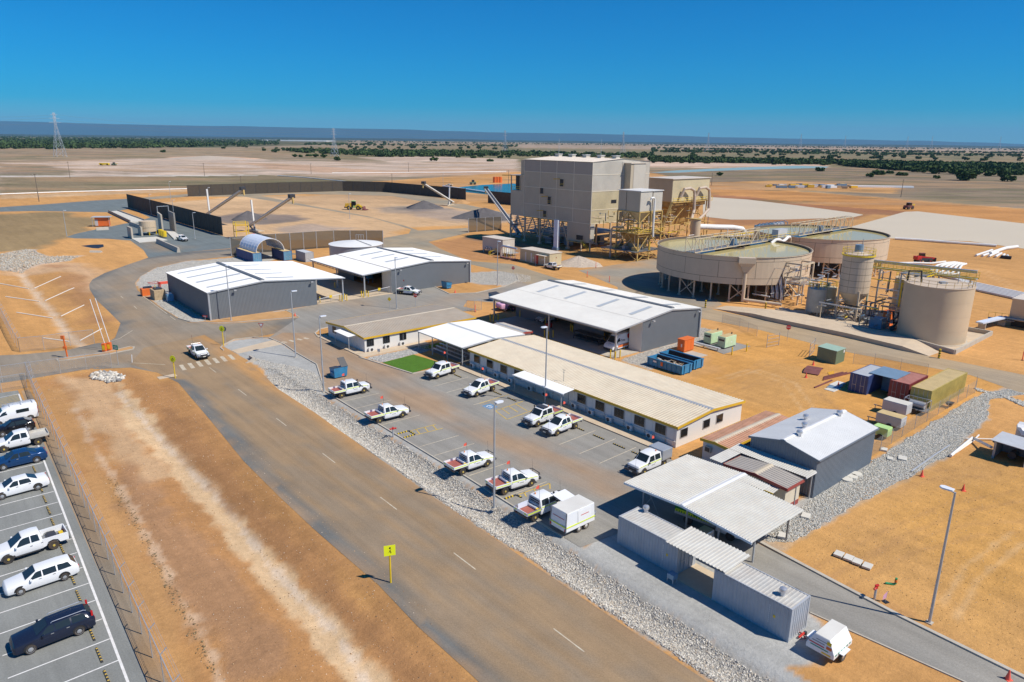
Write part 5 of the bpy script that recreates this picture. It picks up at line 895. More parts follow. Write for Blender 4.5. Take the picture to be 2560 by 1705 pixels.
round_tank(134.0, 65.4, 1.75, .9, 5.4, 'old_tank', 'weathered grey-green reagent tank with yellow rail beside the silo'); round_tank(138.0, 65.2, 1.7, .9, 5.2, 'clad_yel', 'yellow-stained reagent tank tucked behind the grey-green one'); round_tank(148, 53.0, 3.6, .5, 7.6, 'tank', 'dark shaded beige tank between silo and large storage tank')
R = thing('stair_tower', 'galvanised stair tower with yellow walkways between silo and storage tank', 'stair tower', S(140.6, 48.8), SU)
for x in (0, 3.6):
    for y in (0, 4.2): MB().bar((x, y, 0), (x, y, 9.6), .22).build('column', 'galv', R)
for z in (3.2, 6.3, 9.4):
    MB().box(-.3, 3.9, -.3, 4.5, z, z+.12).build('landing', 'galv_dark', R); MB().box(-.35, 3.95, -.36, -.3, z, z+.25).build('kick_plate', 'yellow', R)
    for h in (.6, 1.1): MB().bar((-.3, -.3, z+h), (3.9, -.3, z+h), .05).bar((-.3, -.3, z+h), (-.3, 4.5, z+h), .05).bar((3.9, -.3, z+h), (3.9, 4.5, z+h), .05).build('handrail', 'yellow', R)
for z0, z1, y in ((0, 3.2, .6), (3.2, 6.3, 3.4), (6.3, 9.4, .6)):
    MB().bar((.2, y, z0), (3.4, y, z1), .8, .12).build('stair', 'galv', R); MB().bar((.2, y-.45, z0+1), (3.4, y-.45, z1+1), .05).build('stair_rail', 'yellow', R)
for z0 in (0, 3.2, 6.3): MB().bar((0, 0, z0), (3.6, 0, z0+3.1), .12).bar((3.6, 0, z0), (0, 0, z0+3.1), .12).bar((0, 0, z0), (0, 4.2, z0+3.1), .12).build('brace', 'galv', R)
R = thing('pipe_bridge', 'yellow railed pipe bridge carrying a grey pipe from silo to storage tank', 'pipe bridge', S(143, 60), SU)
MB().bar((0, 0, 9.4), (2.5, -18, 9.4), 1.6, .15).build('walkway', 'galv', R)
for s in (-.8, .8):
    for h in (.1, .65, 1.2): MB().bar((s, 0, 9.4+h), (2.5+s, -18, 9.4+h), .07 if h > .2 else .2).build('handrail', 'yellow', R)
    for k in range(13): MB().bar((s+2.5*k/12, -18*k/12, 9.4), (s+2.5*k/12, -18*k/12, 10.6), .06).build('stanchion', 'yellow', R)
MB().bar((2.2, 1, 10.3), (5.2, -17, 10.3), .55).build('pipe', 'galv', R)
for k in range(4): MB().bar((.3+k*.7, -2-k*5, 0), (.3+k*.7, -2-k*5, 9.4), .25).build('support', 'galv', R)
R = thing('hose_tower', 'tan frame with bundles of sloping black and silver pipes between the thickeners', 'pipe frame', S(139.5, 72), SU)
for x in (0, 5):
    for y in (0, 7): MB().bar((x, y, 0), (x, y, 8.6), .26).build('column', 'steel_tan', R)
MB().bar((0, 0, 8.5), (5, 0, 8.5), .3).bar((0, 7, 8.5), (5, 7, 8.5), .3).bar((0, 0, 8.5), (0, 7, 8.5), .3).bar((5, 0, 8.5), (5, 7, 8.5), .3).bar((0, 0, 5.5), (0, 7, 5.5), .3).bar((0, 0, 2), (0, 7, 8.4), .2).build('frame_beam', 'steel_tan', R)
for k in range(10): MB().tube([(-.2-.02*k, 4.0+k*.36, 7.6), (-.8, 3.7+k*.34, 6.2), (-1.8, 2.2+k*.34, 2.6), (-2.0, 2.0+k*.34, 1.0)], .13, 6).build('hose', ('pipe_black', 'alu', 'pipe_white')[k % 3], R)
for k in range(5): MB().bar((1+k*.7, -3, 4.5+(k % 2)*.8), (1+k*.7, 9, 4.7+(k % 2)*.8), .2).build('pipe', 'galv' if k % 2 else 'pipe_white', R)
R = thing('pump_station', 'dark tangle of pumps, pipes and orange cabinet at the foot of the stair tower', 'pump station', S(133, 51), SU)
MB().box(3.2, 4.6, 1.0, 2.4, .1, 2.9).build('cabinet', 'orange', R); MB().box(-.5, 1.6, 1, 3.2, .1, 2.0).build('chemical_tote', 'steelblue', R)
for k in range(7): MB().tube([(-1.5+k*.4, -5.5+k*.9, .5+k*.15), (1.2+k*.2, -5+k*.9, .6+k*.15), (2.4, -4.5+k*.9, .9), (2.6, -4+k*.9, 3.2)], .2, 8).build('pipe', 'pipe_black' if k % 3 else 'galv', R)
for k in range(7): MB().cyl((-.8+k*.5, -4+k*1.7, .6), (.5+k*.5, -4+k*1.7, .6), .45, n=10).build('pump', 'galv_dark' if k % 2 else 'frame_dark', R)
for x in (-1.5, 6): MB().bar((x, 4.5, 0), (x, 4.5, 3.4), .15).bar((x, 12, 0), (x, 12, 3.4), .15).build('support', 'steel_tan', R)
MB().bar((-1.5, 4.5, 3.3), (-1.5, 12.5, 3.3), .22).build('launder_beam', 'galv', R)
for k in range(3): R2 = MB().bar((k*1.3-3, 14+k*2.4, .3), (k*1.3-3, 18+k*1.5, .3), .5).build('plinth', 'concrete', R)
R = thing('bund', 'low concrete bund wall round the tanks beside the plant road', 'bund wall', (0, 0))
def wallpiece(a, b, h, w=.3, m='concrete'): MB().bar((*a, h/2), (*b, h/2), w, h).build('wall', m, R)
bw = [zp('G', 630, 878), zp('G', 1170, 960), zp('H', 640, 640), zp('H', 1330, 795), zp('H', 1715, 905), zp('H', 2055, 728), zp('H', 1840, 690)]
for a, b in zip(bw[1:-1], bw[2:]): wallpiece(a, b, .75)
sl = [zp('H', 1330, 800), zp('H', 1710, 890), zp('H', 2040, 730), zp('H', 1830, 695), S(150, 58), S(132, 72), zp('G', 1180, 965)]
tag(MB().prism(sl, 'z', -.03, .05).build('bund_floor', 'concrete_tan', None), kind='structure')
R = thing('loading_ramp', 'long pale concrete ramp slab with sloping ends along the plant road', 'ramp', (0, 0))
f0 = [zp('G', 600, 925), zp('G', 960, 1005), zp('H', 0, 600), zp('H', 700, 745), zp('H', 1230, 870), zp('H', 1480, 922)]
bk = [zp('G', 720, 900), zp('G', 1130, 965), zp('H', 350, 575), zp('H', 960, 722), zp('H', 1330, 795), zp('H', 1580, 885)]
hs = [.03, .75, .8, .8, .75, .03]
for i in range(5): MB().hexa([(*f0[i], -.02), (*f0[i+1], -.02), (*bk[i+1], -.02), (*bk[i], -.02)], [(*f0[i], hs[i]), (*f0[i+1], hs[i+1]), (*bk[i+1], hs[i+1]), (*bk[i], hs[i])]).build('ramp_slab', 'concrete_tan', R)
R = thing('water_tank', 'round steel water tank with white cone roof behind the right shed', 'tank', (-42.7, 193.4), 0)
MB().lathe([(7.1, 0), (7.1, 4.9)], 48).build('shell', 'canopy_grey', R, smooth=True); MB().lathe([(7.25, 4.85), (7.25, 4.95), (0, 5.9)], 48).build('roof', 'roof_white', R); MB().bar((0, 0, 5.95), (5.2, -5, 5.15), .12).build('roof_pipe', 'galv_dark', R)
for k in range(4): MB().bar((-1.5+k*.7, 7.2, 5.2), (-1.5+k*.7, 7.2, 6.4), .07).build('stanchion', 'galv', R)
MB().bar((-1.5, 7.2, 6.4), (.6, 7.2, 6.4), .07).build('handrail', 'galv', R)
hx = S(70.5, 190.0)
hc = container('hoop_container', 'blue shipping container carrying the left side of the hoop shelter', S(72.4, 188.9), SU+PI/2, 12.1, 'cont_blue', 'cont_yeltop', md='cont_lblue')
hc2 = container('hoop_container', 'blue shipping container carrying the right side of the hoop shelter', S(80.2, 187.2), SU+PI/2, 8, 'cont_blue', 'cont_yeltop', md='cont_lblue')
R = thing('hoop_shelter', 'arched white fabric shelter spanning two blue containers', 'hoop shelter', S(71.2, 189.4), SU); n = 14; w = 7.8
arc = [(w/2-w/2*math.cos(PI*i/n), 2.6+3.5*math.sin(PI*i/n)) for i in range(n+1)]
for j in range(6):
    mb = MB(); y0, y1 = j*2, j*2+2
    for (a, b), (c, d) in zip(arc[:-1], arc[1:]): mb.poly((a, y0+.03, b), (c, y0+.03, d), (c, y1-.03, d), (a, y1-.03, b)); 
    mb.build('fabric_panel', 'tarp', R, smooth=True)
for j in range(7):
    mb = MB(); [mb.bar((a, j*2, b-.06), (c, j*2, d-.06), .12) for (a, b), (c, d) in zip(arc[:-1], arc[1:])]; mb.build('hoop', 'white', R)
container('storage_container', 'grey shipping container with yellow placard behind the sheds', S(83.9, 181.6), SU+PI/2, 6.06, 'canopy_grey', 'box_grey', md='box_grey')
R = thing('switch_room', 'yellow-ochre cabin with red doors and small porch beside the plant', 'cabin', S(129.6, 136.8), SU)
MB().box(0, 4.4, 0, 11.9, .1, 3.5).build('body', 'clad_yel', R); MB().box(-.15, 4.55, -.15, 12.05, 3.5, 3.65).build('roof', 'roof_n', R); MB().box(-1.3, 0, .5, 4.2, 2.85, 2.95).build('porch_roof', 'roof_n', R)
for y in (.6, 4.1): MB().box(-1.25, -1.17, y-.04, y+.04, 0, 2.85).build('porch_post', 'white', R)
MB().box(-.06, -.01, 4.4, 5.8, .2, 2.6).build('door', 'red', R)
for y in (7.0, 9.3): MB().box(-.06, -.01, y, y+.45, .4, 2.9).build('door', 'wall_white', R)
for y in (2, 2.7, 6.2): MB().box(-.04, -.01, y, y+.4, 1.4, 1.9).build('notice', 'wall_white', R)
R = thing('control_room', 'pale grey raised control cabin with yellow steps and air conditioners', 'cabin', S(131.5, 158.6), SU)
MB().box(0, 4.5, 0, 9.5, .9, 4.6).build('body', 'clad_lit', R); MB().box(-.1, 4.6, -.1, 9.6, 4.6, 4.7).build('roof', 'roof_n', R)
for x in (.3, 4.2):
    for y in (.3, 4.7, 9.2): MB().box(x-.2, x+.2, y-.2, y+.2, 0, .9).build('stump', 'concrete', R)
for y in (5.6, 7.4): aircon(R, -.3, y, 1.2, '-x')
MB().bar((-.3, 2.6, .9), (-2.2, 3.4, 0), 1.2, .1).build('stair', 'steel_yel', R)
for s in (-.6, .6): MB().bar((-.3+s*.3, 2.6+s*.8, 1.9), (-2.2+s*.3, 3.4+s*.8, 1.0), .08).bar((-2.2+s*.3, 3.4+s*.8, 0), (-2.2+s*.3, 3.4+s*.8, 1), .08).bar((-.3+s*.3, 2.6+s*.8, .9), (-.3+s*.3, 2.6+s*.8, 1.9), .08).build('stair_rail', 'yellow', R)
MB().box(1.5, 2.6, -.06, -.01, 1.0, 3.1).build('door', 'wall_white', R); MB().box(.4, 4.2, -2.5, -.1, .8, .92).build('landing', 'galv', R)
R = thing('pump_skid', 'small pipework skid with silver header pipe between two plant cabins', 'pump skid', S(129.5, 150), SU)
MB().tube([(0, 0, 3.3), (0, 6, 3.4), (0, 6.8, 3.0), (0, 7, .2)], .3, 10).build('header_pipe', 'alu', R); MB().box(-.6, .8, .2, 7, 0, .3).build('base', 'rust', R)
for k in range(6): MB().bar((.2, 1+k*.9, .3), (.2, 1+k*.9, 3.1), .13).build('riser', 'steel_yel' if k % 2 else 'galv', R)
R = thing('plant_cabin', 'beige raised cabin at the right beyond the storage tank', 'cabin', S(155.2, 27.5), SU)
MB().box(0, 6, 0, 11, 1.2, 5.2).build('body', 'tank', R); MB().box(-.1, 6.1, -.1, 11.1, 5.2, 5.3).build('roof', 'roof_n', R); MB().box(.4, 5.6, .4, 10.6, 0, 1.2).build('base_frame', 'black', R)
MB().bar((-.1, 10, 1.2), (-1.2, 14, 1.1), 1.6, .12).build('landing', 'galv_dark', R)
for k in range(4): MB().bar((-.4-k*.25, 11+k, 1.2), (-.4-k*.25, 11+k, 2.3), .06).build('stanchion', 'yellow', R)
MB().bar((-.4, 11, 2.3), (-1.2, 14, 2.3), .06).build('handrail', 'yellow', R)
R = thing('blue_duct_rack', 'low silver and blue pipe rack from storage tank to beige cabin', 'pipe rack', S(146, 36), SU)
MB().bar((0, 4.5, 1.6), (8.8, 3.2, 1.6), 1.3, .25).build('deck', 'tarp', R); MB().bar((8.8, 3.2, 1.6), (9.4, -2, 1.6), 1.3, .25).build('deck', 'steelblue', R); 
for x, y in ((1, 4.3), (8.6, 3.3)): MB().box(x-.15, x+.15, y-.6, y+.6, 0, 1.5).build('support', 'concrete', R)

def clutter(R, n, x, y, z, ms, seed, r=(.05, .16)):
    q = random.Random(seed)
    for k in range(n):
        p = [q.uniform(*x), q.uniform(*y), q.uniform(*z)]; e = list(p); ax = q.choice((0, 1, 1, 0, 2)); rg = (x, y, z)[ax]; e[ax] = min(rg[1], max(rg[0], p[ax]+q.choice((-1, 1))*q.uniform(1.2, 4.5))); w = q.uniform(*r)
        if q.random() < .5: MB().cyl(p, e, w, n=7).build('pipe', q.choice(ms), R)
        else: MB().bar(p, e, w*1.6).build('steel_member', q.choice(ms), R)
O_ = bpy.data.objects
clutter(O_['hopper_tower'], 170, (-2, 18), (-2, 17), (.4, 12.5), ('steel_yel', 'steel_yel', 'pipe_tan', 'steel_tan', 'hopper', 'galv_dark', 'yellow'), 1)
clutter(O_['hopper_house'], 90, (-12, 20), (-8, 8), (.5, 12), ('steel_yel', 'steel_yel', 'pipe_tan', 'hopper', 'galv_dark'), 2)
clutter(O_['pipe_rack'], 110, (-2, 40), (-5, 6), (.3, 6.5), ('steel_yel', 'pipe_tan', 'steel_tan', 'hopper', 'pipe_white'), 3)
clutter(O_['hose_tower'], 120, (-4, 9), (-10, 9), (.4, 8.2), ('steel_tan', 'galv', 'alu', 'pipe_black', 'pipe_white', 'galv_dark'), 4)
clutter(O_['pump_station'], 110, (-2, 8), (-6, 13), (.3, 4), ('galv_dark', 'pipe_black', 'galv', 'steel_tan', 'frame_dark', 'yellow', 'steelblue'), 5)
clutter(O_['stair_tower'], 90, (-3, 9), (-4, 11), (.5, 9), ('galv', 'galv_dark', 'alu', 'yellow', 'steel_tan', 'green_roof'), 6)
clutter(NB, 110, (-1.5, 8), (10, 37), (.4, 8), ('steel_tan', 'galv_dark', 'galv', 'steelblue', 'hopper', 'pipe_tan'), 7); clutter(NB, 60, (3, 24), (-7, -1), (.4, 10), ('steel_yel', 'steel_tan', 'galv_dark', 'pipe_tan'), 8); clutter(O_['filter_bank'], 40, (-4, 26), (-6, 8), (.2, 2.5), ('galv', 'pipe_white', 'alu', 'steelblue'), 9)
def car_shell(R, st, body, name='body', bev=.05):
    """st: (x, w_low, z_low, w_belt, z_belt, w_top, z_top) from front to rear"""
    mb = MB(); n = len(st)
    for x, wl, zl, wb, zb, wt, zt in st:
        zm = zl+(zb-zl)*.55; wm = wb*1.015
        mb.v += [(x, wl, zl), (x, wm, zm), (x, wb, zb), (x, wt, zt), (x, -wt, zt), (x, -wb, zb), (x, -wm, zm), (x, -wl, zl)]
    for i in range(n-1):
        for k in range(8): mb.f.append((i*8+k, i*8+(k+1) % 8, (i+1)*8+(k+1) % 8, (i+1)*8+k))
    mb.f += [tuple(range(8))[::-1], tuple(range((n-1)*8, n*8))]
    return mb.build(name, body, R, smooth=True, bevel=bev, seg=2)
def sect(st, x):
    s = sorted(st, key=lambda t: t[0])
    for a, b in zip(s[:-1], s[1:]):
        if a[0] <= x <= b[0]:
            t = (x-a[0])/(b[0]-a[0]+1e-9); return [p+(q-p)*t for p, q in zip(a, b)]
    return list(s[0] if x < s[0][0] else s[-1])
def side_patch(R, st, xa, xb, t0, t1, m, name, off=.012, lower=False, xa2=None, xb2=None, side=(1, -1), seg=3):
    for sg in side:
        mb = MB(); rows = []
        for (t, x0, x1) in ((t0, xa, xb), (t1, xa if xa2 is None else xa2, xb if xb2 is None else xb2)):
            row = []
            for i in range(seg+1):
                x = x0+(x1-x0)*i/seg; _, wl, zl, wb, zb, wt, zt = sect(st, x)
                if lower:
                    zm = zl+(zb-zl)*.55; wm = wb*1.015; z = zl+(zb-zl)*t; y = wm+(wb-wm)*max(0, (t-.55)/.45) if t > .55 else wl+(wm-wl)*t/.55
                else: y = wb+(wt-wb)*t; z = zb+(zt-zb)*t
                row.append((x, sg*(y+off), z+off*.3))
            rows.append(row)
        for i in range(seg): mb.poly(rows[0][i], rows[0][i+1], rows[1][i+1], rows[1][i])
        mb.build(name, m, R)
def top_patch(R, st, i, j, m, name, ins=.1, off=.014):     # glass between stations i and j (windscreen / rear window)
    a, b = st[i], st[j]; A = [Vector((a[0], a[5], a[6])), Vector((a[0], -a[5], a[6])), Vector((b[0], -b[5], b[6])), Vector((b[0], b[5], b[6]))]
    n = (A[1]-A[0]).cross(A[3]-A[0]).normalized(); n = n if n.z > 0 else -n; c = sum(A, Vector())/4
    P = [p+(c-p)*ins+n*off for p in A]; MB().poly(*P).build(name, m, R)
def wheel(R, x, y, r, w=.24, rim='rim', rr=.62, hub=None):
    s = 1 if y > 0 else -1
    o = MB().lathe([(0, -w/2), (r*.86, -w/2), (r, -w/2+.05), (r, w/2-.05), (r*.86, w/2), (rr*r, w/2-.015), (0, w/2-.03)], 20).build('wheel', 'rubber', R); o.rotation_euler = (-s*PI/2, 0, 0); o.location = (x, y-s*w/2, r)
    h = MB().lathe([(rr*r, w/2-.012), (rr*r*.8, w/2-.03), (rr*r*.25, w/2+.004), (0, w/2+.006)], 10).build('rim', rim, o)
    if hub: MB().lathe([(.26*r, w/2), (.24*r, w/2+.03), (0, w/2+.035)], 10).build('hub', hub, o)
def wheels(R, xf, xr, tr, r, w=.24, rim='rim', rr=.62, hub=None, arch='black'):
    for x in (xf, xr):
        for y in (tr, -tr): wheel(R, x, y, r, w, rim, rr, hub)
def arches(R, st, xs, r, m='frame_dark'):
    for x in xs:
        w = sect(st, x)[3]*1.015
        for s in (1, -1):
            mb = MB(); n = 12; vs = [(x+r*math.cos(PI*i/n-0.12*0), s*(w+.006), max(.34, r*.0+.36+r*math.sin(PI*i/n))) for i in range(n+1)]
            mb.poly(*vs).build('wheel_arch', m, R)
def lights(R, xf, xr, w, zf, zr, rh=.16):
    for s in (1, -1):
        MB().box(xf-.25, xf+.012, s*w-.2, s*w+.03, zf, zf+.16).build('headlight', 'lamp_clear', R, bevel=.03); MB().box(xr-.02, xr+.12, s*(w+.02)-.1, s*(w+.02)+.03, zr, zr+rh).build('tail_light', 'tail_red', R)
def plate(R, x, z, s): MB().box(x-.01, x+.01, -.19, .19, z, z+.1).build('number_plate', 'plate', R)
def mirrors(R, x, w, z, m):
    for s in (1, -1): MB().box(x-.06, x+.08, s*w+(.02 if s > 0 else -.2), s*w+(.2 if s > 0 else -.02), z, z+.16).build('mirror', m, R, bevel=.03)
HIL = [(2.62, .62, .48, .62, .72, .55, .80), (2.45, .84, .42, .84, .92, .70, .99), (1.30, .90, .42, .90, 1.06, .76, 1.13), (.42, .90, .42, .90, 1.10, .63, 1.74), (-.30, .90, .42, .90, 1.12, .64, 1.80), (-.78, .90, .42, .90, 1.13, .66, 1.74), (-.86, .88, .44, .88, 1.13, .70, 1.20)]
LCR = [(2.55, .66, .55, .66, .82, .60, .95), (2.42, .74, .50, .74, 1.08, .66, 1.14), (1.25, .80, .48, .80, 1.16, .70, 1.22), (.72, .87, .48, .87, 1.20, .68, 1.86), (-.25, .87, .48, .87, 1.20, .70, 1.92), (-.92, .87, .48, .87, 1.20, .70, 1.88), (-.96, .86, .48, .86, 1.20, .74, 1.24)]
def ute(kind='hilux', tray='tray', flag=True, bull=True, load=(), stripe=True, dirty=False, snorkel=False, logo=True, bar=True):
    R = thing('utility_truck', 'white dual-cab work ute', 'ute'); st = HIL if kind == 'hilux' else LCR; lc = kind != 'hilux'
    wb = (1.56, -1.53) if not lc else (1.60, -1.58); r = .39 if not lc else .41; W = st[2][3]
    b = car_shell(R, st, 'car_white'); cw = -.80 if not lc else -.94
    top_patch(R, st, 2, 3, 'glass_car', 'windscreen', .08); top_patch(R, st, 5, 6, 'glass_car', 'rear_window', .18)
    xs = ((.95, -.02, .62, -.02), (-.10, -.66, -.10, -.60)) if not lc else ((.98, .12, .72, .12), (.02, -.80, .02, -.78))
    for xa, xb, xa2, xb2 in xs: side_patch(R, st, xa, xb, .10, .86, 'glass_car', 'side_window', xa2=xa2, xb2=xb2)
    for x in ((.03, -.70) if not lc else (.16, -.84)): side_patch(R, st, x, x-.16, .70, .76, 'frame_dark', 'door_handle', .03, True, seg=1)
    arches(R, st, (wb[0],), .50); MB().box(cw+.3, 2.0, -W*.9, W*.9, .30, .46).build('chassis', 'frame_dark', R); MB().box(-2.3, cw, -.42, .42, .42, .60).build('chassis', 'frame_dark', R)
    for s in (1, -1): MB().box(cw+.2, 1.05, s*(W-.02)-.09, s*(W-.02)+.09, .36, .42).build('side_step', 'frame_dark', R)
    wheels(R, wb[0], wb[1], W*1.015+.025, r, .26, 'rim_dark', .6, 'hub_yel')
    lights(R, 2.40, -2.60, .62, .80 if not lc else .90, .62, .14); plate(R, 2.66 if not bull else 2.83, .52, 1); MB().box(2.56, 2.64, -.45, .45, .66, .84).build('grille', 'frame_dark', R); mirrors(R, .95 if not lc else 1.0, W, 1.12, 'frame_dark' if lc else 'car_white')
    if bull:
        o = MB().box(2.55, 2.80, -.86, .86, .46, .68).build('bull_bar', 'frame_dark', R, bevel=.04)
        mb = MB(); [mb.tube([(2.72, s*.5, .66), (2.74, s*.5, 1.02)], .035, 6) for s in (1, -1)]; mb.tube([(2.60, -.84, .95), (2.74, -.6, 1.04), (2.74, .6, 1.04), (2.60, .84, .95)], .04, 6); mb.build('bull_bar_hoop', 'frame_dark', o)
    if stripe:
        side_patch(R, st, 2.35, cw+.03, .86, .98, 'hivis', 'hivis_stripe', .016, True, seg=6)
    if logo:
        for k in range(4): side_patch(R, st, .62-k*.13, .53-k*.13, .50, .60, 'galv_dark', 'door_lettering', .015, True, seg=1)
    if snorkel: MB().tube([(1.5, -W-.03, 1.05), (1.2, -W-.05, 1.2), (.75, -W+.14, 1.8), (.72, -W+.14, 2.0)], .05, 6).cyl((.72, -W+.14, 1.95), (.78, -W+.14, 2.1), .09, n=8).build('snorkel', 'black', R)
    x1 = cw-.06; x0 = -2.62
    if tray in ('tray', 'canopy', 'box'):
        fl = MB().box(x0, x1, -.93, .93, .88, .96).build('tray_floor', 'tray_red' if tray == 'tray' else 'galv', R)
        if tray == 'tray':
            for s in (1, -1):
                o = MB().box(x0, x1, s*.93-.025, s*.93+.025, .90, 1.18).build('drop_side', 'alu' if dirty else 'car_white', R); MB().box(x0+.05, x1-.05, s*.958-.003, s*.958+.003, 1.0, 1.09).build('hivis_stripe', 'hivis', o)
            o = MB().box(x0-.02, x0+.03, -.93, .93, .88, 1.18).build('tailgate', 'car_white', R)
            for yy in (-.78, .5): MB().box(x0-.028, x0-.022, yy, yy+.28, .98, 1.1).build('hivis_stripe', 'hivis', o)
        MB().box(x0, x0+.1, -.88, .88, .62, .76).build('rear_bar', 'frame_dark', R)
        for s in (1, -1): MB().box(wb[1]-.5, wb[1]+.5, s*.8-.14, s*.8+.14, .80, .86).build('mudguard', 'frame_dark', R)
        if bar:
            mb = MB(); [mb.tube([(x1, s*.75, .96), (x1+.02, s*.7, 1.84)], .03, 6) for s in (1, -1)]; [mb.tube([(x1, -.74, z), (x1, .74, z)], .025, 6) for z in (1.2, 1.4, 1.6, 1.82)]; mb.build('headboard', 'alu', R)
        MB().cyl((x1-.25, -.62, 1.08), (x1-.25, .62, 1.08), .14, n=10).build('load_roller', 'canvas', R) if tray == 'tray' else None
        MB().box(x1-.4, x1-.15, -.85, -.62, .96, 1.14).build('tool_pouch', 'yellow', R) if tray == 'tray' else None
    if tray == 'box':
        MB().box(x0, x1-.02, -.95, .95, .96, 1.98).build('canopy_box', 'canopy_grey', R, bevel=.05)
    if tray == 'tub':
        for s in (1, -1):
            MB().prism([(x0, .55), (wb[1]-.48, .55), (wb[1]-.34, .83), (wb[1], .93), (wb[1]+.34, .83), (wb[1]+.48, .55), (x1+.05, .48), (x1+.05, 1.17), (x0, 1.17)], 'y', s*.86-.05, s*.86+.05).build('tub_side', 'car_white', R)
        MB().box(x0-.02, x0+.05, -.86, .86, .55, 1.17).build('tailgate', 'car_white', R); MB().box(x0, x1, -.82, .82, .62, .68).build('tub_floor', 'galv_dark', R); MB().box(x0-.12, x0, -.8, .8, .5, .62).build('rear_bumper', 'frame_dark', R)
        MB().box(-1.9, -1.3, -.5, .4, .68, 1.0).build('tool_box', 'frame_dark', R); MB().box(-2.4, -2.1, -.2, .5, .68, .95).build('load_crate', 'yellow', R)
    if tray != 'tub': MB().cyl((cw+.35, .35, 1.76 if not lc else 1.9), (cw+.35, .35, 1.92 if not lc else 2.06), .06, n=8).build('beacon', 'amber', R)
    if flag:
        z0 = 1.75; o = MB().cyl((cw+.12, -.5, z0), (cw+.02, -.5, z0+1.5), .012, n=5).build('flag_pole', 'frame_dark', R); MB().poly((cw+.04, -.5, z0+1.15), (cw+.02, -.5, z0+1.5), (cw-.28, -.45, z0+1.38), (cw-.28, -.45, z0+1.12)).build('flag', 'orange_flag', o)
    if tray != 'tub': MB().cyl((2.68, .45, .95), (2.6, .45, 2.2), .01, n=4).build('whip_aerial', 'frame_dark', R)
    return R
def wp(kind, rear, front, r1='M', r2=None, off=.80, near=-1):
    """placement from ground contacts of the camera-side wheels (rear, front)"""
    a = Vector(zp(r1, *rear)); b = Vector(zp(r2 or r1, *front)); d = (b-a).normalized(); rot = math.atan2(d.y, d.x); n = Vector((-d.y, d.x))
    m = (a+b)/2; m = m+n*((off+.1)*(1 if near < 0 else -1)); return (m.x, m.y, .03), rot
def put(o, pose, label, group=None):
    o.location = pose[0]; o.rotation_euler = (0, 0, pose[1]); o['label'] = label
    if group: o['group'] = group
    return o
gp = 'white work utes in the site car park'
h1 = ute(); put(h1, wp('h', (548, 588), (762, 533)), 'white work ute with empty red tray, beside the red standpipe and swale', gp)
h2 = dup(h1, *wp('h', (1315, 1064), (1538, 988)), 'white work ute with red tray and flag, two bays above the striped wheel stops'); h3 = dup(h1, *wp('h', (1705, 1245), (1943, 1168)), 'white work ute with red tray parked hard behind the tall lamp post')
h4 = dup(h1, *wp('h', (1518, 1067), (1345, 1127), 'I', None, .8, -1), 'white work ute facing away from the long office, left of the wheelchair bay'); h5 = dup(h1, *wp('h', (2258, 1402), (2072, 1472), 'I'), 'white work ute with red tray beside the ute carrying a yellow case')
l1 = ute('lc', snorkel=True); put(l1, wp('l', (205, 357), (408, 311)), 'boxy white snorkel ute parked beside the blue bin and swale', gp)
l2 = dup(l1, *wp('l', (1165, 912), (997, 966), 'I'), 'boxy white ute with pink flag beside the green lawn')
l3 = ute('lc', dirty=True, snorkel=True); pz = wp('l', (2090, 1325), (1900, 1396), 'I'); put(l3, pz, 'muddy boxy ute with yellow case on tray under the office lamp post', gp)
MB().box(-1.5, -1.1, -.3, .3, .98, 1.3).build('yellow_case', 'yellow', l3); MB().box(-1.2, -1.12, -.8, .0, .98, 1.7).build('spare_panel', 'box_grey', l3); MB().box(-.3, .5, -.66, .66, 1.98, 2.05).build('roof_rack', 'frame_dark', l3)
ra = Vector(zp('P', 880, 1303)); dd = Vector((math.cos(SU), math.sin(SU))); nn = Vector((-dd.y, dd.x)); c = ra+dd*1.58+nn*.9
l4 = ute('lc', dirty=True, snorkel=True); put(l4, ((c.x, c.y, .03), SU), 'mud-splashed boxy ute beside the white box trailer', gp); MB().hexa([(-2.5, .45, 1.0), (-1.3, .45, 1.0), (-1.3, .5, 1.5), (-2.5, .5, 1.5)], [(-2.5, .47, 1.0), (-1.3, .47, 1.0), (-1.3, .52, 1.5), (-2.5, .52, 1.5)]).build('perspex_sheet', 'tarp', l4)
l5 = ute('lc', 'box', snorkel=True); ps = S(54.6, 42.0); put(l5, ((ps[0], ps[1], .03), SU+PI), 'boxy white ute with grey canopy box beside the carport roof', gp)
h6 = ute(flag=True); ctr = zp('E', 1862, 925); put(h6, ((*S(31.4, 110.8), .03), SU-PI/2), 'white work ute driving over the zebra crossing', None)
h7 = dup(h1, (*S(81.3, 129.8), .03), SU-PI/2+.5, 'white work ute parked beside the right storage shed wall'); h8 = dup(h1, (*S(128.2, 134.2), .03), SU+PI/2, 'white work ute parked beside the ochre switch room')
h9 = dup(h1, (*S(88.6, 93.5), .07), SU-PI, 'white ute parked in the shade inside the workshop'); xw = zp('A', 1680, 1185); h10 = dup(h1, (xw[0], xw[1], .03), -.75, 'white ute leaving the weighbridge wash ramp'); xf = zp('B', 1775, 683); h11 = dup(h1, (xf[0], xf[1], 0), 2.9, 'distant white ute parked beside the blue process pond')
for o in (h7, h8, h9, h10, h11): o['group'] = 'white work utes around the plant'
pk = ute(tray='tub', flag=False, bull=False, stripe=False, logo=False, bar=False); put(pk, wp('p', (472, 334), (40, 468), 'O'), 'white pickup with tool-filled tub in the staff car park', None)
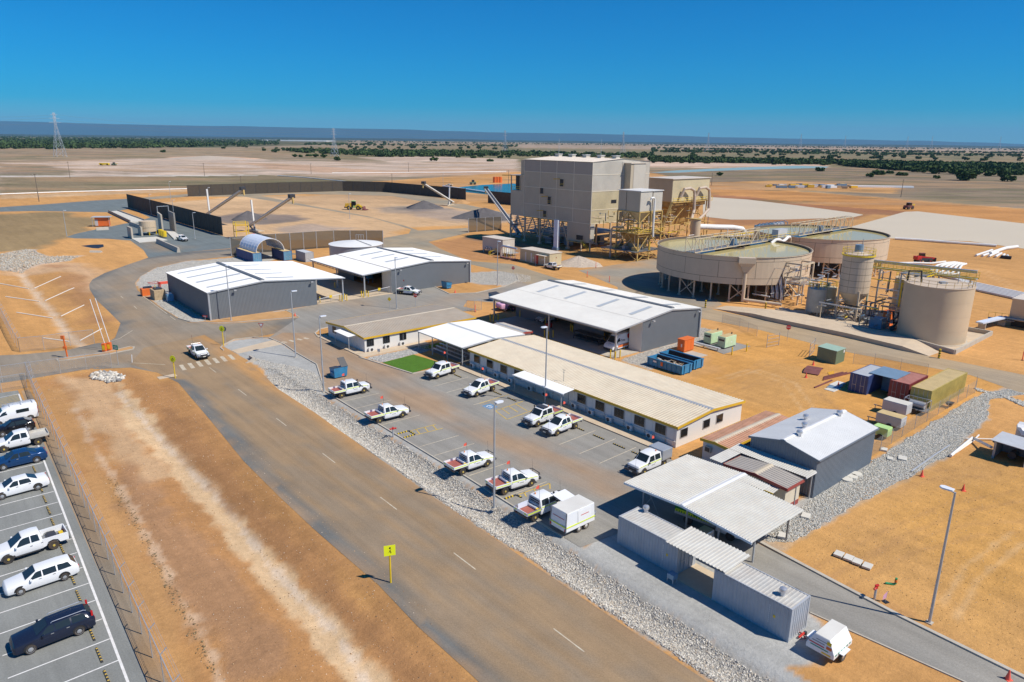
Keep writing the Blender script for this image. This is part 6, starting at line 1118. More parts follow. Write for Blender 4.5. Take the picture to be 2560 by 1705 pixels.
def sedan(st, body, label, rim='rim', wb=(1.4, -1.4), r=.33, glass=(), fw=(2, 3), rw=None, extras=None):
    R = thing('car', label, 'car'); car_shell(R, st, body, bev=.06); top_patch(R, st, *fw, 'glass_car', 'windscreen', .07)
    if rw: top_patch(R, st, *rw, 'glass_car', 'rear_window', .1)
    for g in glass: side_patch(R, st, g[0], g[1], .08, .88, 'glass_car', 'side_window', xa2=g[2], xb2=g[3])
    W = st[3][3]; arches(R, st, wb, .40, 'black'); wheels(R, wb[0], wb[1], W*1.015+.02, r, .21, rim, .72); x0, x1 = st[0][0], st[-1][0]
    lights(R, x0-.15, x1-.0, W*.78, .55, .68, .2); plate(R, x0+.01, .40, 1); plate(R, x1-.01, .6, -1); mirrors(R, st[2][0]-.35, W, st[2][4]-.0, body)
    for x in ((glass[0][1]+.1), (glass[1][1]+.15 if len(glass) > 1 else -.6)): side_patch(R, st, x+.12, x-.06, .86, .91, 'frame_grey' if body != 'car_white' else 'frame_dark', 'door_handle', .022, True, seg=1)
    return R
WAG = [(2.35, .60, .30, .60, .55, .5, .62), (2.2, .82, .24, .82, .74, .66, .80), (1.05, .88, .22, .88, .90, .70, .95), (.28, .88, .22, .88, .93, .58, 1.40), (-1.2, .88, .22, .88, .95, .58, 1.44), (-1.95, .87, .22, .87, .98, .58, 1.38), (-2.3, .84, .26, .84, .98, .70, 1.0), (-2.4, .80, .32, .80, .80, .7, .84)]
VOL = [(2.36, .66, .30, .66, .60, .55, .70), (2.2, .84, .26, .84, .82, .66, .88), (1.0, .90, .25, .90, .97, .72, 1.02), (.25, .90, .25, .90, 1.0, .56, 1.43), (-1.3, .90, .25, .90, 1.02, .57, 1.46), (-1.95, .89, .25, .89, 1.04, .57, 1.40), (-2.32, .87, .28, .87, 1.06, .72, 1.1), (-2.38, .84, .34, .84, .86, .74, .9)]
SED = [(2.4, .62, .30, .62, .56, .5, .64), (2.25, .84, .24, .84, .78, .68, .84), (1.15, .90, .22, .90, .94, .72, .99), (.35, .90, .22, .90, .96, .58, 1.43), (-.75, .90, .22, .90, .98, .58, 1.44), (-1.55, .90, .22, .90, 1.0, .70, 1.06), (-2.25, .86, .26, .86, .98, .72, 1.02), (-2.4, .80, .34, .80, .80, .7, .84)]
HAT = [(1.95, .60, .30, .60, .58, .5, .66), (1.8, .80, .24, .80, .80, .64, .86), (.95, .85, .22, .85, .95, .68, 1.0), (.2, .85, .22, .85, .98, .55, 1.46), (-1.0, .85, .22, .85, 1.02, .55, 1.46), (-1.7, .83, .24, .83, 1.05, .66, 1.1), (-1.9, .78, .32, .78, .8, .68, .84)]
gl3 = ((.85, .0, .36, -.02), (-.1, -.95, -.08, -.95), (-1.05, -1.95, -1.05, -1.75))
vo = sedan(VOL, 'car_navy', 'dark navy estate with silver roof rails, parked nearest the end of the row', wb=(1.42, -1.36), r=.34, glass=gl3, rw=(5, 6)); put(vo, wp('c', (697, 1084), (237, 1258), 'O'), 'dark navy estate car with silver roof rails in the staff car park')
for s in (1, -1): MB().tube([(.1, s*.58, 1.5), (0, s*.58, 1.57), (-1.8, s*.6, 1.58), (-1.95, s*.6, 1.5)], .025, 6).build('roof_rail', 'rim', vo); MB().box(-2.3, -2.18, s*.78-.06, s*.78+.06, 1.0, 1.42).build('tall_tail_light', 'tail_red', vo)
wg = sedan(WAG, 'car_white', 'x', wb=(1.42, -1.38), r=.31, glass=gl3, rw=(5, 6)); put(wg, wp('c', (562, 610), (160, 743), 'O'), 'low white estate car parked beside the white pickup')
gls = ((.92, .05, .42, .02), (-.05, -1.0, -.05, -.85))
sw_ = sedan(SED, 'car_white', 'x', wb=(1.42, -1.4), r=.34, glass=gls, rw=(4, 5)); put(sw_, wp('c', (430, 1222), (-10, 1338), 'N'), 'white sedan parked beside the blue sedan')
def lot(o, v, label, uoff=0.): put(o, ((*S(4.3+uoff+(v-60)*.028, v), .02), SU+PI+.02), label)
bs = sedan(SED, 'car_blue', 'x', wb=(1.42, -1.4), r=.34, glass=gls, rw=(4, 5)); lot(bs, 83.4, 'metallic blue sedan in the staff car park', .15)
hb = sedan(HAT, 'car_black', 'x', wb=(1.25, -1.2), r=.31, glass=((.75, .0, .3, -.02), (-.1, -1.2, -.08, -1.05)), rw=(4, 5)); lot(hb, 93.4, 'black hatchback between the ladder van and the tray ute', .65)
fu = ute(flag=False, bull=False, stripe=False, logo=False, dirty=True, bar=True); 
for ch in list(fu.children):
    if ch.name.startswith(('tray_floor', 'drop_side', 'tailgate')):
        for m in range(len(ch.data.materials)): ch.data = ch.data.copy(); ch.data.materials[m] = MT('cont_top')
        for g in list(ch.children): bpy.data.objects.remove(g)
    elif ch.name.startswith(('load_roller', 'tool_pouch', 'beacon', 'whip')):
        bpy.data.objects.remove(ch)
lot(fu, 88.4, 'white tray-back ute with bare weathered metal tray', .7)
def van(label, liv=False):
    R = thing('van', label, 'van')
    st = [(2.75, .70, .35, .70, .75, .6, .86), (2.55, .92, .30, .92, 1.0, .75, 1.10), (1.95, .98, .28, .98, 1.25, .80, 1.32), (1.15, .98, .28, .98, 1.40, .78, 2.30), (.4, .98, .28, .98, 1.45, .82, 2.62), (-2.6, .98, .28, .98, 1.45, .84, 2.62), (-2.75, .96, .30, .96, 1.45, .82, 2.55)]
    car_shell(R, st, 'car_white', bev=.06); top_patch(R, st, 2, 3, 'glass_car', 'windscreen', .07); side_patch(R, st, 1.75, .75, .08, .62, 'glass_car', 'side_window', xa2=1.35, xb2=.75)
    arches(R, st, (1.85, -1.75), .45); wheels(R, 1.85, -1.75, 1.02, .36, .25); lights(R, 2.6, -2.72, .72, .68, .7, .5); plate(R, 2.76, .45, 1); MB().box(2.55, 2.8, -.85, .85, .3, .58).build('bumper', 'frame_dark', R, bevel=.04); mirrors(R, 1.7, .98, 1.35, 'frame_dark')
    if liv:
        side_patch(R, st, 1.3, -2.6, .20, .52, 'orange', 'livery_band', .016, True, seg=5); side_patch(R, st, 1.3, -2.6, .54, .62, 'frame_dark', 'livery_band', .016, True, seg=5); side_patch(R, st, -2.0, -2.6, .05, .8, 'frame_dark', 'livery_panel', .016, seg=2)
        for s in (1, -1):
            for (cx, cz, r, m) in ((-1.45, 2.05, .46, 'red'), (-1.65, 1.42, .34, 'frame_dark')):
                mb = MB(); mb.poly(*[(cx+r*math.cos(PI/6+k*PI/3), s*(.99-max(0, cz+r*math.sin(PI/6+k*PI/3)-1.45)*.12+.02), cz+r*math.sin(PI/6+k*PI/3)) for k in range(6)]); mb.build('hexagon_emblem', m, R)
    return R
def text(R, s, size, m, loc, rot, name='lettering', depth=.004):
    cu = bpy.data.curves.new('t', 'FONT'); cu.body = s; cu.size = size; cu.extrude = depth; cu.align_x = 'CENTER'; cu.align_y = 'CENTER'; o = bpy.data.objects.new('t', cu); COL.objects.link(o)
    me = bpy.data.meshes.new_from_object(o); bpy.data.objects.remove(o); me.name = name; me.materials.clear(); me.materials.append(MT(m)); t = bpy.data.objects.new(name, me); COL.objects.link(t); t.parent = R; t.location = loc; t.rotation_euler = rot; return t
v1 = van('x', True); put(v1, ((*S(85.6, 73.6), .07), SU+PI+.06), 'white van with orange band and red hexagon under the workshop canopy')
text(v1, 'Tesa', .62, 'frame_dark', (.15, .995+.02, 1.62), (PI/2, 0, PI)); 
text(v1, 'Tesa', .3, 'frame_dark', (2.25, 0, 1.27), (.35, 0, PI/2))
v2 = van('x'); lot(v2, 97.4, 'white van with ladder on its roof rack in the staff car park', .9); v2.scale = (.86, .86, .74); MB().box(-1.75, -.3, .995, 1.005, 1.5, 2.05).build('side_window', 'glass_car', v2); MB().box(-2.79, -2.74, .6, .95, .9, 1.9).build('tall_tail_light', 'tail_red', v2)
mb = MB(); [mb.bar((2.0-.9, y, 2.82), (-2.5, y, 2.82), .06) for y in (-.4, .0)]; [mb.bar((1.0-k*.3, -.4, 2.82), (1.0-k*.3, 0, 2.82), .04) for k in range(12)]; mb.build('roof_ladder', 'alu', v2)
for x in (.3, -1, -2.3): MB().bar((x, -.8, 2.7), (x, .8, 2.7), .06).build('rack_bar', 'galv', v2)
R = thing('ambulance', 'green and yellow ambulance truck parked under the ribbed carport', 'ambulance', (0, 0), 0); AMB = R
st = [(3.2, .8, .5, .8, .9, .7, 1.0), (3.0, .95, .45, .95, 1.2, .8, 1.3), (2.3, 1.0, .45, 1.0, 1.4, .85, 1.45), (1.7, 1.0, .45, 1.0, 1.45, .8, 2.2), (.9, 1.0, .45, 1.0, 1.45, .85, 2.25)]
car_shell(R, st, 'car_white'); top_patch(R, st, 2, 3, 'glass_car', 'windscreen', .08); side_patch(R, st, 2.05, 1.05, .08, .8, 'glass_car', 'side_window', xa2=1.75, xb2=1.05)
bx = MB().box(-3.0, .85, -1.05, 1.05, .75, 2.72).build('body', 'amb_green', R, bevel=.05); MB().box(-3.0, .85, -1.06, 1.06, .72, .95).build('sill', 'galv', R)
for k in range(16): MB().box(-2.95+k*.24, -2.83+k*.24, -1.072, -1.058, .95, 1.12).build('chequer', 'hivis', R)
text(R, 'AMBULANCE', .46, 'hivis_sign', (-1.2, -1.056, 2.2), (PI/2, 0, 0)); MB().box(-2.9, -1.2, -1.062, -1.052, 1.12, 1.22).build('hivis_stripe', 'hivis', R)
wheels(R, 2.25, -1.7, 1.03, .42, .28, 'rim_dark'); pz = wp('a', (805, 1300), (1125, 1425), 'K', None, .95); R.location = pz[0]; R.rotation_euler = (0, 0, pz[1])
R = thing('rescue_trailer', 'dark pipework trailer and silver hood beside the ambulance', 'trailer', (*S(46.9, 30.3), .03), SU-PI/2)
MB().box(-.9, 1.2, -.7, .7, .45, .6).build('deck', 'frame_dark', R); MB().prism([(-.2, .6), (1.1, .6), (1.0, 1.35), (.0, 1.35)], 'y', -.65, .65).build('hood', 'alu', R, bevel=.06); MB().bar((-.9, 0, .5), (-2.2, 0, .5), .1).build('drawbar', 'frame_dark', R); MB().box(-.8, -.35, -.5, .5, .6, .8).build('tool_tray', 'box_grey', R)
for y in (-.75, .75): wheel(R, .2, y, .33, .2, 'rim')
R = thing('box_trailer', 'white tandem-axle equipment trailer with hi-vis stripe and open side hatch', 'trailer', (*S(40.2, 38.7), .03), SU); TL, TW = 1.75, 1.05
MB().hexa([(-TL, -TW, .55), (TL, -TW, .55), (TL, TW, .55), (-TL, TW, .55)], [(-TL+.12, -TW+.1, 2.25), (TL-.05, -TW+.1, 2.25), (TL-.05, TW-.1, 2.25), (-TL+.12, TW-.1, 2.25)]).build('body', 'car_white', R, bevel=.05)
MB().box(-TL+.15, TL-.1, -TW+.12, TW-.12, 2.25, 2.29).build('roof', 'roof_cream', R, bevel=.02)
MB().hexa([(-.35, -TW-.006, .95), (1.25, -TW-.006, .95), (1.25, -TW+.07, 2.1), (-.35, -TW+.07, 2.1)], [(-.35, -TW-.014, .95), (1.25, -TW-.014, .95), (1.25, -TW+.062, 2.1), (-.35, -TW+.062, 2.1)]).build('side_door', 'white_clean', R)
MB().bar((-TL+.05, -TW-.004, 1.0), (TL, -TW-.004, 1.0), .02, .1).build('hivis_stripe', 'hivis', R); MB().bar((-TL-.012, -TW, 1.0), (-TL-.012, TW, 1.0), .02, .1).build('hivis_stripe', 'hivis', R)
MB().box(.0, .95, -TW+.012, -TW+.022, 1.62, 1.67).build('red_lettering_line', 'red', R); MB().box(-TL+.05, -TL+.06, -.7, .7, 1.62, 1.67).build('red_lettering_line', 'red', R)
MB().bar((-TL-.03, -TW+.06, .5), (-TL+.1, -TW+.12, 2.3), .08).build('corner_post', 'galv_dark', R); MB().bar((-TL-.03, TW-.06, .5), (-TL+.1, TW-.12, 2.3), .08).build('corner_post', 'galv_dark', R)
MB().hexa([(-.35, TW-.08, 2.2), (1.25, TW-.08, 2.2), (1.25, TW+1.2, 2.35), (-.35, TW+1.2, 2.35)], [(-.35, TW-.08, 2.24), (1.25, TW-.08, 2.24), (1.25, TW+1.2, 2.39), (-.35, TW+1.2, 2.39)]).build('open_hatch', 'car_white', R)
for x in (-.1, .78):
    for y in (-.98, .98): wheel(R, x, y, .36, .22, 'roof_cream', .66)
    MB().box(x-.45, x+.45, -1.02, -.8, .74, .78).build('mudguard', 'car_white', R)
MB().bar((TL, -.5, .5), (TL+1.3, 0, .5), .08).bar((TL, .5, .5), (TL+1.3, 0, .5), .08).build('drawbar', 'galv', R); MB().cyl((TL+1.2, 0, 0), (TL+1.2, 0, .6), .05, n=8).build('jockey_wheel', 'galv', R)
for y in (-.9, .9): MB().box(-TL-.02, -TL+.02, y-.08, y+.08, .6, .85).build('tail_light', 'tail_red', R)
R = thing('generator_trailer', 'small white canopy trailer with sloping sides and coloured signwriting on bare dirt', 'trailer', (*S(42.2, 16.7), .02), SU); R.scale = (1.2, 1.2, 1.15)
MB().hexa([(-1.05, -.78, .5), (1.05, -.78, .5), (1.05, .78, .5), (-1.05, .78, .5)], [(-1.05, -.78, .78), (1.05, -.78, .78), (1.05, .78, .78), (-1.05, .78, .78)]).build('tub', 'car_white', R)
MB().hexa([(-1.05, -.78, .78), (1.05, -.78, .78), (1.05, .78, .78), (-1.05, .78, .78)], [(-.95, -.42, 1.5), (.95, -.42, 1.5), (.95, .42, 1.5), (-.95, .42, 1.5)]).build('canopy', 'car_white', R, bevel=.015); MB().box(-.93, .93, -.40, .40, 1.5, 1.52).build('lid', 'roof_cream', R)
def slope(y, z): return (-1.05+.1*(z-.78)/.72, y, z)
def sgn(y0, y1, z0, z1, m): 
    k = -.012; MB().poly(*[(p[0]+k, p[1], p[2]) for p in (slope(y0, z0), slope(y1, z0), slope(y1, z1), slope(y0, z1))]).build('signwriting', m, R)
sgn(-.2, .65, .93, 1.0, 'red'); sgn(-.2, .5, 1.1, 1.15, 'galv_dark'); sgn(-.45, .55, .80, .86, 'green_sign'); sgn(-.55, -.3, 1.2, 1.4, 'yellow'); sgn(-.6, -.3, .95, 1.12, 'orange'); sgn(-.3, .3, 1.25, 1.29, 'galv_dark')
MB().box(-1.062, -1.052, -.6, -.1, .57, .67).build('number_plate', 'yellow', R)
for k in range(6): MB().box(-.9+k*.32, -.75+k*.32, -.79, -.782, .66, .76).build('green_chevron', 'green_sign', R)
for y in (-.92, .92): wheel(R, -.1, y, .32, .2, 'rim'); MB().box(-.5, .3, y-.13, y+.13, .66, .7).build('mudguard', 'car_white', R)
MB().bar((1.05, 0, .45), (2.2, 0, .42), .08).build('drawbar', 'galv', R); MB().cyl((2.0, 0, 0), (2.0, 0, .45), .05, n=8).build('jockey_wheel', 'galv', R)
R = thing('wheel_loader', 'yellow and lime wheel loader on the stockpile yard', 'wheel loader', (*zp('B', 905, 900), 0), -.12); 
MB().hexa([(-4.2, -1.3, 1.3), (-1.2, -1.3, 1.3), (-1.2, 1.3, 1.3), (-4.2, 1.3, 1.3)], [(-4.0, -1.1, 3.0), (-1.2, -1.1, 3.2), (-1.2, 1.1, 3.2), (-4.0, 1.1, 3.0)]).build('engine_hood', 'yellow_trim', R, bevel=.1); MB().box(-4.5, -1, -1.2, 1.2, .9, 1.5).build('counterweight', 'frame_dark', R)
MB().hexa([(-1.1, -.95, 1.4), (.8, -.95, 1.4), (.8, .95, 1.4), (-1.1, .95, 1.4)], [(-1.0, -.85, 4.0), (.5, -.85, 4.0), (.5, .85, 4.0), (-1.0, .85, 4.0)]).build('cab', 'glass', R); MB().box(-1.15, .65, -.95, .95, 4.0, 4.2).build('cab_roof', 'lime', R); MB().box(-.2, .9, -1.1, 1.1, 1.0, 2.0).build('articulation', 'lime', R)
MB().box(.8, 3.0, -1.0, 1.0, 1.0, 2.2).build('front_frame', 'yellow', R); 
for s in (-.7, .7): MB().bar((1.6, s, 2.6), (4.6, s, .9), .3, .5).build('lift_arm', 'yellow', R)
MB().prism([(4.4, .1), (6.2, .05), (6.4, .25), (5.0, .5), (4.8, 1.6), (4.4, 1.7)], 'y', -1.7, 1.7).build('bucket', 'rust', R)
for x in (-2.2, 2.2):
    for y in (-1.15, 1.15): wheel(R, x, y*1.15, 1.0, .8, 'yellow', .5)
R = thing('telehandler', 'red and black telehandler on the dirt beyond the pond', 'telehandler', (*zp('D', 1425, 1095), 0), .1)
MB().box(-2.3, 2.0, -.9, .9, .8, 1.5).build('chassis', 'frame_dark', R); MB().box(-2.6, -1.2, -1, 1, 1.0, 2.0).build('engine_cover', 'red', R, bevel=.1); MB().hexa([(-1.1, .1, 1.4), (.6, .1, 1.4), (.6, 1, 1.4), (-1.1, 1, 1.4)], [(-1, .15, 2.7), (.4, .15, 2.7), (.4, .95, 2.7), (-1, .95, 2.7)]).build('cab', 'glass', R); MB().box(-1.1, .5, .1, 1.0, 2.7, 2.8).build('cab_roof', 'rust', R); MB().bar((-2.2, -.4, 2.0), (3.0, -.4, 1.4), .45).build('boom', 'red', R); MB().box(3.0, 3.2, -1.0, .6, .4, 1.6).build('carriage', 'frame_dark', R)
for x in (-1.6, 1.5):
    for y in (-1.1, 1.1): wheel(R, x, y, .65, .45, 'red', .45)
R = thing('pink_truck', 'pink painted mine truck with striped bonnet parked by the workshop', 'truck', (*zp('I', 1740, 345), 0), SU+PI*.95)
st = [(2.6, 1.0, .6, 1.0, 1.0, .9, 1.1), (2.4, 1.15, .55, 1.15, 1.35, 1.0, 1.45), (.8, 1.2, .55, 1.2, 1.5, 1.05, 1.6), (-.2, 1.2, .55, 1.2, 1.5, 1.0, 1.62), (-2.6, 1.2, .6, 1.2, 1.5, 1.0, 1.6)]
car_shell(R, st, 'pink'); MB().prism([(-2.7, 1.5), (-.4, 1.5), (-.8, 2.4), (-2.5, 2.5)], 'y', -1.0, 1.0).build('tank', 'pink_dark', R, bevel=.1); MB().box(-.3, .7, -.9, .9, 1.6, 2.3).build('cab', 'glass', R); MB().box(-.4, .8, -1, 1, 2.3, 2.4).build('cab_roof', 'pink', R)
for k in range(5): MB().box(2.59, 2.64, -.9+k*.38, -.7+k*.38, .62, .98).build('chevron_panel', 'yellow' if k in (0, 4) else 'pink_dark', R)
for x in (1.5, -1.6):
    for y in (-1.1, 1.1): wheel(R, x, y*1.05, .62, .45, 'pink_dark', .5)
R = thing('pink_tanker', 'pink striped cylinder tanker behind the workshop canopy corner', 'tanker', (*S(90.8, 104.8), 0), SU)
MB().cyl((-2.8, 0, 2.0), (2.8, 0, 2.0), 1.0, n=18).build('tank', 'pink', R)
for k in range(12): MB().lathe([(1.012, -.1), (1.012, .1)], 18).build('stripe', 'pink_dark', R).matrix_local = Matrix.Translation((-2.6+k*.47, 0, 2.0)) @ Matrix.Rotation(PI/2, 4, 'Y')
MB().box(-2.6, 2.6, -.8, .8, .7, 1.1).build('chassis', 'frame_dark', R)
for x in (-1.8, 1.8):
    for y in (-.9, .9): wheel(R, x, y, .5, .3, 'pink_dark')
def lamp_post(loc, label, rot=0, h=10.3):
    R = thing('lamp_post', label, 'lamp post', (*loc, 0), rot, 'tall lamp posts around the site')
    MB().cyl((0, 0, .05), (0, 0, h-.1), .11, .07, n=12).build('pole', 'galv', R, smooth=True); MB().box(-.22, .22, -.22, .22, 0, .08).build('base_plate', 'concrete', R)
    MB().bar((0, 0, h-.15), (.35, 0, h-.05), .08).build('arm', 'galv', R); MB().prism([(.1, -.2), (.75, -.27), (.95, -.12), (.95, .12), (.75, .27), (.1, .2)], 'z', h-.06, h+.06).build('lamp_head', 'lamp_clear', R, bevel=.02)
    return R
lp = lamp_post(zp('F', 655, 778), 'tall lamp post in front of the left storage shed', SU-PI/2)
def L2(loc, label, rot=0): return dup(lp, loc, rot, label)
L2(zp('F', 1248, 1115), 'tall lamp post standing in the gravel traffic island', SU); L2(zp('F', 1508, 1435), 'tall lamp post between swale and blue bin', SU); L2(S(58.9, 62.3), 'tall lamp post in front of the long office awning', SU+PI)
L2(G(1235, 1272), 'tall lamp post beside the red-tray utes at the swale', SU); L2(G(2323, 1557), 'tall lamp post on bare dirt beside the driveway kerb', SU+PI/2); L2(zp('I', 705, 340), 'tall lamp post behind the tan-roofed office', SU-PI/2); L2(zp('I', 1632, 125), 'tall lamp post in the kerbed gravel corner', SU-PI/2)
L2(S(46.9, -.2), 'lamp post past the driveway end, out beyond the kerb', SU)
for r, x, y, lb in (('B', 852, 752, 'tall lamp post behind the round water tank'), ('B', 1720, 570, 'lamp post beside the stacker conveyor with white mast'), ('A', 1552, 640, 'lamp post behind the dark weighbridge fence'), ('A', 1910, 695, 'lamp post beside the left stacker conveyor')): L2(zp(r, x, y, 10.3), lb, .4)
for r, x, y, lb in (('A', 1392, 942, 'lamp post against the dark fence, nearest the weighbridge deck'), ('A', 1607, 1012, 'lamp post against the dark fence behind the wash wall'), ('A', 1795, 1165, 'lamp post on the small dirt island by the wash ramp'), ('A', 615, 1142, 'lamp post on bare dirt left of the orange hut')):
    o = L2(zp(r, x, y), lb, .4); o.scale = (1, 1, .82)
def sign(name, label, loc, rot, cat='sign', ph=2.4, pm='yellow', r=.05): 
    R = thing(name, label, cat, (*loc, 0), rot); MB().cyl((0, 0, 0), (0, 0, ph), r, n=8).build('post', pm, R); return R
def disc(R, r, z, m, y=-.06, name='face', n=24): return MB().cyl((0, y, z), (0, y-.012, z), r, n=n).build(name, m, R)
for x, y, lb in ((2058, 825, 'round yellow crossing sign on yellow post at the gravel island'), (1613, 1125, 'round yellow crossing sign on yellow post at the dirt bank')):
    R = sign('crossing_sign', lb, zp('E', x, y), -.25, ph=3.3, r=.07); f = disc(R, .48, 2.85, 'hivis_sign'); R['group'] = 'round crossing signs'
    for s in (1, -1): MB().bar((s*.02, -.082, 3.0), (s*.16, -.082, 2.66), .09, .012).build('leg_symbol', 'black', f)
R = sign('warning_sign', 'square yellow pedestrian warning sign on yellow post beside the main road', G(977, 1457), .3, ph=2.6, r=.06); R.scale = (1.2,)*3; f = MB().box(-.36, .36, -.08, -.06, 2.0, 2.72).build('face', 'hivis_sign', R); MB().bar((-.05, -.085, 2.25), (.08, -.085, 2.45), .07, .01).bar((.1, -.085, 2.2), (.02, -.085, 2.4), .06, .01).build('pedestrian_symbol', 'black', f); MB().cyl((0.02, -.08, 2.54), (.02, -.09, 2.54), .06, n=10).build('pedestrian_head', 'black', f)
R = sign('give_way_sign', 'red and white give way triangle on the gravel island', zp('F', 942, 948), -.2, pm='galv', ph=2.6, r=.035); f = MB().poly((-.5, -.07, 2.75), (0, -.07, 1.95), (.5, -.07, 2.75)).build('face', 'red', R); MB().poly((-.32, -.076, 2.65), (0, -.076, 2.14), (.32, -.076, 2.65)).build('inner_face', 'white_clean', f)
def stop(label, loc, rot=-.2):
    R = sign('stop_sign', label, loc, rot, pm='galv', ph=2.6, r=.035); f = disc(R, .42, 2.3, 'red', n=8); text(f, 'STOP', .3, 'white_clean', (0, -.078, 2.3), (PI/2, 0, 0)); R['group'] = 'stop signs'; return R
stop('octagonal STOP sign at the yard gate beside the plant road', zp('H', 175, 775)); stop('octagonal STOP sign on the gravel corner near the ochre switch room', zp('C', 157, 1225)); stop('octagonal STOP sign behind the tan-roofed office', zp('I', 880, 318))
R = sign('diamond_sign', 'small yellow diamond sign seen from behind the tan-roofed office', zp('I', 642, 350), -.2, pm='galv', ph=2.4, r=.035); MB().poly((-.4, -.05, 2.2), (0, -.05, 1.75), (.4, -.05, 2.2), (0, -.05, 2.65)).build('face', 'yellow', R)
R = sign('back_sign', 'grey back of a round sign beside the yellow crossing sign', zp('E', 2078, 805), -.25, pm='galv', ph=2.9, r=.04); disc(R, .4, 2.5, 'galv_dark')
R = sign('gate_sign', 'green entry sign on the gate fence corner', zp('E', 1090, 1000), -.3, pm='galv', ph=3.0, r=.04); f = MB().box(-.5, .4, -.07, -.05, 2.3, 3.0).build('face', 'green_sign', R); MB().box(-.35, .25, -.075, -.071, 2.5, 2.58).build('sign_line', 'white_clean', f); MB().box(-.35, .25, -.075, -.071, 2.7, 2.78).build('sign_line', 'white_clean', f)
R = sign('kerb_sign', 'low red and white sign at the corner of the left shed', zp('F', 420, 790), -.3, pm='galv', ph=1.2, r=.04); MB().box(-.5, .5, -.07, -.05, .9, 1.25).build('face', 'red', R); MB().box(-.3, .3, -.076, -.071, 1.02, 1.12).build('sign_line', 'white_clean', R)
for x, y, lb in ((1215, 980, 'thin white marker post beside the gate road'), (1435, 390, 'leaning yellow marker post at the gravel verge')):
    R = thing('marker_post', lb, 'post', (*zp('E', x, y), 0), 0); MB().cyl((0, 0, 0), (.1, 0, 1.2 if x < 1300 else 2.9), .06, n=6).build('post', 'white' if x < 1300 else 'yellow', R)
R = sign('path_sign', 'small sign on thin post in the white pebble bed', zp('I', 545, 820), -.2, pm='galv', ph=1.9, r=.03); MB().box(-.22, .22, -.05, -.03, 1.5, 1.95).build('face', 'box_grey', R)
for (x, y), lb in (((965, 882), 'orange boom gate box with raised white arm at the median tip'), ((1012, 872), 'orange boom gate box with raised white arm beside its twin')):
    R = thing('boom_gate', lb, 'boom gate', (*zp('E', x, y), .1), 0, 'boom gates'); MB().box(-.28, .28, -.25, .25, 0, 1.3).build('cabinet', 'orange', R, bevel=.03); MB().bar((0, .3, 1.1), (-1.3, .35, 8.2), .09, .05).build('boom_arm', 'white_clean', R); MB().box(-.2, .2, -.27, -.252, .3, 1.0).build('cabinet_door', 'yellow', R)
R = thing('card_reader_post', 'tall orange card reader post on the median island', 'card reader', (*zp('E', 622, 938), .1), 0); MB().bar((0, 0, 0), (-.15, 0, 3.2), .22, .14).build('post', 'orange', R); MB().box(-.45, 0, -.2, .1, 2.9, 3.4).build('upper_reader', 'orange', R); MB().box(-.35, .1, -.2, .1, 1.4, 1.75).build('lower_reader', 'orange', R)
def chainmat():
    m = bpy.data.materials.new('chain_mesh'); m.use_nodes = True; t = m.node_tree; b = t.nodes['Principled BSDF']; b.inputs['Base Color'].default_value = (.42, .42, .40, 1); b.inputs['Metallic'].default_value = .3; b.inputs['Roughness'].default_value = .5; b.inputs['Alpha'].default_value = .22; return m
_M['chain_mesh'] = chainmat()
def shademat():
    m = bpy.data.materials.new('shade_cloth'); m.use_nodes = True; t = m.node_tree; b = t.nodes['Principled BSDF']; b.inputs['Base Color'].default_value = (.085, .07, .05, 1); b.inputs['Roughness'].default_value = .9; b.inputs['Alpha'].default_value = .8; return m
_M['shade_cloth'] = shademat()
def fence(name, label, pts, h, step, mesh='chain_mesh', pm='galv', pr=.035, arm=False, top=True, cat='fence', arm_dir=-1, zoff=0.):
    R = thing(name, label, cat, (0, 0)); 
    for a, b in zip(pts[:-1], pts[1:]):
        a, b = np.array(a), np.array(b); L = np.linalg.norm(b-a); n = max(1, round(L/step)); d = (b-a)/L; nr = np.array((-d[1], d[0]))*arm_dir
        for i in range(n):
            p = a+(b-a)*i/n; q = a+(b-a)*(i+1)/n
            mb = MB().cyl((*p, zoff), (*p, h+zoff), pr, n=6)
            if arm: mb.bar((*p, h), (*(p+nr*.4), h+.35), .05)
            mb.build('post', pm, R)
            if mesh: MB().poly((*p, .03+zoff), (*q, .03+zoff), (*q, h+zoff), (*p, h+zoff)).build('mesh_panel', mesh, R)
        if top: MB().bar((*a, h+zoff), (*b, h+zoff), .05).build('top_rail', pm, R)
        if arm:
            for k in (.15, .3, .4): MB().bar((*(a+nr*k), h+.35*k/.4), (*(b+nr*k), h+.35*k/.4), .012).build('barbed_wire', pm, R)
    MB().cyl((*pts[-1], zoff), (*pts[-1], h+zoff), pr, n=6).build('post', pm, R); return R
fence('car_park_fence', 'tall chain-link fence with angled barbed arms along the staff car park', Sp((7.3, 30), (8.0, 56), (8.6, 77), (9.3, 104), (9.8, 115.5)), 2.1, 2.75, arm=True)
fence('gate_fence', 'chain-link fence with top rail along the near side of the gate road', [zp('E', *p) for p in ((-60, 1180), (25, 1160), (300, 1120), (560, 1085), (800, 1045), (1030, 1030))], 2.3, 6.2)
fence('corner_fence', 'short chain-link fence closing the top of the staff car park', [zp('E', -40, 1275), zp('E', 20, 1255), zp('E', 250, 1215)], 2.1, 3)
fence('drain_fence', 'chain-link fence along the far side of the gate road', [zp('E', *p) for p in ((185, 885), (410, 865), (650, 828), (870, 803))], 2.3, 6)
fence('boundary_fence', 'chain-link fence running up beside the dirt drain', [zp('E', *p) for p in ((185, 885), (110, 760), (30, 600), (-50, 470))], 2.2, 3, arm=True)
fence('yard_fence', 'thin wire fence with star pickets beside the plant road', [zp('H', *p) for p in ((780, 995), (975, 1005), (1215, 1055), (1460, 1105))], 1.9, 3.2, pr=.03, top=False)
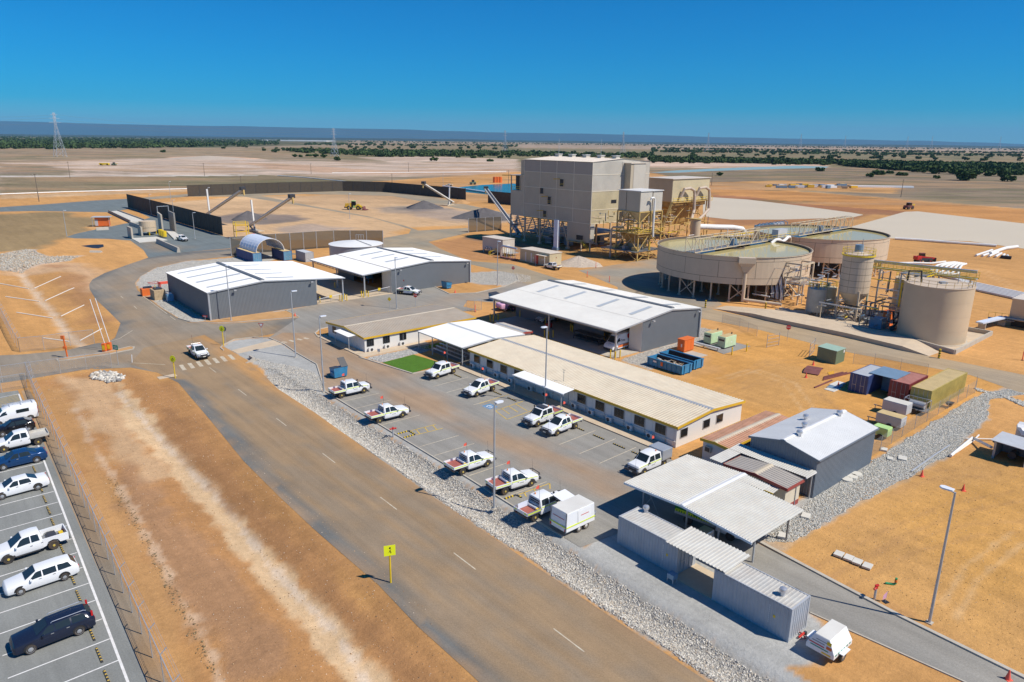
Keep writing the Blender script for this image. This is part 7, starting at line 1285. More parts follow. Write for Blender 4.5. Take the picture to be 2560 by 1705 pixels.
fence('compound_fence', 'thin wire fence beside the yellow container and crushed rock', Sp((75, 28.6), (84, 28.8), (95, 28.9), (108, 28.9), (110, 29.5)), 1.9, 3.3, pr=.03, top=False)
fence('workshop_fence', 'short wire fence with orange markers by the pink truck', [zp('I', 1345, 362), zp('I', 1420, 365), zp('I', 1485, 350)], 2.2, 2.2)
fence('pond_fence', 'wire fence beside the white pipes near the plant road', [zp('G', 680, 1060), zp('G', 840, 1100), zp('G', 1000, 1180)], 1.8, 4, pr=.03, top=False)
for x0, y0, x1, y1, lb in ((1090, 1285, 1200, 1265, 'open steel field gate left of the yard entrance'), (1480, 1375, 1525, 1320, 'open steel field gate beside the green hut')):
    R = thing('field_gate', lb, 'gate', (0, 0)); a, b = zp('G', x0, y0), zp('G', x1, y1)
    for z in (.2, .8, 1.4, 2.0): MB().bar((*a, z), (*b, z), .05).build('rail', 'galv', R)
    for p in (a, b): MB().cyl((*p, 0), (*p, 2.3), .05, n=6).build('gate_post', 'galv', R)
fence('wind_fence', 'long black shade-cloth wind fence beside the weighbridge', [zp('A', 1180, 878), zp('A', 2050, 1137)], 6.2, 4.5, 'shade', 'frame_dark', .1)
fence('wind_fence', 'brown shade-cloth wind fence along the far side of the stockpile yard', [zp('A', 1730, 778), zp('B', 0, 752), zp('B', 800, 727), zp('B', 1200, 737), zp('B', 1930, 808)], 6.2, 7, 'shade', 'frame_dark', .1)
fence('wind_fence', 'black shade-cloth wind fence next to the process pond', [zp('B', 2135, 835), zp('B', 2330, 855), zp('B', 2480, 870)], 6.2, 5, 'shade', 'frame_dark', .1)
fence('screen_fence', 'grey-brown mesh screen fence with galvanised posts behind the hoop shelter', [zp('F', 658, 183), zp('B', 60, 1290), zp('B', 320, 1275), zp('B', 560, 1255), zp('B', 720, 1245), zp('B', 1170, 1245)], 5.2, 4.6, 'shade_cloth', 'galv', .12)
fence('screen_fence', 'short grey mesh screen fence on the road beside the plant', [zp('B', 1955, 1108), zp('B', 2255, 1085)], 5.0, 3.6, 'shade_cloth', 'galv', .12)
def bin_(label, loc, rot, m='skip_blue'):
    R = thing('wheelie_skip', label, 'bin', (*loc, .03), rot, 'blue front-lift bins'); MB().hexa([(-.95, -.6, .15), (.95, -.6, .15), (.95, .6, .15), (-.95, .6, .15)], [(-1.05, -.75, 1.35), (1.05, -.75, 1.35), (1.05, .75, 1.6), (-1.05, .75, 1.6)]).build('body', m, R)
    for x0, x1, t in ((-1.05, -.02, 0), (.02, 1.05, .0)): MB().hexa([(x0, -.78, 1.36), (x1, -.78, 1.36), (x1, .78, 1.62), (x0, .78, 1.62)], [(x0, -.78, 1.42), (x1, -.78, 1.42), (x1, .78, 1.68), (x0, .78, 1.68)]).build('lid', 'frame_dark', R)
    for s in (-1, 1): MB().box(s*1.08-.06, s*1.08+.06, -.4, .4, .8, 1.0).build('lift_pocket', m, R)
    for x in (-.8, .8):
        for y in (-.5, .5): MB().cyl((x, y-.05, .08), (x, y+.05, .08), .08, n=8).build('castor', 'black', R)
    return R
b = bin_('blue bin with one black lid thrown open at the head of the swale', zp('I', 175, 965), SU+PI); bin_('blue bin with black lids beside the right storage shed', zp('I', 1165, 150), SU+PI/2); bin_('light blue bin behind the workshop canopy corner', zp('I', 1605, 262), SU)
for o in b.children:
    if o.name.startswith('lid'): o.matrix_local = Matrix.Translation((0, .75, 1.62)) @ Matrix.Rotation(-.9, 4, 'X') @ Matrix.Translation((0, -.75, -1.62)); break
def skip(label, u, v, junk):
    R = thing('skip_bin', label, 'skip bin', S(u, v), SU, 'blue hook-lift skips'); L, w, h = 6.4, 2.35, 1.35
    for x in (.05, w-.05): MB().box(x-.05, x+.05, 0, L, .18, h).build('side', 'skip_blue', R)
    MB().box(.1, w-.1, 0, .1, .18, h+.15).build('door_end', 'skip_blue', R); MB().box(.1, w-.1, L-.1, L, .18, h).build('front_end', 'skip_blue', R); MB().box(.1, w-.1, .1, L-.1, .18, .26).build('floor', 'skip_in', R)
    MB().box(.105, .12, .12, L-.12, .26, h-.02).box(w-.12, w-.105, .12, L-.12, .26, h-.02).build('inner_lining', 'skip_in', R)
    for k in range(8):
        for x in (-.05, w+.05): MB().box(x-.05, x+.05, .2+k*.85, .32+k*.85, .15, h).build('rib', 'skip_blue', R)
    for x in (-.03, w+.03): MB().box(x-.08, x+.08, -.02, L+.02, h-.05, h+.06).build('top_rail', 'skip_blue', R)
    for x in (.5, w-.5): MB().box(x-.1, x+.1, 0, L, 0, .18).build('skid', 'skip_blue', R); MB().bar((x, -.05, .1), (x, -.1, 1.5), .1).build('door_strap', 'skip_blue', R)
    MB().box(-.115, -.105, 3.4, 3.8, .6, 1.15).build('orange_label', 'orange', R); MB().box(-.115, -.105, 4.6, 5.2, .85, 1.1).build('white_label', 'white', R)
    for k in range(junk):
        a = random.uniform(-.6, .6); p = Vector((random.uniform(.5, w-.5), random.uniform(.8, L-.8), .7+random.random()*.5)); d = Vector((math.sin(a)*random.uniform(.3, .8), math.cos(a)*random.uniform(.3, 1), random.uniform(-.15, .25)))
        MB().bar(p-d*.6, p+d*.6, .12, .05).build('scrap_board', random.choice(('wood', 'roof_cream', 'concrete')), R)
    if junk: MB().box(.15, w-.15, 1.0, L-.6, .26, .7).build('rubbish_fill', 'skip_in', R)
skip('blue skip filled with scrap timber', 82.3, 58.5, 44); skip('empty blue skip beside the orange cabinet', 85.7, 58.9, 0)
def genset(label, u, v):
    R = thing('generator', label, 'generator', S(u, v), SU, 'green generators'); MB().box(0, 3.2, 0, 1.45, .25, 2.0).build('canopy', 'gen_green', R, bevel=.04); MB().box(.1, 3.1, .1, 1.35, 0, .25).build('base', 'frame_dark', R); MB().box(.2, 3.0, .1, 1.35, 2.0, 2.03).build('roof_panel', 'cont_yeltop', R)
    MB().box(-.01, .0, .2, 1.25, 1.3, 1.6).build('louvre', 'frame_dark', R); MB().cyl((2.8, .7, 2.0), (2.8, .7, 2.35), .1, n=8).build('exhaust', 'frame_dark', R); MB().box(1.8, 2.0, -.012, 0, .9, 1.1).build('label_plate', 'white', R); return R
genset('mint green generator with rusty top beside the grey wall', 99.2, 65.3); genset('mint green generator beside its twin and the yellow bollards', 98.9, 62.4)
tag(MB().prism(Sp((96.5, 61), (104, 60.8), (104, 68), (98.5, 68.2)), 'z', -.02, .05).build('generator_pad', 'concrete_dark'), kind='structure')
R = thing('cable_tray_bench', 'long grey bench-like cable tray in front of the green generators', 'cable tray', S(97.0, 62.2), SU); MB().box(0, .5, 0, 6, .5, .58).build('tray', 'box_grey', R)
for y in (.4, 3, 5.6): MB().box(.2, .3, y, y+.1, 0, .5).build('leg', 'galv', R)
R = thing('orange_cabinet', 'tall orange electrical cabinet beside the blue skips', 'cabinet', S(92.2, 65.5), SU); MB().box(0, 2.6, 0, 1.35, .1, 2.0).build('body', 'orange', R, bevel=.02); MB().box(-.05, 2.65, -.05, 1.4, 2.0, 2.08).build('roof', 'orange', R)
for k in range(3): d_ = MB().box(.05+k*.85, .85+k*.85, -.02, -.004, .2, 1.9).build('door', 'orange', R)
MB().box(-.014, -.004, .4, .65, .8, 1.3).build('notice', 'white', R); tag(MB().prism(Sp((91.5, 62.3), (94, 62.2), (94, 65.2), (91.6, 65.3)), 'z', -.02, .04).build('cabinet_pad', 'concrete'), kind='structure')
for p, lb in ((zp('G', 770, 1352), 'yellow bollard at the corner of the generator pad'), (zp('G', 905, 1320), 'yellow bollard behind the generator pad')):
    R = thing('bollard', lb, 'bollard', (*p, 0), 0, 'yellow bollards'); MB().cyl((0, 0, 0), (0, 0, 1.25), .1, n=12).build('tube', 'yellow', R); MB().lathe([(.1, 1.25), (.06, 1.31), (0, 1.33)], 12).build('cap', 'yellow', R)
bol = bpy.data.objects['bollard']
def bollards(pts, lb):
    for p in pts: dup(bol, p, 0, lb)['group'] = 'yellow bollards'
def trio(u, v): return [S(u-.55, v-.5), S(u-.55, v+.5), S(u+.55, v-.5), S(u+.55, v+.5)]
bollards(trio(81.3, 70.4), 'yellow bollard guarding the workshop canopy post beside the van'); bollards(trio(81.3, 85.5), 'yellow bollard guarding the middle workshop canopy post'); bollards(trio(81.3, 100.4), 'yellow bollard guarding the workshop canopy post near the pink truck')
bollards(trio(67.2, 132.7), 'yellow bollard guarding the open-bay post of the left shed'); bollards(trio(72.5, 133.2), 'yellow bollard guarding the open-bay post of the right shed'); bollards([S(62.4, 133.5), S(62.6, 144.5), S(66.5, 144.5), S(71.8, 145.5)], 'yellow bollard inside the gap between the two sheds')
bollards([S(86.2, 72.8), S(87.4, 78.4), S(86.9, 85.4), S(86.9, 92.4), S(87.4, 86.3), S(86.9, 99.5)], 'yellow bollard inside the workshop bay')
for u, v, lb in ((64.3, 132.9, 'white barrier rail with yellow sign across the left shed bay'), (75.9, 133.4, 'white barrier rail with yellow sign across the right shed bay')):
    R = thing('barrier_rail', lb, 'barrier', S(u-2.4, v), SU); MB().bar((0, 0, 1.0), (5.2, 0, 1.45), .07).build('rail', 'white_clean', R)
    for x in (0, 2.6, 5.2): MB().cyl((x, 0, 0), (x, 0, 1.0+x*.087), .04, n=6).build('post', 'galv', R)
    MB().box(2.3, 2.9, -.06, -.04, .95, 1.5).build('sign_face', 'yellow', R); MB().poly((0, .02, .05), (5.2, .02, .05), (5.2, .02, 1.4), (0, .02, .95)).build('mesh_panel', 'chain_mesh', R)
for (u0, v0, lb) in ((84.2, 79.5, 'dark steel work frame under the workshop canopy'),):
    R = thing('work_bench', lb, 'work bench', S(u0, v0), SU); 
    for z in (.5, 1.3): MB().box(0, 1.6, -3.0, 3.0, z, z+.08).build('shelf', 'frame_dark', R)
    for x in (.05, 1.55):
        for y in (-2.9, 0, 2.9): MB().box(x-.05, x+.05, y-.05, y+.05, 0, 1.35).build('leg', 'frame_dark', R)
R = thing('storage_rack', 'crowded storage racking inside the right shed bay', 'racking', S(80.5, 146), SU)
for y in range(0, 12, 3):
    for x in (0, 1.2): MB().bar((x, y, 0), (x, y, 3.8), .1).build('upright', 'cont_lblue', R)
for z in (.9, 2.2, 3.4):
    MB().box(0, 1.2, 0, 9, z, z+.08).build('shelf', 'orange', R)
    for k in range(6): MB().box(.1, 1.1, .2+k*1.5, 1.2+k*1.5, z+.08, z+.6+random.random()*.5).build('stored_box', random.choice(('wood', 'box_grey', 'skip_blue', 'frame_dark')), R)
R = thing('tool_trolley', 'small red trolley inside the workshop bay', 'trolley', S(85.5, 90), SU); MB().box(-.5, .5, -.35, .35, .2, .95).build('body', 'red', R, bevel=.03); [MB().cyl((x, y-.04, .1), (x, y+.04, .1), .1, n=8).build('castor', 'black', R) for x in (-.4, .4) for y in (-.3, .3)]
R = thing('green_hut', 'dark green ribbed pump hut with pale green roof', 'hut', S(105.3, 47.1), SU)
for P, A, up in (((0, 0, 0), (2.8, 0, 0), (0, -1, 0)), ((0, 3, 0), (2.8, 0, 0), (0, 1, 0)), ((0, 0, 0), (0, 3, 0), (-1, 0, 0)), ((2.8, 0, 0), (0, 3, 0), (1, 0, 0))): MB().corr(P, A, (0, 0, 2.1), .2, .025, up=up).build('wall', 'green_shed', R)
MB().hexa([(-.08, -.08, 2.1), (2.88, -.08, 2.1), (2.88, 3.08, 2.2), (-.08, 3.08, 2.2)], [(-.08, -.08, 2.16), (2.88, -.08, 2.16), (2.88, 3.08, 2.26), (-.08, 3.08, 2.26)]).build('roof', 'green_roof', R); MB().box(2.2, 2.5, -.05, -.03, 1.5, 1.95).build('notice', 'white', R)
container('yard_container', 'navy blue container with pale roof and blue tarp awning', S(95.3, 40.3), SU-0.0, 6.06, 'cont_blue', 'box_grey').location = (*S(95.2, 37.9), 0)
container('yard_container', 'dark red container between the navy and yellow ones', S(96.2, 33.1), SU, 6.06, 'cont_red', 'cont_redtop'); container('yard_container', 'long faded yellow container at the end of the yard row', S(94.7, 29.9), SU, 12.19, 'cont_yel', 'cont_yeltop', h=2.9)
R = thing('tarp_awning', 'blue tarpaulin sheet stretched between navy and red containers', 'awning', S(96.8, 35.4), SU); MB().hexa([(0, -.4, 2.62), (4.6, -.4, 2.62), (4.6, 3.2, 2.66), (0, 3.2, 2.66)], [(0, -.4, 2.65), (4.6, -.4, 2.65), (4.6, 3.2, 2.69), (0, 3.2, 2.69)]).build('sheet', 'steelblue', R); MB().box(0, 4.6, -.3, -.2, 2.55, 2.62).build('batten', 'galv', R)
R = thing('toolbox_container', 'pale blue container end showing beneath the tarp awning', 'container', S(99.0, 36.1), SU); MB().box(0, 2, 0, 1.5, 0, 1.9).build('body', 'cont_lblue', R, bevel=.03); MB().box(-.02, 0, .1, 1.4, .1, 1.8).build('door', 'cont_lblue', R)
def gen_trailer(label, u, v, L, w, h, m, mt, rot=0):
    R = thing('site_trailer', label, 'trailer', S(u, v), SU+rot); MB().box(0, w, 0, L, .45, h).build('body', m, R, bevel=.05); MB().box(.03, w-.03, .03, L-.03, h, h+.03).build('roof', mt, R); MB().bar((w/2, L, .5), (w/2, L+1.3, .5), .1).build('drawbar', 'galv_dark', R)
    for x in (-.05, w+.05): wheel(R, x, 0, .01) if 0 else MB().cyl((x-.1, L*.45, .33), (x+.1, L*.45, .33), .33, n=14).build('wheel', 'rubber', R)
    MB().cyl((w/2, L+1.1, 0), (w/2, L+1.1, .5), .05, n=6).build('jockey_wheel', 'galv', R); return R
gen_trailer('pale grey box compressor trailer beside the red container', 90.2, 30.9, 2.9, 1.7, 1.75, 'box_grey', 'slab'); gen_trailer('grey dusty-topped generator trailer with hi-vis edge', 85.4, 29.6, 2.9, 1.6, 1.6, 'box_grey', 'cont_yeltop'); gen_trailer('lime green lighting plant trailer beside the gabled shed', 81.3, 29.4, 1.7, 1.3, 1.4, 'lime', 'lime')
R = thing('pump_trailer', 'silver pipe-framed pump trailer behind the grey compressor', 'pump trailer', S(93.0, 29.7), SU); MB().box(0, 1.5, 0, 2.6, .5, .62).build('deck', 'galv_dark', R); MB().cyl((.75, .4, 1.1), (.75, 2.2, 1.1), .4, n=12).build('engine', 'galv', R)
for x in (0, 1.5):
    for y in (0, 2.6): MB().bar((x, y, .6), (x, y, 1.8), .07).build('frame_post', 'alu', R)
MB().bar((0, 0, 1.8), (0, 2.6, 1.8), .07).bar((1.5, 0, 1.8), (1.5, 2.6, 1.8), .07).bar((0, 0, 1.8), (1.5, 0, 1.8), .07).bar((0, 2.6, 1.8), (1.5, 2.6, 1.8), .07).build('frame_top', 'alu', R); [MB().cyl((x-.1, 1.3, .35), (x+.1, 1.3, .35), .35, n=14).build('wheel', 'rubber', R) for x in (-.1, 1.6)]
R = thing('wheelbarrow', 'small dark wheelbarrow by the compound fence', 'wheelbarrow', S(99, 29.0), SU); MB().hexa([(-.3, -.25, .35), (.3, -.25, .35), (.3, .25, .35), (-.3, .25, .35)], [(-.5, -.4, .7), (.5, -.4, .7), (.5, .4, .7), (-.5, .4, .7)]).build('tray', 'frame_dark', R); MB().bar((-.9, -.3, .6), (.5, -.1, .25), .04).bar((-.9, .3, .6), (.5, .1, .25), .04).build('handles', 'galv', R); MB().cyl((.6, -.05, .2), (.6, .05, .2), .2, n=10).build('wheel', 'rubber', R)
R = thing('steel_plate', 'curved rusty maroon steel plate lying on yard dirt', 'steel plate', S(99.6, 47.6), SU+.3); mb = MB()
for k in range(6):
    x0, x1 = -2+k*.7, -2+(k+1)*.7; z = lambda x: .45-.09*x*x*.9+.0; mb.hexa([(x0, -1.1, max(.03, z(x0))), (x1, -1.1, max(.03, z(x1))), (x1, 1.1, max(.03, z(x1))), (x0, 1.1, max(.03, z(x0)))], [(x0, -1.1, max(.06, z(x0)+.03)), (x1, -1.1, max(.06, z(x1)+.03)), (x1, 1.1, max(.06, z(x1)+.03)), (x0, 1.1, max(.06, z(x0)+.03))])
mb.build('plate', 'rust', R)
R = thing('steel_beams', 'rusty steel beams lying beside the curved plate', 'steel beams', S(98.5, 44.4), SU-.15); [MB().box(-2+k*.6, 4.5-k*.4, -.2+k*.35, -.05+k*.35, 0, .2).build('beam', 'rust', R) for k in range(3)]; [MB().box(1+k*.5, 2.2+k*.7, 1.0+k*.5, 1.12+k*.5, 0, .12).build('offcut', 'yellow_trim', R) for k in range(2)]
R = thing('timber_sheets', 'flat timber sheets and mats beside the navy container', 'timber', S(93.4, 41.6), SU); [MB().box(-.5+k*1.1, 1.6+k*1.3, -.4+k*.3, 1.0+k*.2, .0, .06+k*.05).build('sheet', ('slab', 'steelblue', 'roof_cream')[k], R) for k in range(3)]; MB().box(-1, 4, 2.0, 2.2, 0, .15).build('pole', 'rust', R)
R = thing('poly_tank', 'white corrugated water tank with loose scalloped liner top', 'tank', S(92.5, 17.6), SU); MB().lathe([(2.4, 0), (2.4, 2.2)], 36).build('shell', 'canopy_grey', R, smooth=True); mb = MB(); n = 40; r_ = [2.42+.04*(i % 2) for i in range(n)]
for i in range(n):
    a0, a1 = 2*PI*i/n, 2*PI*(i+1)/n; z0 = 2.2-.45*(.5+.5*math.sin(i*.9)) if i % 4 < 2 else 2.1; z1 = 2.2-.45*(.5+.5*math.sin((i+1)*.9)) if (i+1) % 4 < 2 else 2.1
    mb.poly((2.45*math.cos(a0), 2.45*math.sin(a0), z0), (2.45*math.cos(a1), 2.45*math.sin(a1), z1), (2.4*math.cos(a1), 2.4*math.sin(a1), 2.3+.1*(i % 3)), (2.4*math.cos(a0), 2.4*math.sin(a0), 2.3+.1*((i+2) % 3))); mb.poly((2.4*math.cos(a0), 2.4*math.sin(a0), 2.3+.1*((i+2) % 3)), (2.4*math.cos(a1), 2.4*math.sin(a1), 2.3+.1*(i % 3)), (0, 0, 2.45))
mb.build('liner', 'white', R)
R = thing('pump_shed', 'open-fronted grey pump shed beside the white liner tank', 'shed', S(85.6, 17.2), SU); MB().box(0, 3.2, 2.9, 3.0, 0, 2.0).box(3.1, 3.2, 0, 2.9, 0, 2.0).box(0, 3.1, 0, .08, 0, 2.0).build('wall', 'canopy_grey', R); MB().hexa([(-.3, -.3, 2.0), (3.4, -.3, 2.0), (3.4, 3.3, 2.1), (-.3, 3.3, 2.1)], [(-.3, -.3, 2.06), (3.4, -.3, 2.06), (3.4, 3.3, 2.16), (-.3, 3.3, 2.16)]).build('roof', 'box_grey', R); MB().box(.05, .13, 2.8, 2.9, 0, 2.0).build('post', 'galv', R); MB().cyl((1.2, 1.5, .5), (2.4, 1.5, .5), .4, n=10).build('pump', 'frame_dark', R)
def pipe(label, pts, r, m='pipe_white', name='pipe', grp=None):
    R = thing(name, label, 'pipe', (0, 0)); 
    if grp: R['group'] = grp
    MB().tube([(*p[:2], (p[2] if len(p) > 2 else r)) for p in pts], r, 8).build('pipe_run', m, R, smooth=True); return R
ps0 = [zp('L', 1750, 675), zp('L', 1950, 520), zp('L', 2160, 335)]; pipe('fat white pipe leaning from the pump shed over the dirt', [(*ps0[0], .2), (*ps0[1], .35), (*S(86.5, 20.6), .9)], .17); pipe('thin white pipe beside the fat one at the pump shed', [(*zp('L', 1800, 640), .1), (*zp('L', 1960, 530), .12), (*zp('L', 2010, 480), .15)], .09)
pipe('grey poly pipe lying along the crushed rock edge', [(*zp('L', 1390, 815), .15), (*zp('L', 1480, 755), .18), (*zp('L', 1600, 670), .2), (*zp('L', 1740, 580), .22)], .09, 'galv'); pipe('straight white pipe in front of the pump shed', [(*zp('L', 1890, 515), .2), (*zp('L', 2100, 520), .2), (*zp('L', 2500, 528), .2)], .07)
for k, (x, y) in enumerate(((650, 405), (740, 440), (820, 475), (912, 515))):
    R = thing('concrete_block', 'flat concrete block in a row of four on bare dirt', 'concrete block', (*zp('S', x, y), 0), SU-PI/2+.15, 'row of four concrete blocks'); MB().box(-.33, .33, -.42, .42, .1, .24).build('slab', 'slab', R, bevel=.01); [MB().box(-.3, .3, s*.3-.06, s*.3+.06, 0, .1).build('bearer', 'wood', R) for s in (-1, 1)]
for k, (r, x, y, w) in enumerate((('L', 420, 1222, .8), ('L', 1310, 692, .9), ('L', 1195, 695, .6), ('L', 1140, 610, .7), ('Q', 1680, 450, .8))):
    R = thing('pit_lid', 'flat concrete pit lid set among crushed rock', 'pit lid', (*zp(r, x, y), 0), SU+.3, 'concrete pit lids in the rock strip'); MB().box(-w*.6, w*.6, -w*.45, w*.45, 0, .2).build('lid', 'slab', R)
for x, y in ((798, 885), (845, 860), (885, 838)):
    R = thing('stepping_slab', 'round pale stepping slab beside the gabled shed wall', 'stepping slab', (*zp('L', x, y), 0), SU, 'round stepping slabs'); MB().cyl((0, 0, 0), (0, 0, .2), .55, n=16).build('disc', 'slab', R)
R = thing('sign_pad', 'pale concrete pad beside the yellow crossing sign post', 'concrete pad', (*zp('E', 1510, 1115), 0), SU); MB().box(-.8, 1.6, -.6, .6, -.02, .05).build('slab', 'concrete_tan', R)
def standpipe(label, p, rot=0):
    R = thing('fire_hydrant', label, 'hydrant', (*p, 0), rot); MB().cyl((0, 0, 0), (0, 0, 1.0), .09, n=10).build('riser', 'galv', R); MB().cyl((-.3, 0, 1.05), (.3, 0, 1.05), .08, n=8).build('cross_head', 'red', R); MB().cyl((0, 0, .95), (0, 0, 1.2), .12, n=8).build('valve', 'red', R); [MB().cyl((s*.3, 0, 1.05), (s*.38, 0, 1.0), .1, n=8).build('outlet_cap', 'red', R) for s in (-1, 1)]; return R
standpipe('red-headed hydrant standpipe at the edge of the swale', zp('M', 673, 710), .5); standpipe('red-headed hydrant standpipe beside the driveway kerb', zp('S', 978, 805), .8)
R = thing('marker_flag', 'pink flag on a small stand beside the driveway hydrant', 'flag', (*zp('S', 1080, 830), 0), .4); MB().cyl((0, 0, 0), (.05, 0, .9), .012, n=5).build('stick', 'white', R); MB().poly((.02, 0, .35), (.05, 0, .9), (-.25, .05, .6), (-.28, .05, .2)).build('cloth', 'pink', R); MB().box(-.2, .2, -.2, .2, 0, .04).build('base', 'black', R)
R = thing('green_standpipe', 'green elbow pipe with orange band on bare dirt', 'pipe', (*zp('S', 1170, 680), 0), 2.9); MB().tube([(.7, 0, .1), (.1, 0, .1), (0, 0, .2), (0, 0, .65)], .09, 8).build('elbow', 'green_pipe', R); MB().cyl((0, 0, .3), (0, 0, .5), .1, n=8).build('band', 'orange', R)
R = thing('fire_monitor', 'red folded hydrant fitting lying by the grey container corner', 'hydrant fitting', (*zp('Q', 1860, 1370), .02), .6); MB().tube([(-.4, 0, .12), (0, 0, .2), (.3, .1, .12)], .08, 6).build('barrel', 'red', R); MB().tube([(-.1, -.3, .08), (.05, 0, .2), (.15, .35, .08)], .05, 6).build('legs', 'maroon', R); MB().cyl((.4, .05, .0), (.4, .05, .2), .12, n=8).build('flange', 'frame_dark', R)
def wheel_stop(loc, rot, label, grp, m='paint_yellow'):
    R = thing('wheel_stop', label, 'wheel stop', (*loc, .024), rot, grp); MB().prism([(-.08, 0), (.08, 0), (.05, .11), (-.05, .11)], 'y', -.85, .85).build('block', 'frame_dark', R)
    for k in range(5): MB().prism([(-.082, .01), (.082, .01), (.053, .113), (-.053, .113)], 'y', -.72+k*.34, -.60+k*.34).build('reflector_band', m, R)
    return R
wsp = wheel_stop(S(56.5, 53.9), SU, 'black and yellow wheel stop in the bays before the long office', 'wheel stops before the long office')
for v in (50.7, 47.6, 44.9, 66.2, 69.2, 72.2, 78.3): dup(wsp, (*S(56.45+(v-50)*.012, v), .028), SU)
for v in lv:
    if v < 100 and not any(abs(v+1.3-q) < .9 for q in (83.4, 88.4)): o = dup(wsp, (*S(5.05+(v-44)*.028, v+1.3), .018), SU, 'black and yellow wheel stop in the staff car park'); o['group'] = 'wheel stops in the staff car park'
for a, b in (((39.1, 65.75), (40.6, 65.75)), ((39.1, 64.4), (40.6, 64.4)), ((40.65, 64.45), (40.65, 65.7)), ((38.9, 46.3), (40.2, 46.2)), ((40.3, 45.5), (40.25, 46.15)), ((59.8-21.2, 0), (0, 0)))[:5]:
    R = thing('striped_barrier', 'yellow and black striped ground barrier framing the hydrant bay', 'ground barrier', (*S(*a), .028), math.atan2(S(*b)[1]-S(*a)[1], S(*b)[0]-S(*a)[0]), 'striped ground barriers'); L = math.dist(a, b); MB().box(0, L, -.07, .07, 0, .11).build('block', 'frame_dark', R)
    for k in range(int(L/.35)): MB().box(.08+k*.35, .24+k*.35, -.073, .073, .005, .114).build('stripe', 'yellow', R)
def cone(loc, label, z=0):
    R = thing('traffic_cone', label, 'traffic cone', (*loc, z), 0, 'orange traffic cones'); MB().lathe([(.0, .04), (.17, .04), (.03, .72), (0, .72)], 12).build('cone', 'orange_flag', R); MB().box(-.2, .2, -.2, .2, 0, .05).build('base', 'orange_flag', R); MB().lathe([(.118, .28), (.085, .42)], 12).build('reflective_collar', 'white_clean', R); return R
cn = cone(zp('F', 1243, 738), 'traffic cone at the tip of the shed verge')
for r, x, y, lb in (('I', 1243, 190, 'traffic cone on the kerb by the right shed'), ('G', 1520, 1445, 'traffic cone beside the green hut'), ('G', 1453, 1560, 'traffic cone beside the rusty curved plate'), ('L', 1487, 850, 'small traffic cone at the edge of the crushed rock'), ('L', 1868, 982, 'traffic cone on bare dirt behind the tall lamp post'), ('S', 2205, 1545, 'traffic cone at the end of the driveway'), ('H', 645, 1200, 'traffic cone beside the timber sheets')): dup(cn, zp(r, x, y), random.random(), lb)
for r, x, y, lb in (('C', 838, 1225, 'thin orange delineator post beside the plant apron'), ('C', 918, 1140, 'thin orange delineator post by the rubble heap'), ('C', 1043, 1270, 'short orange delineator post behind the workshop'), ('H', 2338, 960, 'orange delineator post at the right of the plant road'), ('I', 1427, 368, 'orange delineator by the wire fence near the pink truck')):
    R = thing('delineator', lb, 'delineator post', (*zp(r, x, y), 0), 0, 'orange delineator posts'); MB().cyl((0, 0, 0), (0, 0, 1.5), .07, n=8).build('post', 'orange_flag', R); MB().cyl((0, 0, 0), (0, 0, .06), .2, n=10).build('base', 'black', R)
for r, x, y, lb in (('G', 527, 917, 'black and yellow striped bollard at the left end of the ramp'), ('H', 1570, 942, 'black and yellow striped bollard at the right end of the ramp'), ('G', 1078, 938, 'black and yellow striped bollard beside the outlet pipe')):
    R = thing('striped_bollard', lb, 'bollard', (*zp(r, x, y), 0), 0, 'striped bollards'); MB().cyl((0, 0, 0), (0, 0, 1.5), .16, n=12).build('tube', 'black', R); [MB().cyl((0, 0, .15+k*.4), (0, 0, .35+k*.4), .165, n=12).build('band', 'yellow', R) for k in range(4)]
def heap(name, label, c, r, h, m, cat, seed=1, sq=1.):
    n, k = 40, 9; mb = MB(); rs = random.Random(seed); 
    for j in range(k+1):
        t = j/k
        for i in range(n):
            a = 2*PI*i/n; rr = r*t*(1+.12*math.sin(a*3+seed)+.06*math.sin(a*7+2*seed)); z = h*(1-t)**.9*(1+.0)+(rs.uniform(-.04, .04)*h if 0 < j < k else 0)
            mb.v.append((rr*math.cos(a), rr*math.sin(a)*sq, max(0, z) if j < k else -.05))
    for j in range(k):
        for i in range(n): mb.f.append((j*n+i, j*n+(i+1) % n, (j+1)*n+(i+1) % n, (j+1)*n+i))
    o = mb.build(name, m, smooth=True); o.location = (*c, 0); tag(o, label, cat); return o
heap('rubble_heap', 'pale grey rubble heap beside the ochre switch room', zp('C', 760, 1105), 6.2, 2.3, 'rock_pile', 'rubble heap', 3)
rb = zp('C', 760, 1105); th_ = [(rb[0]+6.3*math.cos(a), rb[1]+6.3*math.sin(a)) for a in np.linspace(0, 6.28, 14)[:-1]]
heap('stockpile', 'dark grey mineral stockpile under the left stackers', zp('A', 2285, 985), 7, 3.4, 'stock_grey', 'stockpile', 1); heap('stockpile', 'dark grey mineral stockpile under the middle stacker', zp('B', 1545, 880), 9, 3.5, 'stock_grey', 'stockpile', 2); heap('stockpile', 'dark grey mineral stockpile with blue sheeting beside the plant', zp('B', 2100, 970), 13, 4.2, 'stock_grey', 'stockpile', 4); heap('dirt_heap', 'small orange dirt heap behind the middle stacker', zp('B', 1890, 838), 5, 1.8, 'dirt_pile', 'dirt heap', 5)
heap('sand_mound', 'low pink sand mound on the far earthworks', fp(480, 366), 60, 5, 'rock_pile', 'sand mound', 6, .5)
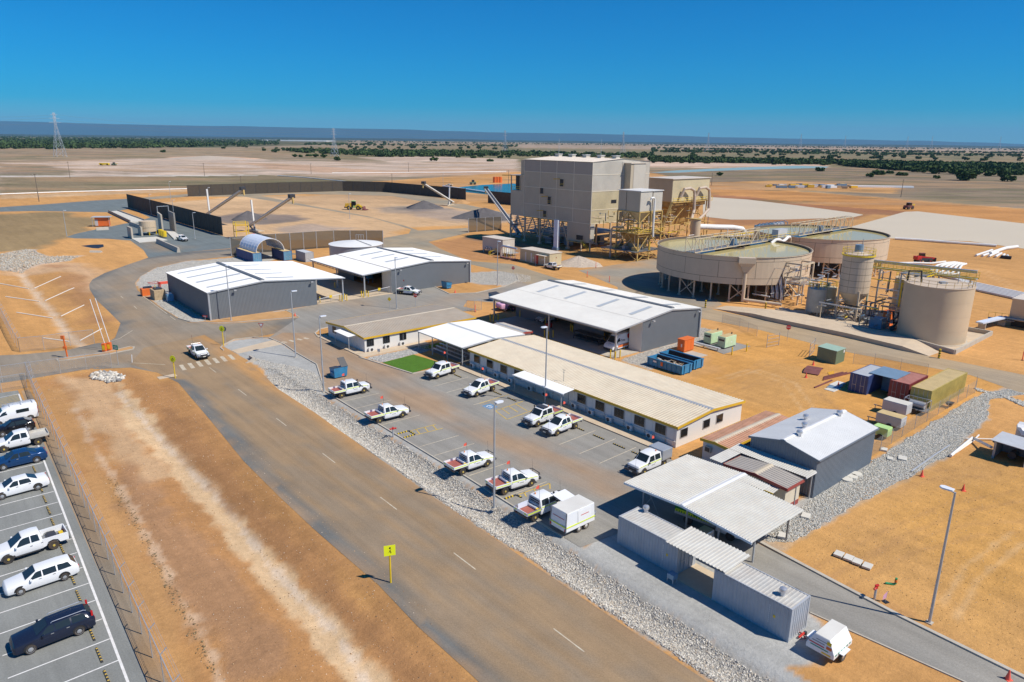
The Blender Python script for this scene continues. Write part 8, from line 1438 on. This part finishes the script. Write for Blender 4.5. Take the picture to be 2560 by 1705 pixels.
def stacker(label, base, tip, zt, mast, basep=True, w=1.3, z0=2.2):
    R = thing('stacker_conveyor', label, 'conveyor', (*base, 0), math.atan2(tip[1]-base[1], tip[0]-base[0]), 'stacker conveyors'); L = math.dist(base, tip)
    A, B = Vector((-3, 0, z0-.8)), Vector((L, 0, zt)); 
    for y in (-w/2, w/2): MB().bar(A+Vector((0, y, 0)), B+Vector((0, y, 0)), .25, .5).build('boom_girder', 'roof_cream', R)
    MB().bar(A+Vector((0, 0, .35)), B+Vector((0, 0, .35)), w*.7, .08).build('belt', 'frame_dark', R); n = int(L/1.6)
    for i in range(n): p = A+(B-A)*i/n; q = A+(B-A)*(i+1)/n; MB().bar(p+Vector((0, -w/2, 0)), q+Vector((0, w/2, 0)), .1).build('lattice', 'roof_cream', R)
    MB().bar((1, 0, 0), (.4, 0, mast), .5).build('mast', 'pipe_white', R); MB().box(-1.5, 5, -1.6, 1.6, .1, .5).build('base_skid', 'steel_tan', R); MB().bar((0, 0, .4), (-2, 0, z0-.6), .4).bar((2, 0, .4), (.5, 0, z0), .4).build('pivot_frame', 'galv_dark', R)
    o = MB().box(L-1, L+.6, -.9, .9, zt-.2, zt+1.0).build('head_drive', 'frame_dark', R); MB().bar((L+.4, 0, zt), (L+.6, 0, zt-2), .5).build('chute', 'steel_yel', R); return R
stacker('tan stacker conveyor with leaning mast nearest the screen fence', zp('A', 2330, 1095), zp('B', 330, 785, 13.5), 13.5, 11); stacker('pale stacker conveyor beside the black wind fence', zp('A', 1925, 985), zp('A', 2235, 715, 13.5), 13.5, 12); stacker('lattice stacker conveyor in the middle of the yard', zp('B', 1785, 858), zp('B', 1540, 658, 12), 12, 9); stacker('stacker conveyor partly hidden by the processing building', S(164, 190), zp('B', 2115, 705, 12), 12, 7)
R = thing('drive_cage', 'yellow caged drive platform at the foot of the tan stacker', 'drive platform', (*zp('A', 2225, 1160), 0), .6)
for z in (2.2, 4.2): MB().box(-2, 2, -1.6, 1.6, z, z+.15).build('deck', 'yellow_trim', R)
for x in (-2, 2):
    for y in (-1.6, 1.6): MB().bar((x, y, 0), (x, y, 5.4), .2).build('post', 'yellow', R)
for z in (4.8, 5.4): MB().bar((-2, -1.6, z), (2, -1.6, z), .1).bar((-2, 1.6, z), (2, 1.6, z), .1).bar((-2, -1.6, z), (-2, 1.6, z), .1).build('handrail', 'yellow', R)
MB().box(-3.5, 3.5, -1.8, -1.2, .1, .5).build('skid_rail', 'pipe_white', R); MB().box(3.2, 4.0, -1.4, -.6, 0, 1.4).build('red_drum', 'red', R)
def seg(r, a, b): return zp(r, *a), zp(r, *b)
R = thing('weighbridge', 'long pale concrete weighbridge deck with dark side walls', 'weighbridge', (0, 0))
pts = [zp('A', *p) for p in ((1000, 925), (1085, 918), (1335, 1010), (1200, 1022))]; MB().prism(pts, 'z', 0, .5).build('deck', 'slab', R); MB().bar((*pts[0], .55), (*pts[3], .55), .3, 1.1).build('side_wall', 'concrete_dark', R); MB().bar((*pts[1], .45), (*pts[2], .45), .4, .9).build('side_wall', 'concrete_dark', R)
def kwall(label, a, b, h, w=.5, m='concrete', r='A'):
    R = thing('barrier_wall', label, 'barrier wall', (0, 0), 0); R['group'] = 'concrete barrier walls'; a, b = np.array(zp(r, *a)), np.array(zp(r, *b)); d = (b-a)/np.linalg.norm(b-a); n = np.array((-d[1], d[0]))
    MB().hexa([(*(a-n*w), 0), (*(b-n*w), 0), (*(b+n*w), 0), (*(a+n*w), 0)], [(*(a-n*w*.45), h), (*(b-n*w*.45), h), (*(b+n*w*.45), h), (*(a+n*w*.45), h)]).build('wall', m, R)
kwall('long concrete barrier wall on the apron below the wash bay', (1450, 1205), (1645, 1292), 1.4); kwall('concrete barrier with red pipes at the weighbridge exit', (1200, 1040), (1300, 1075), 1.3); kwall('pale concrete barrier in front of the orange hut', (885, 1088), (1000, 1082), 1.0); kwall('flat grey concrete trough on the dirt', (832, 1290), (935, 1292), .5)
R = thing('orange_hut', 'orange kiosk with flat grey roof on the weighbridge dirt', 'kiosk', (*zp('A', 950, 1052), 0), .2); MB().box(-2.2, 2.2, -1.2, 1.2, .3, 3.3).build('body', 'orange', R); MB().box(-3.2, 2.9, -1.8, 1.8, 3.4, 3.6).build('roof', 'box_grey', R); [MB().box(x, x+.12, -1.6, -1.5, 0, 3.4).build('post', 'galv', R) for x in (-3.0, 2.7)]; MB().box(-2.22, -1.2, -1.22, -1.205, .4, 2.6).build('door', 'box_grey', R)
R = thing('wash_bay', 'concrete truck wash with two tall splash walls and pipe frame', 'truck wash', (0, 0))
def slabwall(a, b, h, m='concrete'): MB().bar((*zp('A', *a), h/2), (*zp('A', *b), h/2), .5, h).build('splash_wall', m, R)
slabwall((1470, 1090), (1503, 1120), 6.5); slabwall((1572, 1085), (1620, 1110), 6.8, 'concrete_dark'); MB().prism([zp('A', *p) for p in ((1510, 1085), (1580, 1090), (1660, 1150), (1600, 1175))], 'z', 0, .4).build('ramp', 'slab', R)
A_, B_ = zp('A', 1470, 1090), zp('A', 1572, 1085); MB().bar((*A_, 6.4), (*A_, 8.5), .2).bar((*B_, 6.6), (*B_, 8.6), .2).bar((*A_, 8.4), (*B_, 8.5), .2).build('spray_frame', 'galv', R)
MB().prism([zp('A', *p) for p in ((1210, 1165), (1440, 1150), (1540, 1180), (1280, 1203))], 'z', 0, .15).build('floor', 'slab', R); slabwall((1185, 1150), (1222, 1168), 3.6); slabwall((1280, 1125), (1310, 1140), 3.0)
for k in range(3): MB().cyl((*zp('A', 1480+k*18, 1140+k*8), .3), (*zp('A', 1480+k*18, 1140+k*8), 2.2), .7, n=10).build('flow_vessel', 'yellow', R)
R = thing('process_tank', 'ribbed beige water tank beside the truck wash', 'tank', (*zp('A', 1368, 1128), 0), 0); MB().lathe([(2.6, 1.2), (2.6, 4.6), (0, 4.9)], 24).build('shell', 'tank', R); [MB().bar((2.4*math.cos(k), 2.4*math.sin(k), 0), (2.4*math.cos(k), 2.4*math.sin(k), 1.2), .25).build('leg', 'yellow', R) for k in (.5, 2.1, 3.7, 5.3)]; MB().lathe([(2.7, 2.6), (2.7, 2.8)], 20).build('band', 'steel_tan', R)
R = thing('water_puddle', 'dark oily puddle on the dirt beside the weighbridge', 'puddle', (0, 0)); MB().poly(*[(*zp('A', *p), .02) for p in ((745, 1232), (830, 1222), (950, 1218), (955, 1240), (905, 1255), (850, 1252))]).build('surface', 'black', R)
for k, (a, b) in enumerate((((0, 250), (260, 272)), ((310, 267), (560, 192)), ((52, 372), (358, 385)), ((410, 380), (682, 297)), ((152, 517), (480, 537)), ((555, 522), (773, 450)), ((398, 740), (630, 750)), ((730, 740), (935, 662)))):
    R = thing('silt_log', 'long white silt sausage laid across the dirt drain bank', 'silt log', (0, 0), 0, 'white silt logs'); pa, pb = Vector(zp('E', *a)), Vector(zp('E', *b)); MB().tube([(p.x, p.y, gz1(p.x, p.y)+.1) for p in [pa+(pb-pa)*t/6 for t in range(7)]], .09, 7).build('sausage', 'roof_cream', R)
R = thing('culvert', 'concrete culvert headwall with round pipe mouth at the swale head', 'culvert', (*zp('F', 840, 1145), -.1), SU-PI*.5); MB().box(-.9, .9, 0, .3, -.6, .7).build('headwall', 'concrete', R); MB().cyl((0, -.01, .1), (0, -.05, .1), .32, n=16).build('pipe_mouth', 'black', R); MB().hexa([(.7, -1.2, -.6), (.9, -1.2, -.6), (.9, 0, -.6), (.7, 0, -.6)], [(.7, -1.2, .1), (.9, -1.2, .1), (.9, 0, .7), (.7, 0, .7)]).build('wing_wall', 'concrete', R)
R = thing('boom_lift', 'red folded boom lift parked behind the left shed', 'boom lift', (*S(45.5, 162.0), 0), SU+.05); MB().box(-1, 3, -1.2, 1.2, .5, 1.5).build('chassis', 'orange', R); MB().bar((2.5, 0, 2.2), (-6, 0, 2.4), .5).bar((2.5, .5, 2.9), (9, .5, 3.2), .6).build('boom', 'orange_flag', R); MB().box(8.5, 10.5, -.8, 1.2, 1.4, 3.2).build('turret', 'orange_flag', R); mb = MB(); [mb.bar((-6-k*.0, -.9+k*.45, 1.4), (-6, -.9+k*.45, 2.6), .08) for k in range(5)]; mb.bar((-6, -.9, 2.6), (-6, .9, 2.6), .08).bar((-8, -.9, 2.6), (-8, .9, 2.6), .08).bar((-8, -.9, 2.6), (-6, -.9, 2.6), .08).bar((-8, .9, 2.6), (-6, .9, 2.6), .08); mb.build('basket', 'red', R); [MB().cyl((x, y-.2, .5), (x, y+.2, .5), .5, n=14).build('wheel', 'rubber', R) for x in (-.6, 2.6) for y in (-1.2, 1.2)]
for k, (u, v, w, d, h, m, lb) in enumerate(((38.0, 157.5, 2.2, 3.2, 2.0, 'wood', 'brown timber crate beside the left shed'), (37.2, 162.0, 2.6, 1.6, 1.6, 'orange', 'orange machine with dark base left of the shed'), (39.1, 153.2, 1.2, 1.2, 1.5, 'cont_lblue', 'white and blue liquid tote beside the left shed'), (53, 164, 3, 2, 1.4, 'galv_dark', 'dark machinery behind the left shed ridge'), (57.5, 167, 2.4, 1.6, 1.2, 'box_grey', 'grey machinery boxes behind the left shed'))):
    R = thing('yard_crate', lb, 'crate', S(u, v), SU); MB().box(-w/2, w/2, -d/2, d/2, .1, h).build('body', m, R, bevel=.06); MB().box(-w/2-.05, w/2+.05, -d/2-.05, d/2+.05, 0, .12).build('pallet', 'wood', R); MB().box(-w*.3, w*.3, -d*.3, d*.3, h, h+.3).build('top_load', 'white' if k == 2 else 'frame_dark', R)
for k in range(6):
    a = [zp('D', 1500+k*48, 1170+k*8), zp('D', 1560+k*40, 1125+k*6), zp('D', 1640+k*28, 1105+k*4), zp('D', 1720+k*20, 1098+k*3)]; b = [zp('D', 1520+k*22, 1200+k*2), zp('D', 1640+k*12, 1232), zp('D', 1900, 1290+k*12), zp('D', 2355, 1390+k*12), zp('D', 2700, 1460+k*12)]
    pipe('white pipeline curving past the storage tank', a[::-1]+b, .32, grp='white pipelines on the dirt')
for k in range(6): pipe('loose white pipe length stacked on dirt by the milky pond', [zp('D', 1910+k*60, 1035+k*4), zp('D', 2060+k*28, 985+k*10)], .35, grp='loose white pipe lengths')
pipe('fat white pipe running into the milky pond', [(*zp('D', 2040, 1020), .5), (*zp('D', 2180, 975), .6), (*zp('D', 2290, 958), .5)], .55); pipe('short black pipe lying on the far dirt', [zp('D', 2140, 1052), zp('D', 2235, 1062)], .5, 'pipe_black'); pipe('long white pipe along the milky pond edge', [zp('D', 1165, 880), zp('D', 1400, 895), zp('D', 1620, 912), zp('D', 1900, 932), zp('D', 2100, 948)], .45); pipe('thin white pipe behind the telehandler', [zp('D', 1200, 1105), zp('D', 1350, 1103), zp('D', 1500, 1108), zp('D', 1630, 1092)], .3)
pipe('white pipe skirting the process pond', [zp('B', 1720, 690), zp('B', 1900, 715), zp('B', 2100, 745), zp('B', 2330, 770)], .6); pipe('white pipe beyond the stockpile yard', [zp('B', 700, 565), zp('B', 1300, 560), zp('B', 1800, 558), zp('B', 2300, 550)], .4); pipe('white pipe edging the dark grass beyond the yard', [zp('B', 200, 588), zp('B', 450, 605), zp('B', 700, 630), zp('B', 950, 655), zp('B', 700, 668), zp('B', 0, 697), zp('A', 1700, 712), zp('A', 600, 740), zp('A', 0, 762)], .35)
for k in range(3):
    p = zp('B', 2198+k*24, 650); R = thing('orange_drum', 'orange tank on the far bank of the process pond', 'drum', (*p, 0), 0, 'orange tanks by the pond'); MB().cyl((0, 0, 0), (0, 0, 4.2), 1.6, n=14).build('shell', 'orange', R); MB().cyl((0, 0, 4.2), (0, 0, 4.5), 1.2, n=14).build('lid', 'orange', R)
for r, x, y, rot, lb in (('B', 1995, 668, .2, 'small green excavator on the pond bank'), ('A', 1050, 492, 0, 'distant green tractor on pale earthworks'), ('D', 1290, 600, .4, 'small dark pump unit on the pond bank')):
    R = thing('far_machine', lb, 'machine', (*zp(r, x, y), 0), rot); MB().box(-2.2, 2.2, -1.3, 1.3, .8, 2.0).build('body', 'green_shed' if r != 'D' else 'rust', R); MB().box(-.8, 1, -1, 1, 2.0, 3.4).build('cab', 'glass', R); MB().bar((2, 0, 1.6), (4.2, 0, 2.4), .4).build('arm', 'yellow', R); [MB().cyl((x2, y2-.3, .8), (x2, y2+.3, .8), .8, n=12).build('wheel', 'rubber', R) for x2 in (-1.4, 1.4) for y2 in (-1.3, 1.3)]
R = thing('tow_scraper', 'yellow scraper behind the distant tractor', 'scraper', (*zp('A', 970, 490), 0), 0); MB().box(-6, 4, -1.8, 1.8, .6, 2.4).build('bowl', 'yellow', R); [MB().cyl((x2, -1.8, .9), (x2, 1.8, .9), .9, n=12).build('wheel', 'rubber', R) for x2 in (-4, 3)]
rs = random.Random(5)
for k in range(44):
    x = 1925+rs.random()*290 if k < 20 else 2170+rs.random()*60; x = 0+rs.uniform(0, 800); y = 378+rs.uniform(0, 26)+x*.012; p = zp('D', x, y); R = thing('laydown_bundle', 'bundle of pipes and crates in the distant laydown yard', 'laydown bundle', (*p, 0), rs.uniform(-.3, .3), 'bundles in the laydown yard'); m = rs.choice(('white', 'wood', 'yellow_trim', 'galv_dark', 'steelblue', 'white')); l = rs.uniform(1, 4); MB().box(-l, l, -1.2, 1.2, .2, rs.uniform(1, 2.4)).build('load', m, R); MB().box(-l*.8, l*.8, -1, 1, 0, .2).build('bearer', 'wood', R)
R = thing('white_laydown_sheet', 'long white sheeted stack in the distant laydown yard', 'stack', (*zp('D', 1040, 400), 0), -.05); MB().box(-24, 24, -2, 2, 0, 1.4).build('stack', 'white', R, bevel=.1)
def pylon(label, base, h, rot):
    R = thing('pylon', label, 'pylon', (*base, 0), rot, 'lattice pylons on the plain'); mb = MB(); w0, w1 = h*.11, h*.018; t = .32
    lv_ = [0, .18, .34, .48, .6, .7, .78, .85, .92, 1.0]; W = lambda s: w0+(w1-w0)*min(1, s/.72)
    for a, b in zip(lv_[:-1], lv_[1:]):
        A, B = W(a), W(b); c0 = [(-A, -A), (A, -A), (A, A), (-A, A)]; c1 = [(-B, -B), (B, -B), (B, B), (-B, B)]
        for i in range(4):
            j = (i+1) % 4; mb.bar((*c0[i], a*h), (*c1[i], b*h), t); mb.bar((*c0[i], a*h), (*c1[j], b*h), t*.55); mb.bar((*c0[j], a*h), (*c1[i], b*h), t*.55)
    mb.build('lattice_tower', 'lattice', R)
    for z, s in ((.78, .13), (.87, .11), (.95, .08)): MB().bar((-h*s, 0, z*h), (h*s, 0, z*h), t*.8).bar((-h*s, 0, z*h), (0, 0, z*h+1.5), t*.5).bar((h*s, 0, z*h), (0, 0, z*h+1.5), t*.5).build('cross_arm', 'lattice', R)
    return R
def pyl_at(label, r, bx, by, ty, rot=.9):
    b = zp(r, bx, by); d = math.hypot(*b); s = 640/2355; h = abs(by-ty)*s*d/FL*1.02; pylon(label, b, h, rot); return b, h
P = [pyl_at('tall lattice pylon on the plain at the left, behind the dark grassland', 'A', 555, 412, 98), pyl_at('lattice pylon beyond the pale earthworks near the white salt pan', 'B', 725, 408, 178), pyl_at('lattice pylon beyond the trees left of the processing building', 'B', 2290, 384, 188)]
for x, y, ty, lb in ((1431, 356, 308, 'thin pylon rising behind the processing building roof'), (1626, 350, 311, 'far pylon right of the processing building'), (1838, 347, 314, 'far pylon above the right tree belt'), (1940, 346, 318, 'smaller far pylon right of the tree belt pylon'), (2083, 347, 320, 'tiny far pylon near the right horizon'), (2139, 347, 320, 'tiny far pylon beside another near the right horizon'), (2295, 349, 322, 'tiny far pylon at the right edge')):
    b = fp(x, y); d = math.hypot(*b); pylon(lb, b, (y-ty)*K*d/FL*1.02, .9)
R = thing('power_line', 'thin power cables sagging between the pylons', 'cable', (0, 0), 0)
def cable(a, b, sag=8, n=14):
    a, b = Vector(a), Vector(b); MB().tube([a+(b-a)*t/n-Vector((0, 0, sag*4*(t/n)*(1-t/n))) for t in range(n+1)], .07, 4).build('cable', 'wire', R)
ext = Vector((*P[0][0], 0))+(Vector((*P[0][0], 0))-Vector((*P[1][0], 0)))*.9
for z, s in ((.78, 6), (.87, -5), (.95, 4)):
    q = [(p[0]+s, p[1]+s, h*z) for p, h in P]; cable((ext.x+s, ext.y+s, P[0][1]*z), q[0]); cable(q[0], q[1]); cable(q[1], q[2])
def pole(label, r, x, y, ty, arm=True):
    b = zp(r, x, y); d = math.hypot(*b, CH); h = (y-ty)*640/2355*d/FL*1.03; R = thing('power_pole', label, 'power pole', (*b, 0), .3, 'timber power poles'); MB().cyl((0, 0, 0), (0, 0, h), .2, .13, n=8).build('pole', 'timber_pole', R)
    if arm: MB().bar((-1.1, 0, h-.5), (1.1, 0, h-.5), .14).build('cross_arm', 'timber_pole', R); [MB().cyl((x2, 0, h-.45), (x2, 0, h-.2), .08, n=6).build('insulator', 'white', R) for x2 in (-1, 0, 1)]
    return R
for r, x, y, ty, lb in (('A', 360, 825, 625, 'leaning timber power pole beside the far-left road'), ('A', 645, 610, 488, 'timber power pole beside the pale silt track'), ('A', 1882, 588, 488, 'timber power pole on the pale earthworks'), ('A', 2222, 705, 605, 'timber power pole behind the left stacker tip'), ('B', 508, 572, 485, 'timber power pole behind the dark grass triangle'), ('B', 1253, 682, 575, 'dark timber power pole behind the brown wind fence'), ('B', 1404, 555, 472, 'timber power pole on the far orange ground'), ('D', 1222, 488, 355, 'timber power pole on the dry grass right of the ponds'), ('C', 1982, 382, 278, 'timber power pole behind the hopper house'), ('B', 2322, 660, 545, 'timber power pole behind the process pond')): pole(lb, r, x, y, ty)
LEAF = colmat('leaf', [(.35, .25, None)], .0, 5.)
def crown_mesh(seed, r, h, n_cl, per, leaf):
    rg = np.random.default_rng(seed); V = []; F = []; C = []
    for k in range(n_cl):
        a = rg.random()*6.28; rr = r*math.sqrt(rg.random())*.82; cz = h*(.2+.58*rg.random())*(1-.3*(rr/r)**2); c = np.array((rr*math.cos(a), rr*math.sin(a), cz)); cr = r*(.24+.2*rg.random()); tone = .7+.6*rg.random()
        for j in range(per):
            d = rg.normal(0, 1, 3); d /= np.linalg.norm(d)+1e-9; p = c+d*cr*(.55+.45*rg.random())*np.array((1, 1, .75)); u = rg.normal(0, 1, 3); u /= np.linalg.norm(u); w = np.cross(u, rg.normal(0, 1, 3)); w /= np.linalg.norm(w)+1e-9; s = leaf*(.6+.8*rg.random()); o = len(V)
            V += [p-u*s-w*s*.6, p+u*s-w*s*.6, p+u*s+w*s*.6, p-u*s+w*s*.6]; F.append((o, o+1, o+2, o+3)); col = np.array((.066, .105, .03))*tone*(.8+.4*rg.random()); C += [col]*4
    return np.array(V), np.array(F), np.array(C)
protos = []
for k, (r, h, ncl, per, lf) in enumerate(((5.2, 6.8, 16, 34, .75), (4.2, 6.0, 13, 34, .65), (6.5, 6.2, 20, 34, .85), (3.4, 4.2, 10, 34, .6))):
    V, F, C = crown_mesh(20+k, r, h, ncl, per, lf); t = thing('bush_tree', 'x', 'tree'); o = colmesh('crown', V, F, C, LEAF); o.parent = t
    mb = MB().cyl((0, 0, -.2), (.2, .1, h*.5), .28, .16, n=7); [mb.cyl((.1, 0, h*.3), (math.cos(q)*r*.5, math.sin(q)*r*.5, h*.62), .14, .06, n=5) for q in (.4, 2.3, 4.4)]; mb.build('trunk', 'trunk', t); protos.append([t, False, r])
def tree(p, w, label, grp, kind=None):
    k = rs.randrange(4) if kind is None else kind; pr = protos[k]; s = w/(2*pr[2])
    if not pr[1]: t = pr[0]; pr[1] = True
    else: t = copytree(pr[0])
    t.location = (*p, 0); t.rotation_euler = (0, 0, rs.random()*6.28); t.scale = (s, s, s*rs.uniform(.7, .95)); t['label'] = label; t['category'] = 'tree'; t['group'] = grp; return t
def treepx(r, x, y, wpx, label, grp='scattered bush trees', kind=None):
    p = zp(r, x, y); tree(p, .85*max(4, wpx*640/2355*math.hypot(*p)/FL), label, grp, kind)
treepx('D', 472, 250, 88, 'round dark tree alone beside the dirt track', kind=0); treepx('D', 1015, 283, 125, 'broad dark tree at the near edge of the bush belt', kind=2); treepx('D', 930, 305, 80, 'small bush in front of the broad dark tree', kind=3); treepx('D', 1232, 291, 105, 'lone bush right of the broad dark tree', kind=2)
for x, y, w in ((1120, 272, 75), (1360, 245, 105), (1545, 318, 62), (1570, 275, 160), (1700, 280, 120), (1790, 335, 190), (1840, 318, 120), (2200, 345, 130), (2050, 296, 110), (2180, 300, 120), (2280, 285, 130), (1940, 282, 110), (1840, 250, 120), (2330, 260, 100), (1470, 222, 90)): treepx('D', x, y, w, 'dark green tree at the ragged near edge of the right bush belt', 'near edge of the right bush belt')
treepx('C', 2055, 292, 66, 'round tree alone on the orange ground behind the hopper house', kind=1)
for x, y, w in ((360, 415, 55), (405, 415, 60), (485, 408, 65), (550, 415, 70), (620, 420, 75)): treepx('B', x, y, w, 'tree in the short row before the pale earthworks', 'row of trees before the earthworks')
treepx('B', 740, 447, 80, 'squat bush on the pale sand mound', kind=3); treepx('B', 1640, 450, 85, 'dark tree at the edge of the white sand', kind=1); treepx('B', 2155, 455, 80, 'dark tree before the pink sand flat', kind=2); treepx('A', 1497, 372, 52, 'lone dark tree on the brown plain', kind=3); treepx('A', 465, 343, 100, 'wide dark clump at the edge of the left woodland', kind=2)
for x, y in ((165, 372), (410, 370), (660, 350), (600, 362), (940, 388), (980, 396), (1040, 398), (1090, 395), (1150, 398), (1200, 400), (1260, 398), (1450, 398), (1500, 400), (1590, 400), (1700, 405), (1790, 408), (1860, 420), (1900, 405), (2000, 425), (2060, 415), (2120, 400), (2250, 425), (2320, 420), (1880, 340), (1950, 335), (2050, 340), (2200, 345), (2300, 338), (1050, 290), (1180, 292), (1640, 290), (1760, 292), (870, 330), (930, 330), (1010, 335), (1140, 338), (1310, 338), (1440, 335), (1550, 340)): treepx('B', x, y, rs.uniform(45, 75), 'tree in the broken middle-distance bush left of the processing building', 'middle-distance bush trees')
def belt(poly, n, w0, w1, label, grp):
    q = 0; P_ = np.array(poly)
    while q < n:
        x, y = rs.uniform(P_[:, 0].min(), P_[:, 0].max()), rs.uniform(P_[:, 1].min(), P_[:, 1].max())
        if sdist(np.array([x]), np.array([y]), poly)[0] > 0: continue
        tree(fp(x, y), rs.uniform(w0, w1), label, grp); q += 1
belt([(1900, 378), (2354, 388), (2354, 402), (2150, 400), (2000, 390)], 60, 8, 13, 'tree in the thick right-hand bush belt', 'right-hand bush belt'); belt([(1495, 368), (1900, 376), (1950, 383), (1860, 380), (1495, 375)], 45, 8, 13, 'tree in the bush belt beyond the far pond', 'bush belt beyond the far pond')
belt([(1495, 350), (2354, 362), (2354, 371), (1495, 364)], 55, 9, 15, 'scattered tree on the pale plain beyond the bush belts', 'scattered trees on the pale plain'); belt([(500, 335), (700, 338), (900, 345), (700, 352), (520, 346)], 25, 8, 13, 'tree scattered over the left middle plain', 'left plain trees')
def woodland(name, label, polys, n, w0, w1, per=26):
    VV, FF, CC = [], [], []; o = 0
    tot = []
    for poly, nn in zip(polys, n):
        P_ = np.array(poly); c = []
        while len(c) < nn:
            x = RNG.uniform(P_[:, 0].min(), P_[:, 0].max(), nn*3); y = RNG.uniform(P_[:, 1].min(), P_[:, 1].max(), nn*3); k = sdist(x, y, poly) < 0; c += [fp(a, b) for a, b in zip(x[k], y[k])]
        tot += c[:nn]
    for i, (x, y) in enumerate(tot):
        w = w0+(w1-w0)*random.random(); d = RNG.normal(0, 1, (per, 3)); d /= np.linalg.norm(d, axis=1)[:, None]; c = d*np.array((w/2, w/2, w*.26))*(.6+.4*RNG.random((per, 1)))+np.array((x, y, w*.32)); c[:, 2] = np.maximum(c[:, 2], .3)
        u = RNG.normal(0, 1, (per, 3)); u /= np.linalg.norm(u, axis=1)[:, None]; q = np.cross(u, RNG.normal(0, 1, (per, 3))); q /= np.linalg.norm(q, axis=1)[:, None]+1e-9; s = w*.17
        VV.append(np.stack([c-u*s-q*s*.7, c+u*s-q*s*.7, c+u*s+q*s*.7, c-u*s+q*s*.7], 1).reshape(-1, 3)); CC.append(np.repeat(np.tile(np.array((.058, .092, .03))*(.7+.6*random.random()), (per, 1))*(.75+.5*RNG.random((per, 1))), 4, 0))
    V = np.concatenate(VV); F = np.arange(len(V)).reshape(-1, 4); tag(colmesh(name, V, F, np.concatenate(CC), LEAF), label, 'woodland', kind='stuff')
woodland('woodland', 'dark far woodland stretching across the left plain', [[(-60, 322), (300, 321), (640, 325), (640, 333), (330, 341), (-60, 343)], [(0, 312.5), (700, 318), (640, 325), (-60, 322)]], [1500, 900], 9, 18)
woodland('woodland', 'far belts of trees across the middle and right plain', [[(640, 345), (1190, 350), (1190, 358), (900, 362), (700, 352)], [(1190, 350), (1500, 356), (1500, 364), (1190, 360)], [(1495, 345), (2354, 357), (2354, 361), (1495, 350)], [(1880, 374), (2354, 384), (2354, 398), (2100, 394), (1960, 384)], [(1495, 366), (1920, 375), (1900, 379), (1495, 372)], [(700, 330), (1190, 334), (1190, 338), (700, 334)], [(800, 322), (2354, 341), (2354, 346), (800, 327)], [(1495, 340), (2354, 351), (2354, 353.5), (1495, 343)]], [500, 260, 420, 1700, 700, 300, 1100, 420], 7, 13)
pan = [(-2010, 5900), (-1500, 5900), (-1530, 6300), (-2150, 6300)]
heap_pts = MB().prism(pan, 'z', 0, 7).build('salt_pan', 'white'); tag(heap_pts, kind='structure')
def haze():
    mb = MB(); mb.box(-48000, 48000, -3000, 44000, -4, 900); o = mb.build('haze', None); tag(o, kind='stuff')
    m = bpy.data.materials.new('haze'); m.use_nodes = True; t = m.node_tree; t.nodes.clear(); out = t.nodes.new('ShaderNodeOutputMaterial'); v = t.nodes.new('ShaderNodeVolumePrincipled')
    v.inputs['Color'].default_value = (.30, .67, 1.0, 1); v.inputs['Density'].default_value = 2.8e-5; v.inputs['Anisotropy'].default_value = 0
    t.links.new(v.outputs[0], out.inputs['Volume']); o.data.materials.append(m)
haze()
